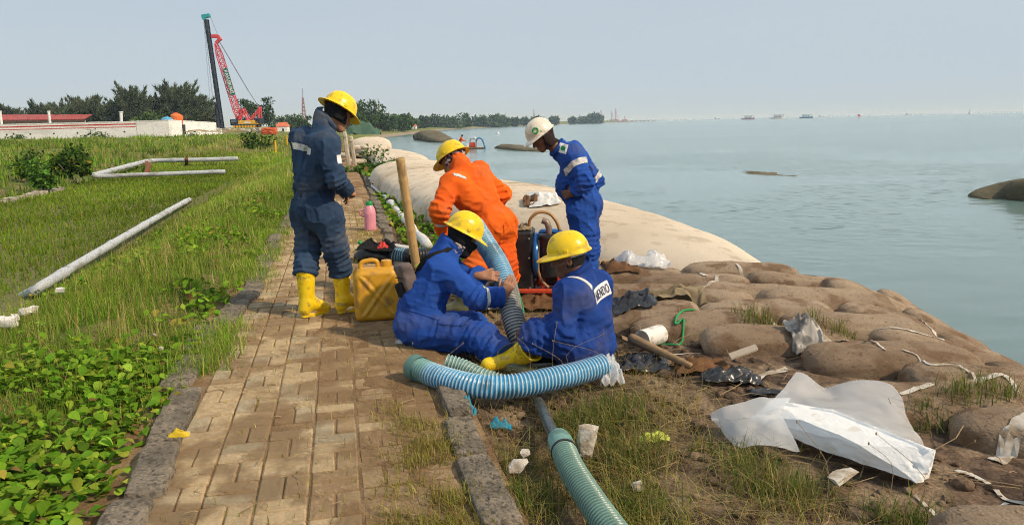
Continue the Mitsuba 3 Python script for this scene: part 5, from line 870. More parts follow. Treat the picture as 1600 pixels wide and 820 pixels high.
M_YELLOWLEAF = mat('yellow_leaf', (0.60, 0.42, 0.02), 0.6); litter('fallen_leaf', 'bright yellow dying leaf on the left kerb', 'leaf', (-1.54, 3.35, 0.03), 0.055, 0.022, 0.03, M_YELLOWLEAF, 20, n=14, drape=False)

# ---------------------------------------------------------------- foam slab and film in the right foreground
M_FOAM = mat('white_foam', lambda p, n, uv: mix((0.80, 0.80, 0.79), (0.62, 0.58, 0.50), smoothstep(0.62, 0.78, fbm(p.x * 9, p.y * 9, p.z * 9, 4)) * 0.7), 0.65, 0.3, lambda p, n, uv: fbm(p.x * 90, p.y * 90, p.z * 90, 2), 0.003)
fa = np.array([(1.213, 3.476, 0.11), (1.421, 3.292, 0.125), (1.662, 2.877, 0.11), (1.679, 2.917, 0.04), (1.568, 2.819, 0.005), (1.508, 2.913, 0.01), (1.333, 3.131, 0), (1.1, 3.435, 0.03), (1.423, 3.004, 0.085), (1.263, 3.249, 0.1)]); fl = fa[[0, 2]] * A(1, 1, 0) + A(0, 0.03, -0.02)
fm = trimesh.Trimesh(np.vstack([fa, fl])).convex_hull; fm = fm.subdivide_to_size(0.03); v = np.array(fm.vertices); endw = step(0.10, 0.0, np.linalg.norm(v - A(*(1.609, 2.821, 0.07)), axis=1) - 0.03); v += (meshkit.fbm(v * 14, 3, 2)[:, None] - 0.5) * 0.010 + (np.stack([meshkit.noise(v * 40 + 9 * i, i) for i in range(3)], 1) - 0.5) * 0.035 * endw[:, None]
tag(add('foam_slab', trimesh.Trimesh(v, fm.faces, process=False), M_FOAM, 40), 'long white foam slab wrapped in film on the right foreground', 'foam slab')
def coons(c0, c1, n, m, wr, seed, f=6):
    """A film spanned between two edges, wrinkled."""
    a, b = spline(c0, n), spline(c1, n); w = np.linspace(0, 1, m)[None, :, None]; P = a[:, None] * (1 - w) + b[:, None] * w; q = meshkit.fbm(P * f + seed, 3, seed); e = np.abs(2 * meshkit.fbm(P * [f * 1.6, f * 0.7, f], 2, seed + 3) - 1)
    P[..., 2] += (q - 0.5) * wr * 1.6 + (e - 0.3) * wr; P[..., 1] += (meshkit.fbm(P * f + 7, 3, seed + 1) - 0.5) * wr; P[..., 2] = np.maximum(P[..., 2], top(P[..., 0].ravel(), P[..., 1].ravel()).reshape(P.shape[:2]) + 0.004); return sheet(P)
film = [coons([(1.2, 3.438, 0.118), (1.409, 3.264, 0.13), (1.553, 3.031, 0.124), (1.637, 2.865, 0.116)], [(1.465, 3.85, 0.11), (1.508, 3.84, 0.095), (1.634, 3.8, 0.043), (1.886, 3.72, 0.045), (1.786, 3.22, -0.005)], 80, 44, 0.030, 3, 5),
        coons([(0.922, 3.468, 0.05), (0.987, 3.432, 0.1), (1.124, 3.445, 0.13), (1.284, 3.424, 0.14)], [(0.919, 3.43, 0.03), (1.006, 3.34, 0.07), (1.116, 3.322, 0.09), (1.206, 3.318, 0.12)], 40, 16, 0.02, 4),
        coons([(0.912, 3.428, 0.05), (1.008, 3.349, 0.085), (1.113, 3.315, 0.105), (1.195, 3.318, 0.12)], [(0.952, 3.416, 0), (0.978, 3.238, 0), (1.086, 3.177, 0), (1.218, 3.117, 0)], 40, 22, 0.04, 5)]
tag(add('plastic_film', cat(*film), M_FILM, True), 'large sheet of clear plastic film loosely wrapped round the foam slab', 'plastic film')
M_STONE = mat('pale_stone', lambda p, n, uv: mix((0.52, 0.48, 0.42), (0.34, 0.28, 0.21), smoothstep(0.4, 0.7, fbm(p.x * 20, p.y * 20, p.z * 20, 4))), 0.9, 0.2, lambda p, n, uv: fbm(p.x * 80, p.y * 80, p.z * 80, 3), 0.006)
def broken_stone(sx, sy, sz, seed):
    r_ = np.random.default_rng(seed * 7 + 1); p = r_.normal(0, 1, (16, 3)); p = np.sign(p) * np.abs(p / np.abs(p).max(1, keepdims=True)) ** 1.3; m = trimesh.Trimesh(p * A(sx, sy, sz) / 2).convex_hull; m = m.subdivide_to_size(max(sx, sy, sz) / 7, max_iter=6)
    v = np.array(m.vertices); s_ = max(sx, sy, sz); n_ = v / (np.linalg.norm(v, axis=1, keepdims=True) + 1e-9); v += n_ * ((meshkit.fbm(v / s_ * 4 + seed, 3, seed) - 0.5) * 0.13 * min(sx, sy, sz) + (meshkit.noise(v / s_ * 17 + seed, seed) - 0.5) * 0.04 * min(sx, sy, sz))[:, None]; return trimesh.Trimesh(v, m.faces, process=False)
def stone(label, c, sx, sy, sz, seed, rz=0.0, mt=None, tilt=0.0):
    m = broken_stone(sx, sy, sz, seed); R = rotz(rz) @ trimesh.transformations.rotation_matrix(tilt, [1, 0, 0])[:3, :3]; c = np.asarray(c, float); return tag(add('stone', moved(m, R, c), mt or M_STONE, 45), label, 'stone')
stone('pale angular stone standing in the grass beside the teal hose', (0.314, 3.172, 0.05), 0.085, 0.05, 0.16, 1, 0.3, tilt=0.25); stone('small white stone on the grass left of the teal hose', (0.038, 3.186, 0), 0.045, 0.035, 0.03, 2)
stone('tan broken stone on the grass left of the teal hose', (0.008, 3.059, 0), 0.085, 0.055, 0.045, 3, 0.2); stone('round white pebble right of the teal hose', (0.479, 2.849, 0), 0.045, 0.035, 0.04, 4); stone('crumbled white lump beneath the foam slab', (1.314, 2.904, 0), 0.16, 0.09, 0.03, 5, 0.5)
for i, (px_) in enumerate([(-2.431, 5.067, 0), (-1.571, 3.498, 0), (-2.236, 4.733, 0)]): stone(('tiny white shell chip on the left kerb', 'tiny pale chip near the yellow leaf', 'small pale chip on the left kerb edge')[i], A(*px_) + A(0, 0, 0.07 if i != 1 else 0.0), 0.035, 0.02, 0.02, 6 + i)
# white pipe piece, stick, ropes, twigs
M_PVC = mat('white_pvc', lambda p, n, uv: mix((0.72, 0.70, 0.66), (0.52, 0.46, 0.38), smoothstep(0.55, 0.75, fbm(p.x * 25, p.y * 25, p.z * 25, 3))), 0.4, 0.5)
a, b = A(*(0.854, 4.982, 0.09)), A(*(1.004, 5.119, 0.1)); a[2] = b[2] = float(top((a[0] + b[0]) / 2, (a[1] + b[1]) / 2)[0]) + 0.075; m = tube(np.array([a, b]), 0.066, 30, caps=False)[0]; m.invert() if m.volume < 0 else None
tag(add('pipe_piece', thick(m, 0.006), M_PVC, 40), 'short white plastic pipe piece lying on black sheeting', 'pipe')
M_WOOD = mat('weathered_wood', lambda p, n, uv: mix((0.36, 0.24, 0.13), (0.22, 0.14, 0.08), fbm(p.x * 6, p.y * 40, p.z * 40, 3)), 0.85, 0.2)
q = np.linspace(A(*(0.747, 4.754, 0.06)), A(*(1.035, 4.34, 0)), 14); tag(add('wooden_stick', tube(q, np.interp(np.linspace(0, 1, 14), [0, 0.5, 1], [0.032, 0.024, 0.018]), 10)[0], M_WOOD, True), 'rough wooden stick lying on the soil below the white pipe piece', 'stick')
q = np.linspace(A(*(0.706, 4.869, 0.02)), A(*(0.901, 4.618, -0.02)), 8); tag(add('broken_board', thick(sheet(np.stack([q + A(0, -0.03, 0), q + A(0, 0.03, 0.01)], 1)), 0.012), M_WOOD), 'split dark board beside the wooden stick', 'board')
q = np.linspace(A(*(1.26, 4.345, 0.04)), A(*(1.452, 4.458, 0.06)), 8); tag(add('broken_board', thick(sheet(np.stack([q + A(0, -0.03, 0), q + A(0, 0.03, 0.012)], 1)), 0.012), mat('grey_wood', (0.34, 0.29, 0.23), 0.9)), 'flat weathered grey board end between the sandbags', 'board')
M_ROPE = mat('green_rope', (0.02, 0.30, 0.09), 0.6)
q = lay([(0.967, 5.076, -0), (1.042, 5.021, 0), (1.111, 5, 0), (1.179, 5.192, 0), (1.115, 5.163, 0), (1.204, 5.366, 0), (1.302, 5.394, 0), (1.247, 5.454, 0)], 60, 0.012); tag(add('green_rope', tube(q, 0.007, 6)[0], M_ROPE, True), 'tangle of thin green rope beside the white pipe piece', 'rope')
q = spline([(0.027, 5.9, 0.207), (0.053, 5.75, 0.128), (0.076, 5.5, 0.073), (0.058, 5.3, -0.003)], 24); tag(add('green_rope', tube(q, 0.006, 6)[0], M_ROPE, True), 'thin green cord hanging beside the upright hose', 'rope')
M_TWIG = mat('straw_twig', (0.28, 0.20, 0.11), 0.9); r = np.random.default_rng(5); tw = []
for i in range(420):
    x, y = xy(r.uniform(2.2, 6.2), r.uniform(0.62, 2.7)) if i < 340 else xy(r.uniform(2.5, 6.5), r.uniform(-0.75, 0.4)); a = r.uniform(0, 6.28); L = r.uniform(0.05, 0.22) * (1 if i < 340 else 0.4); p0 = A(x, y, 0); p1 = p0 + A(math.cos(a), math.sin(a), 0) * L; z0, z1 = top([p0[0], p1[0]], [p0[1], p1[1]]) if i < 340 else (0.004, 0.004); p0[2], p1[2] = z0 + r.uniform(0.003, 0.03), z1 + r.uniform(0.003, 0.02); tw.append(tube(np.array([p0, (p0 + p1) / 2 + A(*r.normal(0, 0.012, 2), 0.006), p1]), r.uniform(0.0014, 0.0032), 4)[0])
tag(add('twigs', cat(*tw), M_TWIG, False), 'scattered dry twigs and straw on soil and paving', 'twigs', kind='stuff')
r = np.random.default_rng(6); cl = []
for i in range(900):
    x, y = xy(r.uniform(1.9, 6.0), r.uniform(0.62, 2.5)); s_ = r.uniform(0.008, 0.03) * (1 if r.random() < 0.9 else 1.7); b = trimesh.creation.icosphere(1, s_); v = np.array(b.vertices) * (0.6 + 0.8 * meshkit.noise(np.array(b.vertices) / s_ * 1.3 + i, 1))[:, None] * A(1, 1, 0.7); cl.append(trimesh.Trimesh(v + A(x, y, float(ground(x, y)) + s_ * 0.15), b.faces, process=False))
tag(add('soil_clods', cat(*cl), M_GROUND, True), 'loose clods and crumbs of dark soil', 'soil', kind='stuff')
# tall thin weed stems with seed heads in front of the seated men
r = np.random.default_rng(8); sp_, hd = [], []
for px_ in ([(-0.527, 4.239, 0), (-0.362, 3.992, 0), (-0.088, 4.266, 0), (0.086, 4.175, 0), (0.205, 4.101, -0), (0.267, 4.075, 0), (0.355, 4.069, 0), (0.434, 4.151, 0), (1.124, 2.61, 0), (1.341, 2.601, 0), (1.443, 2.596, 0), (1.531, 2.546, 0)]):
    p0 = A(*px_); h = r.uniform(0.18, 0.36); q = spline([p0, p0 + A(r.normal(0, 0.03), r.normal(0, 0.03), h * 0.6), p0 + A(r.normal(0, 0.09), r.normal(0, 0.05), h)], 8); sp_.append(tube(q, 0.0011, 4)[0]); b = trimesh.creation.icosphere(2, 0.004); hd.append(trimesh.Trimesh(np.array(b.vertices) * A(0.7, 0.7, 1.6) + q[-1], b.faces, process=False))
wk = thing('dry_weed', 'thin dry weed stems with seed heads rising in front of the seated men', 'weed'); add(wk + '__stem', cat(*sp_), M_TWIG, False, kind='stuff'); add(wk + '__seed_head', cat(*hd), M_TWIG, True, kind='stuff')

# ---------------------------------------------------------------- jerrycan, flask, bamboo, bundle, lay-flat hose
jk = thing('jerrycan', 'dirty yellow plastic jerrycan standing on the path beside the yellow boots', 'jerrycan'); jc = A(*(-1.024, 5.562, 0)) + A(0, 0.12, 0.195); jR = rotz(math.radians(14))
M_CAN = mat('dirty_yellow_plastic', lambda p, n, uv: mix(mix((0.62, 0.33, 0.018), (0.52, 0.26, 0.02), fbm(p.x * 8, p.y * 8, p.z * 8, 3)), (0.24, 0.13, 0.04), smoothstep(0.55, 0.75, fbm(p.x * 13, p.y * 13, p.z * 7, 4)) * 0.7), 0.42, 0.5)
def canfn(p):
    q = (p - jc) @ jR; hx = 0.165 - 0.035 * np.clip((q[:, 2] - 0.12) / 0.09, 0, 1) ** 2; d = np.linalg.norm(np.maximum(np.stack([np.abs(q[:, 0]) - hx + 0.045, np.abs(q[:, 1]) - 0.085, np.abs(q[:, 2]) - 0.15], 1), 0), axis=1) - 0.045
    for s in (-1, 1):
        l = np.abs(q[:, 0] * 0.80 + s * (q[:, 2] + 0.01) * 0.60) ; front = np.exp(-((np.abs(q[:, 1]) - 0.13) / 0.035)**2) * (np.abs(q[:, 2]) < 0.15) * (np.abs(q[:, 0]) < 0.125); d = d - 0.007 * np.exp(-(l / 0.012)**2) * front + 0.006 * np.exp(-((l - 0.026) / 0.012)**2) * front
    d = d + 0.012 * np.exp(-((q[:, 0] - 0.165) / 0.04)**2 - ((q[:, 2] - 0.03) / 0.04)**2); return d + 0.006 * (meshkit.fbm(q * 9, 2, 3) - 0.5)
add(jk + '__body', nets(canfn, jc - 0.26, jc + 0.26, 0.0075), M_CAN, True); jL = lambda x, y, z: jc + jR @ A(x, y, z)
add(jk + '__handle', tube(spline([jL(-0.105, 0, 0.175), jL(-0.105, 0, 0.215), jL(-0.085, 0, 0.238), jL(-0.02, 0, 0.245), jL(0.015, 0, 0.232), jL(0.022, 0, 0.19)], 30), 0.017, 12)[0], M_CAN, True)
add(jk + '__cap', moved(lathe([(0, 0), (0.038, 0), (0.040, 0.004), (0.040, 0.042), (0.036, 0.048), (0, 0.048)], 30), jR, jL(0.085, 0, 0.192)), M_CAN, 40); add(jk + '__neck', moved(lathe([(0.036, -0.03), (0.034, 0.005)], 24), jR, jL(0.085, 0, 0.19)), M_CAN, True)
fk = thing('flask', 'pink drink flask with a green lid standing on the path', 'flask'); fb = A(*(-1.964, 10.659, 0)) + A(0, 0.05, 0.0); M_PINK = mat('pink_plastic', lambda p, n, uv: mix((0.72, 0.30, 0.36), (0.62, 0.22, 0.30), fbm(p.x * 10, p.y * 10, p.z * 10, 2)), 0.35)
add(fk + '__body', moved(lathe([(0, 0), (0.076, 0), (0.082, 0.01), (0.080, 0.20), (0.083, 0.205), (0.083, 0.235), (0.074, 0.29), (0.052, 0.335), (0.048, 0.345), (0, 0.345)], 30), None, fb), M_PINK, 40); add(fk + '__lid', moved(lathe([(0, 0), (0.046, 0), (0.048, 0.006), (0.046, 0.045), (0.036, 0.056), (0, 0.056)], 24), None, fb + A(0, 0, 0.345)), M_GREEN, 40)
add(fk + '__handle', tube(spline([fb + A(-0.075, 0, 0.28), fb + A(-0.125, 0, 0.27), fb + A(-0.130, 0, 0.21), fb + A(-0.08, 0, 0.19)], 18), 0.013, 8)[0], M_PINK, True)
bk_ = thing('bamboo_pole', 'thick tan bamboo pole stuck upright in the ground behind the seated man', 'pole'); b0, b1 = A(*(-0.992, 7.9, -0.045)), A(*(-1.104, 7.85, 1.101)); q = np.linspace(b0, b1, 60); nodes = np.array([0.02, 0.36, 0.62, 0.80]); u = np.linspace(0, 1, 60); rr = 0.046 + sum(0.006 * np.exp(-((u - n_) / 0.012)**2) for n_ in nodes)
M_BAMBOO = mat('bamboo', lambda p, n, uv: mix(mix((0.50, 0.33, 0.14), (0.38, 0.23, 0.09), fbm(p.x * 30, p.y * 30, p.z * 3, 3)), (0.20, 0.12, 0.05), smoothstep(0.58, 0.72, fbm(p.x * 14, p.y * 14, p.z * 5, 4)) * 0.7), 0.5, 0.4)
add(bk_ + '__culm', tube(q, rr, 18)[0], M_BAMBOO, True); add(bk_ + '__cut_end', tube(np.array([b1 - (b1 - b0) * 0.004, b1 + unit(b1 - b0) * 0.004]), 0.040, 16)[0], mat('cut_bamboo', (0.26, 0.17, 0.09), 0.9))
gk = thing('black_bundle', 'bundle of black inner tube and folded sheeting behind the jerrycan', 'bundle'); bl = lambda x, z, d=8.2: A(*x)
add(gk + '__inner_tube', tube(spline([(-1.68, 8.2, -0.002), (-1.555, 8.25, 0.056), (-1.388, 8.2, 0.047), (-1.287, 8.15, -0.002)], 24), [0.05 + 0.055 * math.sin(math.pi * i / 23) ** 0.5 for i in range(24)], 16)[0], M_TARP, True)
add(gk + '__folded_sheet', crumple((-1.423, 8.101, 0.12), 0.24, 0.22, 0.10, 23, 26, drape=False), M_BLACKCLOTH, True)
add(gk + '__red_flap', crumple((-1.296, 7.676, 0.2), 0.06, 0.06, 0.06, 24, 14, drape=False), M_RED, True)
add(gk + '__handle', tube(spline([(-1.66, 8.3, 0.198), (-1.607, 8.3, 0.155), (-1.523, 8.28, 0.114)], 10), 0.022, 8)[0], M_GREEN, True)
q = spline([(-1.276, 8.1, 0.069), (-1.178, 8.08, 0.063), (-1.046, 8.05, 0.065), (-0.895, 8.1, 0.067)], 130); spiral_hose('coiled_hose', 'black ribbed hose end with light blue windings beside the bamboo pole', q[::6], 0.082, 130, ((0.012, 0.014, 0.018), (0.03, 0.035, 0.04)), 0.03, palf=lambda u, rib, c: np.where(((u > 0.06) & (u < 0.42))[:, None], A(0.03, 0.05, 0.08) * (1 - rib) + A(0.25, 0.50, 0.66) * rib, c))
M_LAYFLAT = mat('grey_white_fabric', lambda p, n, uv: mix((0.60, 0.60, 0.58), (0.40, 0.40, 0.38), fbm(p.x * 9, p.y * 9, p.z * 9, 3)), 0.7, 0.3)
q = spline([(-3.943, 21.837, -0.02), (-3.272, 18.565, -0.02), (-2.803, 16.895, -0.02), (-2.408, 15.234, -0.02), (-2.084, 13.867, -0.02), (-1.651, 11.919, 0), (-1.344, 10.541, 0.02), (-1.088, 9.415, 0.04), (-0.979, 8.894, 0.04)], 120); u = np.linspace(0, 1, 120)
lk = tag(add('fabric_hose', tube(q, 0.060 + 0.012 * np.sin(u * 26) + 0.008 * np.sin(u * 61), 14, squash=0.8)[0], M_LAYFLAT, True), 'crooked grey white fabric hose lying in the weeds beside the kerb', 'hose'); add(lk + '__joint', tube(q[62:66], 0.078, 14)[0], M_BROWNCLOTH)
q = spline([(-1.339, 8.273, 0.16), (-1.163, 8.198, 0.14), (-1.005, 8.128, 0.12)], 20); tag(add('fabric_hose', tube(q, 0.045, 12, squash=0.5)[0], M_LAYFLAT, True), 'flattened white fabric hose end lying over the black bundle', 'hose')
q = np.linspace(A(*(-2.445, 14.446, -0.05)), A(*(-1.797, 11.557, -0.03)), 6); tag(add('bamboo_stick', tube(q, 0.022, 8)[0], M_BAMBOO, True), 'thin bamboo stick lying beside the crooked fabric hose', 'stick'); q = np.linspace(A(*(-2.765, 17.549, -0.05)), A(*(-1.439, 12.042, -0.05)), 8); tag(add('bamboo_stick', tube(q, 0.02, 8)[0], M_BAMBOO, True), 'long thin stick between fabric hose and cream tube', 'stick')

# ---------------------------------------------------------------- pipes and stones in the marsh
M_PIPE = mat('grey_pipe', lambda p, n, uv: mix((0.43, 0.455, 0.48), (0.27, 0.27, 0.26), smoothstep(0.5, 0.72, fbm(p.x * 3, p.y * 3, p.z * 6, 4))), 0.5, 0.4)
M_RUST = mat('rusty_metal', lambda p, n, uv: mix((0.20, 0.075, 0.03), (0.11, 0.05, 0.03), fbm(p.x * 9, p.y * 9, p.z * 9, 3)), 0.9)
q = spline([(-6.184, 9.35, -0.62), (-5.688, 8.942, -0.42), (-5.497, 8.923, -0.32), (-6.014, 11.056, -0.3), (-7.084, 15.263, -0.3), (-7.931, 18.711, -0.3), (-8.685, 20.916, -0.42)], 120); lp = thing('grey_pipe', 'long straight grey pipe lying in the marsh grass parallel to the path', 'pipe')
add(lp + '__barrel', tube(q, 0.060, 16)[0], M_PIPE, True)
for i in range(14, 118, 22): add(lp + '__joint', tube(q[i:i + 3], 0.067, 16)[0], M_PIPE, 40)
ep = thing('grey_pipe', 'grey pipe with an elbow raised on rusty supports across the marsh', 'pipe'); q1 = spline([(-16.265, 30.38, -0.22), (-16.727, 33.014, -0.14), (-17.738, 37.638, -0.05), (-17.969, 38.818, -0.04), (-17.786, 39.404, -0.04), (-15.971, 39.232, -0.04), (-13.773, 39.578, -0.04)], 120); add(ep + '__barrel', tube(q1, 0.105, 16)[0], M_PIPE, True)
for i in (44, 56, 90): add(ep + '__joint', tube(q1[i:i + 3], 0.12, 16)[0], M_PIPE, 40)
ep2 = tag(add('grey_pipe', tube(np.linspace(A(*(-16.34, 30.555, -0.28)), A(*(-11.565, 31.616, -0.25)), 20), 0.085, 14)[0], M_PIPE, True), 'lower thin grey pipe half sunk in grass in front of the elbowed pipe', 'pipe')
for a, b in (((-15.615, 33.655, -0.45), (-17.468, 37.529, -0.02)), ((-15.617, 33.242, -0.45), (-16.253, 35.208, -0.02)), ((-16.552, 39.926, -0.45), (-16.021, 38.67, 0.05))): add(ep + '__support', bar(a, b, 0.16, 0.12, 0.02), M_RUST)
M_EDGE = mat('dirty_stone', rough_color((0.26, 0.23, 0.18), (0.40, 0.36, 0.30), (0.14, 0.12, 0.09)), 0.9)
for i in range(10):
    u = i / 9; c = A(*(-13.943, 21.018, -0.4)) * (1 - u) + A(*(-14.911, 25.621, -0.4)) * u; r_ = np.random.default_rng(200 + i)
    tag(add('edge_stone', moved(rough_block(*(r_.uniform(0.2, 0.42, 2)), r_.uniform(0.12, 0.2), 60 + i, 0.04, 0.12), rotz(r_.uniform(0, 3)), c + A(0, r_.normal(0, 0.12), -0.01)), M_EDGE, 45), 'pale stone in the row along the far edge of the marsh', 'stone', 'stones along the marsh edge')
for i, (px_, s_) in enumerate((((-4.41, 6.516, -0.25), 0.19), ((-4.477, 6.971, -0.25), 0.13), ((-4.487, 6.793, -0.27), 0.10), ((-4.542, 7.615, -0.2), 0.10))): tag(add('rubble_lump', moved(rough_block(s_, s_ * 0.6, s_ * 0.45, 90 + i, 0.03, 0.04), rotz(i * 1.1), A(*px_) + A(0, 0, 0.07)), mat(f'rubble_{i}', (0.62, 0.60, 0.56), 0.9), 45), ('white rubble lump at the left edge of the picture in the grass', 'white rubble lump right of the one at the left edge', 'small white rubble piece between two larger lumps', 'small pale rubble lump near the end of the long pipe')[i], 'rubble')

# ---------------------------------------------------------------- white wall, shed, tanks
M_WALL = mat('white_wall', lambda p, n, uv: mix((0.80, 0.79, 0.77), (0.58, 0.56, 0.52), smoothstep(0.5, 0.75, fbm(p.x * 0.5, p.y * 0.5, p.z * 1.2, 4)) * 0.6), 0.85, 0.2)
M_ROOF = mat('red_roof', lambda p, n, uv: mix((0.34, 0.055, 0.045), (0.25, 0.05, 0.04), fbm(p.x * 0.7, p.y * 0.7, p.z * 0.7, 3)), 0.6, 0.3)
M_DARK = mat('dark_opening', (0.03, 0.03, 0.03), 0.9)
def wall_run(key, P0, P1, zt0, zt1, n, stripes):
    P0, P1 = np.asarray(P0, float), np.asarray(P1, float)
    for i in range(n):
        a, b = P0 + (P1 - P0) * i / n, P0 + (P1 - P0) * (i + 1) / n; zt = zt0 + (zt1 - zt0) * (i + 0.5) / n; d = unit(b - a); nrm = A(d[1], -d[0], 0); nrm = nrm if nrm[1] < 0 else -nrm; R = np.stack([d, -nrm, A(0, 0, 1)], 1); L = np.linalg.norm(b - a); base = -0.5; c = (a + b) / 2 * A(1, 1, 0)
        add(key + '__panel', moved(bevel_box(L - 0.02, 0.25, zt - base, 0.01), R, c + A(0, 0, (zt + base) / 2)), M_WALL)
        add(key + '__coping', moved(bevel_box(L, 0.34, 0.12, 0.02), R, c + A(0, 0, zt + 0.063)), M_WALL)
        if stripes:
            for dz, hh in ((-0.28, 0.16), (-0.66, 0.10)): add(key + '__red_band', moved(bevel_box(L, 0.03, hh, 0.005), R, c + nrm * 0.14 + A(0, 0, zt + dz)), M_RED)
            add(key + '__vent', moved(lathe([(0, 0), (0.13, 0), (0.13, 0.05), (0, 0.05)], 12), frame(nrm), c + nrm * 0.10 + A(0, 0, zt - 1.35)), M_DARK)
wk_ = thing('boundary_wall', 'long white wall with red bands across the left background', 'wall')
wall_run(wk_, (-83.291, 112.0, 2.963), (-53.071, 112.0, 2.884), 2.72, 2.78, 9, True); wall_run(wk_, (-52.98, 112.0, 2.882), (-48.342, 112.0, 2.826), 2.78, 2.84, 2, False); wall_run(wk_, (-48.337, 112.2, 2.826), (-60.773, 166.0, 2.867), 2.84, 2.75, 5, False)
sk = thing('shed', 'low shed with a long dull red roof behind the white wall', 'shed'); e0, e1 = A(*(-102.5, 138.0, 3.981)), A(*(-74.317, 138.0, 3.64)); r0, r1 = A(*(-108.3, 146.0, 5.174)), A(*(-77.103, 146.0, 4.609))
add(sk + '__roof', thick(sheet(np.array([[e0, r0], [e1, r1]])), 0.15), M_ROOF)
for i in range(14): u = (i + 0.5) / 14; add(sk + '__roof__seam', bar(e0 + (e1 - e0) * u + A(0, 0, 0.06), r0 + (r1 - r0) * u + A(0, 0, 0.06), 0.12, 0.12, 0.02), M_ROOF)
add(sk + '__wall', bar(e0 + A(0, 2, -1.6), e1 + A(-1, 2, -1.6), 0.3, 3.0, 0.02, A(0, 1, 0)), M_WALL); add(sk + '__fascia', bar(e0 + A(0, 0, -0.25), e1 + A(0, 0, -0.25), 0.1, 0.4, 0.02, A(0, 1, 0)), mat('dark_wood', (0.10, 0.06, 0.045), 0.9))
for px_, lab, rr, hh in (((-57.974, 118.0, 4.279), 'leaning white post behind the wall, left of the tanks', 0.22, 1.9), ((-68.751, 118.0, 4.608), 'short white post rising over the red shed roof', 0.18, 1.4), ((-76.002, 118.0, 4.766), 'white post over the shed roof at the left picture edge', 0.18, 1.4)):
    t_ = A(*px_); pk_ = thing('vent_post', lab, 'post'); lean = A(-0.20, 0, 0) if rr > 0.2 else A(0, 0, 0); add(pk_ + '__shaft', tube(np.array([t_ + lean * 1.2 + A(0, 0, -hh - 2), t_]), rr, 14)[0], M_WALL, 40); add(pk_ + '__cap', tube(np.array([t_, t_ + A(0, 0, 0.14)]), rr * 1.35, 14)[0], M_WALL, 40)
for px_, lab, mt, rr in (((-52.077, 120.0, 3.028), 'small blue water tank behind the wall corner', mat('blue_tank', (0.10, 0.38, 0.60), 0.5), 0.85), ((-51.108, 121.0, 3.301), 'orange water tank behind the wall corner', mat('orange_tank', (0.75, 0.16, 0.03), 0.5), 0.9)):
    hh = 0.9 if 'blue' in lab else 1.35; tk = thing('water_tank', lab, 'tank'); c = A(*px_); c[2] = 1.6; add(tk + '__barrel', moved(lathe([(0, 0), (rr, 0), (rr, 0.1), (rr * 1.03, hh * 0.3), (rr, hh * 0.5), (rr * 1.03, hh * 0.7), (rr, hh), (rr * 0.6, hh * 1.2), (0, hh * 1.28)], 22), trimesh.transformations.rotation_matrix(0.12 if hh > 1 else 0, [0, 1, 0])[:3, :3], c + A(0, 0, 0.75)), mt, 40); add(tk + '__lid', moved(lathe([(0, 0), (0.3, 0), (0.3, 0.1), (0, 0.12)], 14), None, c + A(0, 0, 0.75 + hh * 1.26)), mt, 40); add(tk + '__stand', moved(bevel_box(1.9, 1.9, 1.5, 0.04), None, c), M_DARK)

# ---------------------------------------------------------------- piling rig
ck = thing('piling_rig', 'red and yellow crawler piling rig with a tall black leader mast', 'crane'); Y0 = 160.0; px2 = Y0 / 1208
M_CRANERED = mat('crane_red', (0.62, 0.06, 0.07), 0.5); M_CRANEYEL = mat('crane_yellow', (0.72, 0.40, 0.02), 0.5); M_MAST = mat('mast_black', (0.012, 0.018, 0.035), 0.5); M_TEALM = mat('teal_metal', (0.02, 0.30, 0.34), 0.5)
lo_, hi_ = A(*(-58.418, 160.0, 1.657)), A(*(-59.716, 160.0, 22.998)); add(ck + '__leader', tube(np.array([lo_, hi_]), 0.42, 14)[0], M_MAST, 40)
d = unit(hi_ - lo_)
for i in range(22): u = (i + 0.5) / 22; add(ck + '__leader__flange', tube(np.array([lo_ + (hi_ - lo_) * u - d * 0.06, lo_ + (hi_ - lo_) * u + d * 0.06]), 0.47, 12)[0], M_MAST, 40)
add(ck + '__leader__rail', bar(lo_ + A(0.5, -0.1, 0), hi_ + A(0.5, -0.1, 0), 0.14, 0.14), M_MAST)
add(ck + '__leader_head', bar(A(*(-60.49, 160.0, 23.565)), A(*(-58.818, 160.0, 23.773)), 0.7, 0.75, 0.08, A(0, 1, 0)), M_TEALM); add(ck + '__leader_head__sheave', tube(np.array([A(*(-59.924, 159.6, 23.196)), A(*(-60.224, 160.4, 23.305))]), 0.42, 14)[0], M_TEALM, 40)
f0, f1 = A(*(-54.764, 160.0, 3.243)), A(*(-58.154, 160.0, 18.413)); ax_ = unit(f1 - f0); sx_ = unit(np.cross(ax_, A(0, 1, 0))); sy_ = A(0, 1, 0); Lb = np.linalg.norm(f1 - f0)
wid = lambda u: 0.52 * np.interp(u, [0, 0.12, 0.85, 1], [0.6, 1, 1, 0.45]); node = lambda u, a, b: f0 + ax_ * (Lb * u) + sx_ * (a * wid(u)) + sy_ * (b * wid(u))
for a in (-1, 1):
    for b in (-1, 1):
        for u0, u1 in ((0, 0.12), (0.12, 0.85), (0.85, 1)): add(ck + '__boom_chord', bar(node(u0, a, b), node(u1, a, b), 0.13, 0.13), M_CRANERED)
nb = 20; lac = []
for i in range(nb):
    u0, u1 = i / nb, (i + 1) / nb; s = 1 if i % 2 else -1
    for b in (-1, 1): lac += [bar(node(u0, s, b), node(u1, -s, b), 0.085, 0.085), bar(node(u0, -1, b), node(u0, 1, b), 0.08, 0.08)]
    for a in (-1, 1): lac += [bar(node(u0, a, s), node(u1, a, -s), 0.085, 0.085)]
add(ck + '__boom_lacing', cat(*lac), M_CRANERED, False)
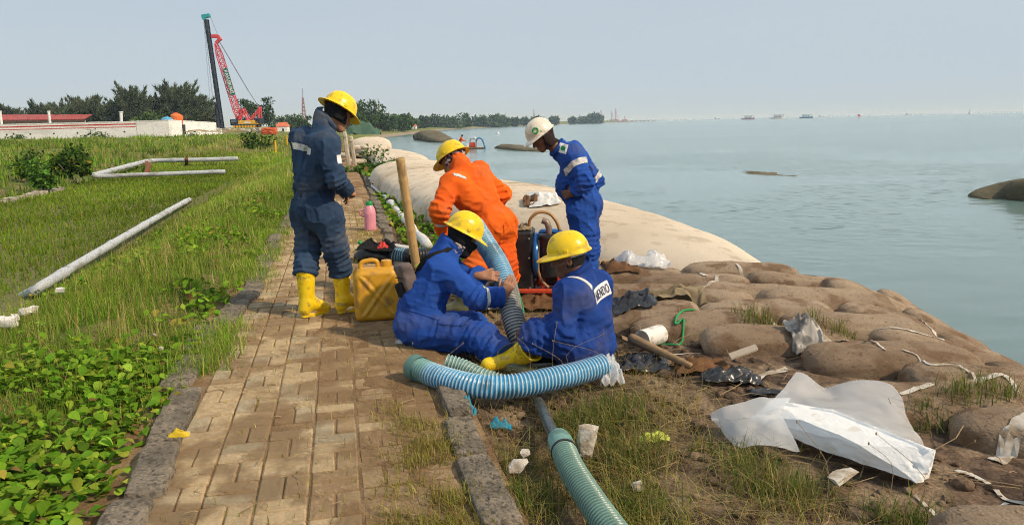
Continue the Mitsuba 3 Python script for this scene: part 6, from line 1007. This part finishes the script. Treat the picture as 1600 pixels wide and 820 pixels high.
add(ck + '__boom_head', bar(A(*(-58.989, 160.0, 19.789)), A(*(-57.587, 160.0, 19.759)), 0.55, 0.7, 0.05, A(0, 1, 0)), M_CRANERED); add(ck + '__boom_head', bar(A(*(-57.709, 160.0, 19.823)), A(*(-57.153, 160.0, 18.886)), 0.6, 0.7, 0.05, A(0, 1, 0)), M_CRANERED); add(ck + '__boom_head', bar(A(*(-57.525, 160.0, 19.017)), f1, 0.5, 0.6, 0.05, A(0, 1, 0)), M_CRANERED)
s0, s1 = A(*(-56.472, 159.1, 13.466)), A(*(-55.326, 159.1, 8.188)); dn_ = unit(s1 - s0); ac = unit(np.cross(dn_, A(0, -1, 0))); ac = ac if ac[0] > 0 else -ac
sg = add(ck + '__sign_board', bar(s0, s1, 0.98, 0.06, 0.02, ac), mat('sign_green', (0.015, 0.16, 0.12), 0.6)); txt = meshkit.text_mesh('PAKUBUMI', 0.62, 0.02, True); tv = np.asarray(txt.vertices); tw = np.ptp(tv[:, 0]); Ls = np.linalg.norm(s1 - s0); up_ = ac
v = (s0 + s1) / 2 + A(0, -0.05, 0) + np.outer((tv[:, 0] - tv[:, 0].min() - tw / 2) * (Ls * 0.86 / tw), dn_) + np.outer(tv[:, 1] - 0.31, up_) + np.outer(tv[:, 2], A(0, -1, 0)); add(sg + '__lettering', trimesh.Trimesh(v, txt.faces, process=False), M_WHITE, False)
G = A(*(-53.338, 160.0, 1.61)); cb = lambda x0, y0, x1, y1, dd=2.6: (A(*(-53.338, 160.0, 1.61)) + A((x0 + x1) / 2 - 386, 0, 0) * px2 + A(0, 0, 200.5 - (y0 + y1) / 2) * px2, (abs(x1 - x0) * px2, dd, abs(y1 - y0) * px2))
def cbox(name, x0, y0, x1, y1, mt, dd=2.6, dy=0.0, c=0.08):
    p, s = cb(x0, y0, x1, y1, dd); return add(f'{ck}__{name}', moved(bevel_box(*s, c), None, p + A(0, dy, 0)), mt)
for s in (-1, 1):
    tr = cbox('track', 369, 199.5, 405, 194.5, M_MAST, 0.75, s * 1.5, 0.3)
    for i in range(8): add(f'{tr}__roller', moved(lathe([(0, -0.42), (0.24, -0.42), (0.24, 0.42), (0, 0.42)], 12), frame(A(0, 1, 0)), G + A((371 + i * 4.4 - 386) * px2, s * 1.5, 0.35)), M_CRANEYEL, 40)
cbox('body', 376, 195, 407, 189, M_CRANEYEL); cbox('counterweight', 402, 194, 410, 186, M_MAST); cab = cbox('cab', 364, 196, 376.5, 186.5, M_MAST, 1.3, -0.7, 0.12); add(f'{cab}__window', moved(bevel_box(1.1, 0.04, 0.55, 0.02), None, G + A((370 - 386) * px2, -1.38, (200.5 - 189.5) * px2)), mat('cab_glass', (0.10, 0.14, 0.16), 0.1))
add(ck + '__body_label', moved(bevel_box(1.3, 0.03, 0.3, 0.01), None, G + A((390 - 386) * px2, -1.33, (200.5 - 192) * px2)), M_WHITE)
for a, b in (((-53.783, 160.0, 5.647), (-52.827, 160.0, 3.073)), ((-50.39, 160.0, 5.891), (-50.488, 160.0, 3.022)), ((-50.5, 160.0, 5.321), (-52.697, 160.0, 3.07)), ((-53.815, 160.0, 5.266), (-54.764, 160.0, 3.243))):
    for dy in (-0.7, 0.7): add(ck + '__gantry_leg', bar(A(*a) + A(0, dy, 0), A(*b) + A(0, dy, 0), 0.26, 0.26, 0.03), M_CRANERED)
M_CABLE = mat('grey_cable', (0.16, 0.17, 0.19), 0.7)
for a, b, rr in (((-57.536, 160.0, 18.894), (-52.466, 160.0, 9.042), 0.09), ((-52.466, 160.0, 9.042), (-50.534, 160.0, 5.704), 0.07), ((-58.782, 160.0, 23.467), (-57.387, 160.0, 19.138), 0.035), ((-60.035, 159.5, 22.941), (-60.197, 159.5, 4.38), 0.030), ((-60.147, 160.0, 23.007), (-59.768, 160.0, 6.921), 0.030)): add(ck + '__cable', tube(np.array([a, b]), rr, 6)[0], M_CABLE)
pl_ = thing('standing_pile', 'dark upright pile with a lug standing left of the rig mast', 'pile'); add(pl_ + '__shaft', tube(np.array([A(*(-58.383, 158.0, 1.796)), A(*(-58.573, 158.0, 6.843))]), 0.30, 12)[0], M_MAST, 40); add(pl_ + '__lug', bar((-58.417, 157.6, 6.203), (-57.833, 157.6, 6.316), 0.3, 0.3), M_MAST)
# earth, planks and orange sheet at the foot of the rig
r = np.random.default_rng(44)
for i in range(9): a = A(*(-47.162, 118.0, 1.162)) + A(r.uniform(-2, 4.5), r.uniform(-2, 2), r.uniform(-0.1, 0.25)); tag(add('timber_plank', bar(a, a + A(r.uniform(2, 3.5), r.uniform(-1, 1), r.uniform(-0.1, 0.2)), 0.22, 0.09), mat('plank', (0.36, 0.24, 0.11), 0.9) if i == 0 else 'material_plank'), 'brown plank in the pile at the far end of the white wall', 'plank', 'planks by the white wall')
for i in range(16):
    s_ = r.uniform(0.35, 1.0); c = A(*(-44.806, 135.0, 1.305)) + A(r.uniform(-5.0, 3.6), r.uniform(-2, 2), r.uniform(-0.3, 0.2)); tag(add('rubble_lump', moved(rough_block(s_, s_ * 0.8, s_ * 0.6, 120 + i, 0.12, 0.2), rotz(i), c), M_STONE, 45), 'pale broken lump in the rubble heap before the piling rig', 'rubble', 'rubble before the rig')
oc = A(*(-34.179, 112.0, 1.079)); m = rough_block(2.0, 1.2, 0.9, 77, 0.22, 0.3); tag(add('orange_cover', moved(m, None, oc), mat('orange_sheet', (0.62, 0.11, 0.03), 0.7), True), 'orange sheet over a heap right of the piling rig', 'tarpaulin')
for px_, lab in (((-17.034, 60, 0.629), 'small yellow marker post in the grass, nearest the navy worker'), ((-14.358, 48, 0.454), 'small yellow marker post in the grass, nearer to the rig')): mk_ = thing('marker_post', lab, 'post'); c = A(*px_); add(mk_ + '__shaft', tube(np.array([c - A(0, 0, 0.5), c + A(0, 0, 0.20)]), 0.06, 10)[0], M_CRANEYEL, 40); add(mk_ + '__cap', tube(np.array([c + A(0, 0, 0.20), c + A(0, 0, 0.24)]), 0.08, 10)[0], M_CRANEYEL, 40)

# ---------------------------------------------------------------- trees
scene['material_far_leaf'] = {'type': 'twosided', 'bsdf': {'type': 'diffuse', 'reflectance': VC}}
def tris(P, D, L, W, col, r):
    """Thin needle or leaf triangles from points P along D."""
    s = np.cross(D, r.normal(0, 1, D.shape)); s /= np.linalg.norm(s, axis=1, keepdims=True) + 1e-9; v = np.stack([P - s * W[:, None] / 2, P + s * W[:, None] / 2, P + D * L[:, None]], 1).reshape(-1, 3)
    return trimesh.Trimesh(v, np.arange(len(v)).reshape(-1, 3), process=False), np.repeat(col, 3, 0)
def casuarina(c, H, W, seed, label, n=95, pal=((0.115, 0.150, 0.078), (0.145, 0.18, 0.092), (0.09, 0.125, 0.065))):
    r = np.random.default_rng(seed); k = thing('casuarina_tree', label, 'tree', None); c = np.asarray(c, float); P, D, br = [], [], []
    add(k + '__trunk', tube(np.array([c - A(0, 0, 1), c + A(0, 0, H * 0.5), c + A(r.normal(0, 0.3), 0, H * 0.86)]), [W * 0.035, W * 0.025, 0.05], 7)[0], M_BARK, True)
    for i in range(n):
        u = r.uniform(0.06, 0.9); a = r.uniform(0, 6.283); R_ = W / 2 * (1.02 - 0.72 * max(0, u - 0.25)) * r.uniform(0.35, 1.0); b0 = c + A(0, 0, H * u * 0.82); d = unit(A(math.cos(a), math.sin(a), r.uniform(0.35, 1.3) + 0.9 * u)); L = R_ * r.uniform(0.9, 1.45) + 0.14 * H * u; b1 = b0 + d * L + A(0, 0, 0.06 * H)
        if i < 14: br.append(tube(np.array([b0, (b0 + b1) / 2, b1]), [0.06, 0.045, 0.015], 4)[0])
        m = 120; t = r.random(m) ** 0.45 * 1.12; P.append(b0 + (b1 - b0) * t[:, None] + r.normal(0, 1, (m, 3)) * ((0.16 + 0.034 * W) * (1.25 - t))[:, None]); D.append(unit(d + A(0.12, 0, 0.55)) + r.normal(0, 0.36, (m, 3)))
    P, D = np.vstack(P), np.vstack(D); P[:, 2] = c[2] + (P[:, 2] - c[2]) * np.where(P[:, 2] - c[2] > H * 0.8, 0.86, 1); D /= np.linalg.norm(D, axis=1, keepdims=True); N = len(P)
    m, col = tris(P, D, r.uniform(0.5, 1.2, N) * H / 10, r.uniform(0.16, 0.30, N) * H / 10, colors(r, N, pal, [1] * len(pal), 0.22), r); add(k + '__crown', m, M_BLADE, False, color=col); add(k + '__limbs', cat(*br), M_BARK, True)
    return k
def crown_tree(name, c, H, W, seed, label, n=2600, leaf_=0.42, clumps=26, pal=((0.05, 0.10, 0.022), (0.075, 0.13, 0.03), (0.035, 0.075, 0.02)), trunk=0.3, flat=0.5, group=None, open_=0.34):
    r = np.random.default_rng(seed); k = thing(name, label, 'tree', group); c = np.asarray(c, float); top_ = c + A(0, 0, H * trunk); br = [tube(np.array([c - A(0, 0, 0.5), c + A(r.normal(0, 0.02 * W), 0, H * trunk * 0.6), top_ + A(0, 0, H * 0.12)]), [W * 0.04, W * 0.03, W * 0.02], 7)[0]]; C = []
    for i in range(clumps):
        a, e = r.uniform(0, 6.283), r.uniform(0, 1); R_ = (0.25 + 0.75 * math.sqrt(r.random())) * W / 2 * 0.82; z = H * (trunk + (1 - trunk) * (0.12 + 0.72 * (e if flat < 0.6 else e * (1 - 0.55 * (R_ / (W / 2))**2)))); q = A(c[0] + R_ * math.cos(a), c[1] + R_ * math.sin(a), c[2] + z); C.append((q, r.uniform(0.55, 1.1) * W * open_ / 2 * 1.1))
        if i < 12: br.append(tube(spline([top_ - A(0, 0, H * 0.05), (top_ + q) / 2 + A(0, 0, -0.03 * H), q], 6), np.linspace(W * 0.016, 0.03, 6), 5)[0])
    add(k + '__trunk', cat(*br), M_BARK, True); P, D = [], []
    for q, s in C:
        m = n // clumps; d = r.normal(0, 1, (m, 3)); d /= np.linalg.norm(d, axis=1, keepdims=True); P.append(q + d * (s * r.uniform(0.45, 1.08, m)[:, None]) * A(1, 1, flat + 0.2)); D.append(d + r.normal(0, 0.6, (m, 3)))
    P, D = np.vstack(P), np.vstack(D); D /= np.linalg.norm(D, axis=1, keepdims=True); P[:, 2] = np.maximum(P[:, 2], c[2] + 0.02); N = len(P); m, col = tris(P, D, r.uniform(0.7, 1.3, N) * leaf_, r.uniform(0.6, 1.0, N) * leaf_, colors(r, N, pal, [1] * len(pal), 0.2), r); add(k + '__crown', m, 'material_far_leaf', False, color=col); return k
def base(px_, dz=0): c = A(*px_); c[2] = 0.45 + dz; return c
CAS = [((-100.1, 150.0, 2.754), 148, 60), ((-96.102, 152.0, 2.656), 152, 52), ((-92.555, 156.0, 2.555), 150, 50), ((-80.594, 150.0, 2.328), 147, 78), ((-74.111, 148.0, 2.197), 152, 50), ((-69.077, 146.0, 2.098), 138, 92), ((-67.07, 150.0, 2.032), 145, 60), ((-61.605, 148.0, 1.923), 134, 92), ((-61.385, 156.0, 1.873), 143, 48), ((-62.512, 165.0, 1.846), 163, 26), ((-93.341, 165.0, 2.521), 158, 70), ((-85.303, 165.0, 2.345), 158, 60)]
CL = ['dark feathery tree at the left picture edge', 'dark feathery tree second from the left edge', 'dark feathery tree behind the left end of the shed roof', 'broad feathery tree behind the right half of the shed roof', 'feathery tree between shed roof and leaning white post', 'largest dark feathery tree left of the tanks, broad crown', 'dark feathery tree just behind the water tanks', 'tall dark feathery tree right of the tanks, nearest the mast', 'slim feathery tree just left of the black mast', 'small thin feathery tree right beside the black mast', 'farther feathery tree behind the middle of the shed roof', 'farther feathery tree filling the gap right of the shed']
for i, ((px_, ytop, w), lab) in enumerate(zip(CAS, CL)):
    c = base(px_); s_ = px_[1] / 1208; casuarina(c, (206 - ytop) * s_ * 0.93 + 0.3, w * s_ * 1.0, 300 + i, lab, 100 if w > 60 else 66)
for i, (px_, yt, w, lab) in enumerate((((-96.819, 158.0, 2.637), 170, 60, 'low light green tree behind the left part of the shed'), ((-90.513, 160.0, 2.488), 167, 60, 'low bushy tree behind the shed, left of the white posts'), ((-62.712, 140.0, 1.993), 177, 70, 'low dark bushy tree behind the wall, left of the blue tank'), ((-81.043, 158.0, 2.292), 174, 60, 'low bushy tree behind the right end of the shed'), ((-66.563, 172.0, 1.895), 182, 50, 'low scrub tree behind the right end of the wall'))):
    s_ = px_[1] / 1208; crown_tree('broadleaf_tree', base(px_), (206 - yt) * s_ + 1, w * s_, 330 + i, lab, 1300, 0.5, 18, ((0.07, 0.12, 0.03), (0.10, 0.16, 0.04), (0.045, 0.08, 0.025)), 0.1, 0.7)
crown_tree('broadleaf_tree', base((-54.954, 172.0, 1.641)), 57 * 172 / 1208, 62 * 172 / 1208, 341, 'open crowned dark green tree standing right behind the piling rig', 2600, 0.42, 34, ((0.035, 0.075, 0.022), (0.05, 0.10, 0.03), (0.028, 0.055, 0.02)), 0.22, 0.5, None, 0.24)
crown_tree('broadleaf_tree', base((-52.13, 200.0, 2.221)), 22 * 200 / 1208 + 0.5, 24 * 200 / 1208, 342, 'small round tree just left of the navy worker\'s shoulder', 700, 0.55, 12, trunk=0.1)
for i, (px_, yt, w, lab) in enumerate((((-41.975, 215.0, 0.247), 160, 46, 'tall dark green tree directly behind the navy worker\'s helmet'), ((-39.905, 222.0, 0.133), 155, 46, 'tallest tree of the clump right of the navy worker'), ((-36.657, 230.0, -0.016), 178, 44, 'sloping tree at the right of the tall shore clump'), ((-33.656, 245.0, -0.228), 183, 34, 'low rounded tree at the foot of the tall shore clump'), ((-73.115, 260.0, 1.744), 184, 60, 'low dark tree belt left of the navy worker'))):
    s_ = px_[1] / 1208; crown_tree('broadleaf_tree', base(px_, -0.3), (200 - yt) * s_ + 1.5, w * s_, 350 + i, lab, 2000, 0.75, 24, trunk=0.06, flat=0.75, open_=0.42)
SH = [(637, 178, 20, 330), (652, 186, 26, 350), (668, 183, 22, 380), (690, 186, 26, 420), (712, 186, 22, 460), (735, 179, 15, 480), (757, 182, 22, 520), (783, 183, 30, 560), (806, 187, 18, 600), (824, 186, 12, 640), (842, 185, 18, 680), (868, 183, 11, 720), (897, 186, 9, 800), (915, 184, 16, 860), (930, 180, 22, 880), (640, 188, 40, 300), (775, 189, 50, 540), (705, 189, 60, 430)]
SHL = ['first round tree on the far shore right of the clump', 'low tree beside the first round shore tree', 'pale low tree on the shore left of the orange worker\'s helmet', 'low dark tree above the orange worker\'s helmet', 'low tree on the far shore above the pump raft', 'tall narrow tree on the far shore above the pump raft', 'round tree right of the tall narrow shore tree', 'wide flat tree on the shore left of the white helmet', 'small tree left of the white helmet on the far shore', 'tiny tree behind the white helmet, first of two', 'low broad tree right behind the white helmet', 'lone round tree right of the white helmet', 'tiny lone tree left of the pier', 'leaning tree at the pier head', 'wide dark tree next to the pier masts', 'long low scrub under the first shore trees', 'long low scrub near the white helmet', 'long low scrub above the orange worker']
for i, ((x_, yt, w, d_), lab) in enumerate(zip(SH, SHL)):
    s_ = d_ / 1208; yb = 197.5 - (x_ - 600) * 0.0222; xw = (x_ - 800) * s_ * 1.016; crown_tree('shore_tree', A(xw, d_, 0.1), (yb - yt) * s_ + 1.6, w * s_, 370 + i, lab, 700, 0.020 * d_ * 0.16 + 0.4, 12, ((0.045, 0.085, 0.025), (0.06, 0.105, 0.035)), 0.08, 0.7, None, 0.45)

# ---------------------------------------------------------------- towers, shore buildings, pier and boats
M_TOWER = mat('tower_steel', (0.22, 0.20, 0.21), 0.7); M_TOWERR = mat('tower_red', (0.40, 0.12, 0.11), 0.7)
def lattice(label, x, d_, ytop, ybase, wb, n=9):
    s_ = d_ / 1208; k = thing('lattice_tower', label, 'tower'); c = A((x - 800) * s_ * 1.016, d_, -0.5); H = (ybase - ytop) * s_; w = wb * s_ / 2; nd = lambda u, a, b: c + A(a * w * (1 - 0.8 * u), b * w * (1 - 0.8 * u), H * 0.8 * u); t_ = 0.035 * w + 0.00022 * d_
    for a in (-1, 1):
        for b in (-1, 1): add(k + '__leg', bar(nd(0, a, b), nd(1, a, b), t_ * 1.5), M_TOWER)
    br = []
    for i in range(n):
        u0, u1 = i / n, (i + 1) / n
        for b in (-1, 1): br += [bar(nd(u0, -1, b), nd(u1, 1, b), t_), bar(nd(u0, 1, b), nd(u1, -1, b), t_), bar(nd(u0, b, -1), nd(u1, b, 1), t_)]
    add(k + '__bracing', cat(*br), M_TOWERR, False); add(k + '__mast', tube(np.array([c + A(0, 0, H * 0.8), c + A(0, 0, H)]), t_ * 1.2, 6)[0], M_TOWER); add(k + '__platform', moved(bevel_box(w * 0.9, w * 0.9, t_ * 1.5), None, c + A(0, 0, H * 0.55)), M_TOWER)
lattice('red and grey lattice mast left of the navy worker\'s helmet', 491, 380, 133, 198, 8); lattice('lattice mast on the shore right of the navy worker', 604, 420, 149, 196, 6); lattice('faint lattice mast at the far left above the trees', 7, 300, 136, 207, 9); lattice('thin distant mast behind the white helmet man', 838, 900, 169, 192, 4)
def house(label, x, d_, w, h, roof, y_base):
    s_ = d_ / 1208; k = thing('house', label, 'house'); c = A((x - 800) * s_ * 1.016, d_, 0.2); W_, H_ = w * s_, h * s_; add(k + '__wall', moved(bevel_box(W_, W_ * 0.7, H_ * 0.6, 0.05), None, c + A(0, 0, H_ * 0.3)), M_WALL); e = 0.06 * W_
    m = trimesh.Trimesh(np.array([[-W_ / 2 - e, -W_ * 0.4, 0], [W_ / 2 + e, -W_ * 0.4, 0], [W_ / 2 + e, W_ * 0.4, 0], [-W_ / 2 - e, W_ * 0.4, 0], [-W_ * 0.4, 0, H_ * 0.45], [W_ * 0.4, 0, H_ * 0.45]])).convex_hull; add(k + '__roof', moved(m, None, c + A(0, 0, H_ * 0.6)), roof); add(k + '__door', moved(bevel_box(W_ * 0.16, 0.1, H_ * 0.42, 0.02), None, c + A(0.1 * W_, -W_ * 0.36, H_ * 0.21)), M_DARK)
M_OROOF = mat('orange_roof', (0.62, 0.16, 0.07), 0.7); house('small house with an orange roof left of the navy worker\'s shoulder', 458, 230, 17, 15, M_OROOF, 199); house('pale house with a dark roof on the far shore', 646, 300, 10, 9, mat('grey_roof', (0.20, 0.19, 0.18), 0.8), 199); house('low hut with a bright orange roof on the far shore', 656, 290, 9, 6, M_OROOF, 199)
def on_sea(x, d_): return A((x - 800) * d_ / 1208 * 1.016, d_, SEA)
pk2 = thing('pier', 'long low pier at the tip of the far shore', 'pier'); a, b = on_sea(930, 1300), on_sea(1021, 1380); add(pk2 + '__deck', bar(a + A(0, 0, 2.2), b + A(0, 0, 2.2), 8, 1.0, 0.1, A(0, 1, 0)), M_TOWER)
for i in range(14): q = a + (b - a) * (i + 0.5) / 14; add(pk2 + '__pile', tube(np.array([q - A(0, 0, 1.5), q + A(0, 0, 1.8)]), 0.7, 8)[0], M_TOWER)
for i, (x, yt, lab, mt) in enumerate(((940, 172, 'first red crane mast at the pier', M_TOWERR), (956, 174, 'thin grey mast at the pier, second from the left', M_TOWER), (962, 170, 'tallest red mast in the middle of the pier', M_TOWERR), (975, 182, 'short red mast towards the end of the pier', M_TOWERR))):
    c = on_sea(x, 1310 + i * 14) + A(0, 0, 2.5); H = (189 - yt) * 1320 / 1208; mk2 = thing('pier_mast', lab, 'mast'); add(mk2 + '__post', tube(np.array([c, c + A(-0.6, 0, H)]), [1.0, 0.45], 6)[0], mt); add(mk2 + '__stay', tube(np.array([c + A(5, 0, 0), c + A(-0.6, 0, H * 0.95)]), 0.22, 4)[0], mt); add(mk2 + '__base', moved(bevel_box(9, 5, 3.0, 0.2), None, c + A(0, 0, 1)), mt)
def boat(label, x, d_, L, hull, cabin, roofc, seed):
    k = thing('boat', label, 'boat'); c = on_sea(x, d_); us = np.linspace(-1, 1, 15); P = []
    for u in us:
        w = (1 - abs(u) ** 3.0) * L * 0.13 + 0.05; sheer = 0.055 * L + 0.045 * L * max(0, u) ** 2 + 0.030 * L * max(0, -u) ** 2; P.append([[u * L / 2 * (1 + 0.0), -w, sheer], [u * L / 2 * 0.96, -w * 0.85, 0.0], [u * L / 2 * 0.9, 0, -0.3], [u * L / 2 * 0.96, w * 0.85, 0], [u * L / 2, w, sheer], [u * L / 2 * 0.98, w * 0.8, sheer - 0.15], [u * L / 2 * 0.98, -w * 0.8, sheer - 0.15], [u * L / 2, -w, sheer]])
    c = c + A(0, 0, 0.1); L0 = len(scene); add(k + '__hull', moved(sheet(np.array(P) * A(1, 1, 1.5)), None, c), hull); add(k + '__cabin', moved(bevel_box(L * 0.42, L * 0.16, L * 0.13, 0.1), None, c + A(-0.02 * L, 0, 0.145 * L)), cabin); add(k + '__roof', moved(bevel_box(L * 0.60, L * 0.20, L * 0.022, 0.05), None, c + A(-0.0 * L, 0, 0.265 * L)), roofc)
    for i in range(5):
        for s in (-1, 1): add(k + '__post', bar(c + A((-0.26 + i * 0.13) * L, s * L * 0.085, 0.05 * L), c + A((-0.26 + i * 0.13) * L, s * L * 0.085, 0.26 * L), L * 0.014), roofc)
    add(k + '__mast', tube(np.array([c + A(0.36 * L, 0, 0.08 * L), c + A(0.40 * L, 0, 0.36 * L)]), L * 0.010, 5)[0], roofc); add(k + '__rudder_post', bar(c + A(-0.46 * L, 0, 0.07 * L), c + A(-0.46 * L, 0, 0.14 * L), L * 0.02), hull)
M_HRED, M_HWHITE, M_HBLUE = mat('hull_red', (0.16, 0.03, 0.035), 0.6), mat('hull_white', (0.60, 0.58, 0.50), 0.6), mat('hull_blue', (0.015, 0.07, 0.13), 0.6); M_DKROOF = mat('boat_roof', (0.025, 0.03, 0.06), 0.7)
boat('open wooden boat with a dark red hull, leftmost of three offshore', 1162, 1250, 21, M_HRED, M_TOWER, M_DKROOF, 1); boat('open wooden boat with a pale hull, middle one offshore', 1207, 1250, 23, M_HWHITE, M_TOWER, M_DKROOF, 2); boat('blue hulled boat with a cabin, rightmost of three offshore', 1250, 1200, 21, M_HBLUE, mat('cabin_blue', (0.22, 0.38, 0.48), 0.6), M_HBLUE, 3)
for x, d_, lab in ((1115, 3600, 'faint distant ship on the horizon left of the boats'), (1273, 3300, 'faint distant ship on the horizon right of the blue boat'), (1405, 3300, 'faint distant ship on the horizon right of the red flag')):
    k = thing('ship', lab, 'ship'); c = on_sea(x, d_); add(k + '__hull', moved(bevel_box(26, 8, 5, 1), None, c + A(0, 0, 1.5)), M_TOWER); add(k + '__bridge', moved(bevel_box(6, 6, 5, 0.5), None, c + A(-8, 0, 6)), M_TOWER)
k = thing('marker_buoy', 'small float with a red flag beyond the boats', 'buoy'); c = on_sea(1330, 800); add(k + '__float', moved(lathe([(0, -0.4), (0.7, -0.2), (0.8, 0.1), (0.5, 0.5), (0, 0.6)], 14), None, c), M_HRED, True); add(k + '__pole', tube(np.array([c, c + A(0, 0, 4.2)]), 0.09, 6)[0], M_TOWER); add(k + '__flag', thick(sheet(np.array([[c + A(-1.2, 0, 4.1), c + A(-1.2, 0, 2.2)], [c + A(0.2, 0.2, 3.8), c + A(0.2, 0.2, 1.6)], [c + A(1.6, 0, 2.8), c + A(1.6, 0, 1.0)]])), 0.08), mat('flag_red', (0.62, 0.03, 0.05), 0.7))
k = thing('beacon', 'tiny beacon standing in the sea near the right edge', 'beacon'); c = on_sea(1497, 1900); add(k + '__post', tube(np.array([c, c + A(0, 0, 9)]), [1.0, 0.5], 8)[0], M_TOWER); add(k + '__base', moved(lathe([(0, 0), (3.2, 0), (2.2, 3), (0, 3.2)], 12), None, c), M_TOWER); add(k + '__topmark', moved(trimesh.creation.icosphere(1, 0.9), None, c + A(0, 0, 9.6)), M_TOWER)
tag(add('float', moved(lathe([(0, -0.2), (0.30, -0.1), (0.38, 0.2), (0.2, 0.55), (0, 0.62)], 14), None, on_sea(783, 190)), M_WHITE, True), 'small white float on the water left of the white helmet', 'float')
# raft with a suction pump and the worker on it
F6 = unit(A(0.9, -0.2, 0)); B6 = A(*(-4.581, 80.98, -1.1)); b6 = lambda x, y, z: B6 + A(x, y, z)
J6 = dict(head=b6(-0.30, 0, 1.36), neck=b6(-0.40, 0, 1.18), shL=b6(-0.38, 0.19, 1.14), shR=b6(-0.38, -0.19, 1.14), elL=b6(-0.24, 0.24, 0.90), elR=b6(-0.24, -0.24, 0.90), wrL=b6(0.0, 0.15, 0.84), wrR=b6(0.0, -0.15, 0.84), pelvis=b6(-0.52, 0, 0.70), waist=b6(-0.48, 0, 0.90), hipL=b6(-0.52, 0.12, 0.66), hipR=b6(-0.52, -0.12, 0.66), knL=b6(-0.42, 0.14, 0.34), knR=b6(-0.36, -0.14, 0.34), anL=b6(-0.50, 0.14, 0.02), anR=b6(-0.46, -0.14, 0.02))
k, J, R, m = person('distant worker in orange with a dark cap standing on the raft', J6, dict(cloth=M_ORANGE, seed=51, res=0.022, handL=(F6, A(0, 0, -1), A(0, -1, 0), 0.6), handR=(F6, A(0, 0, -1), A(0, 1, 0), 0.6)), A(0.8, -0.2, -0.35)); head_cover(k + '__cap', J['head'], R, lambda q: -(q[:, 2] - 0.01), M_BLACKCLOTH, 0.014)
k = thing('pump_raft', 'small raft carrying a suction pump and a bent blue hose on the water', 'raft')
for y in (-0.5, 0.0, 0.5): add(k + '__float_log', tube(np.array([b6(-1.0, y, -0.05), b6(2.0, y, -0.05)]), 0.16, 12)[0], M_DARK)
for i in range(7): add(k + '__deck_board', moved(bevel_box(0.32, 1.3, 0.05), None, b6(-0.8 + i * 0.42, 0, 0.13)), M_WOOD)
add(k + '__engine', moved(bevel_box(0.6, 0.5, 0.5, 0.06), None, b6(0.75, 0, 0.42)), M_PUMPRED); add(k + '__fuel_can', moved(bevel_box(0.28, 0.3, 0.36, 0.05), None, b6(0.28, -0.2, 0.35)), M_WHITE); add(k + '__frame', cat(*[bar(b6(x, y, 0.1), b6(x + 0.1, y, 1.0), 0.05) for x in (0.45, 1.1) for y in (-0.35, 0.35)] + [bar(b6(0.5, y, 1.0), b6(1.3, y, 1.0), 0.05) for y in (-0.35, 0.35)]), M_RUST); add(k + '__hose', tube(spline([b6(1.1, 0, 0.7), b6(1.35, 0, 1.08), b6(1.75, 0, 0.95), b6(2.0, 0, 0.3), b6(2.1, 0, -0.2)], 24), 0.08, 10)[0], mat('blue_hose', (0.03, 0.20, 0.42), 0.5), True); add(k + '__lamp', moved(trimesh.creation.icosphere(2, 0.13), None, b6(1.05, -0.3, 1.08)), M_WHITE, True)
# sacks and posts stacked behind the navy worker, green net beyond
r = np.random.default_rng(61)
for i in range(10):
    s_, x, z = 0.30, 0, 0; c = A(*(-6.749, 33, 1.061)) + A(r.uniform(-0.35, 0.55), r.uniform(-0.4, 0.4), 0); c[2] = -0.3 + (i % 4) * 0.28; tag(add('sack', moved(bag_mesh(40 + i), rotz(r.uniform(0, 3)), c, 0.85), M_TUBE, True), 'tan sack in the stack beyond the navy worker, at the edge of the water', 'sack', 'sacks stacked by the shore')
for i, px_ in enumerate(((-6.298, 30, 1.242), (-6.165, 30.5, 1.062))): k = thing('timber_post', ('taller weathered timber post behind the navy worker', 'shorter weathered timber post behind the navy worker')[i], 'post'); c = A(*px_); add(k + '__shaft', bar(c * A(1, 1, 0) + A(0.12, 0.1, -0.5), c, 0.15, 0.12, 0.03), M_TUBE); add(k + '__lashing', tube(np.array([c - A(-0.01, 0, 0.20), c - A(0, 0, 0.14)]), 0.10, 8)[0], M_TUBE)
m = crumple((-11.149, 60, 0.694), 1.6, 1.2, 0.9, 71, 22, drape=False); tag(add('green_net', m, mat('dull_green_net', (0.06, 0.12, 0.085), 0.9), True), 'dull green net heaped on the shore behind the navy worker', 'net')
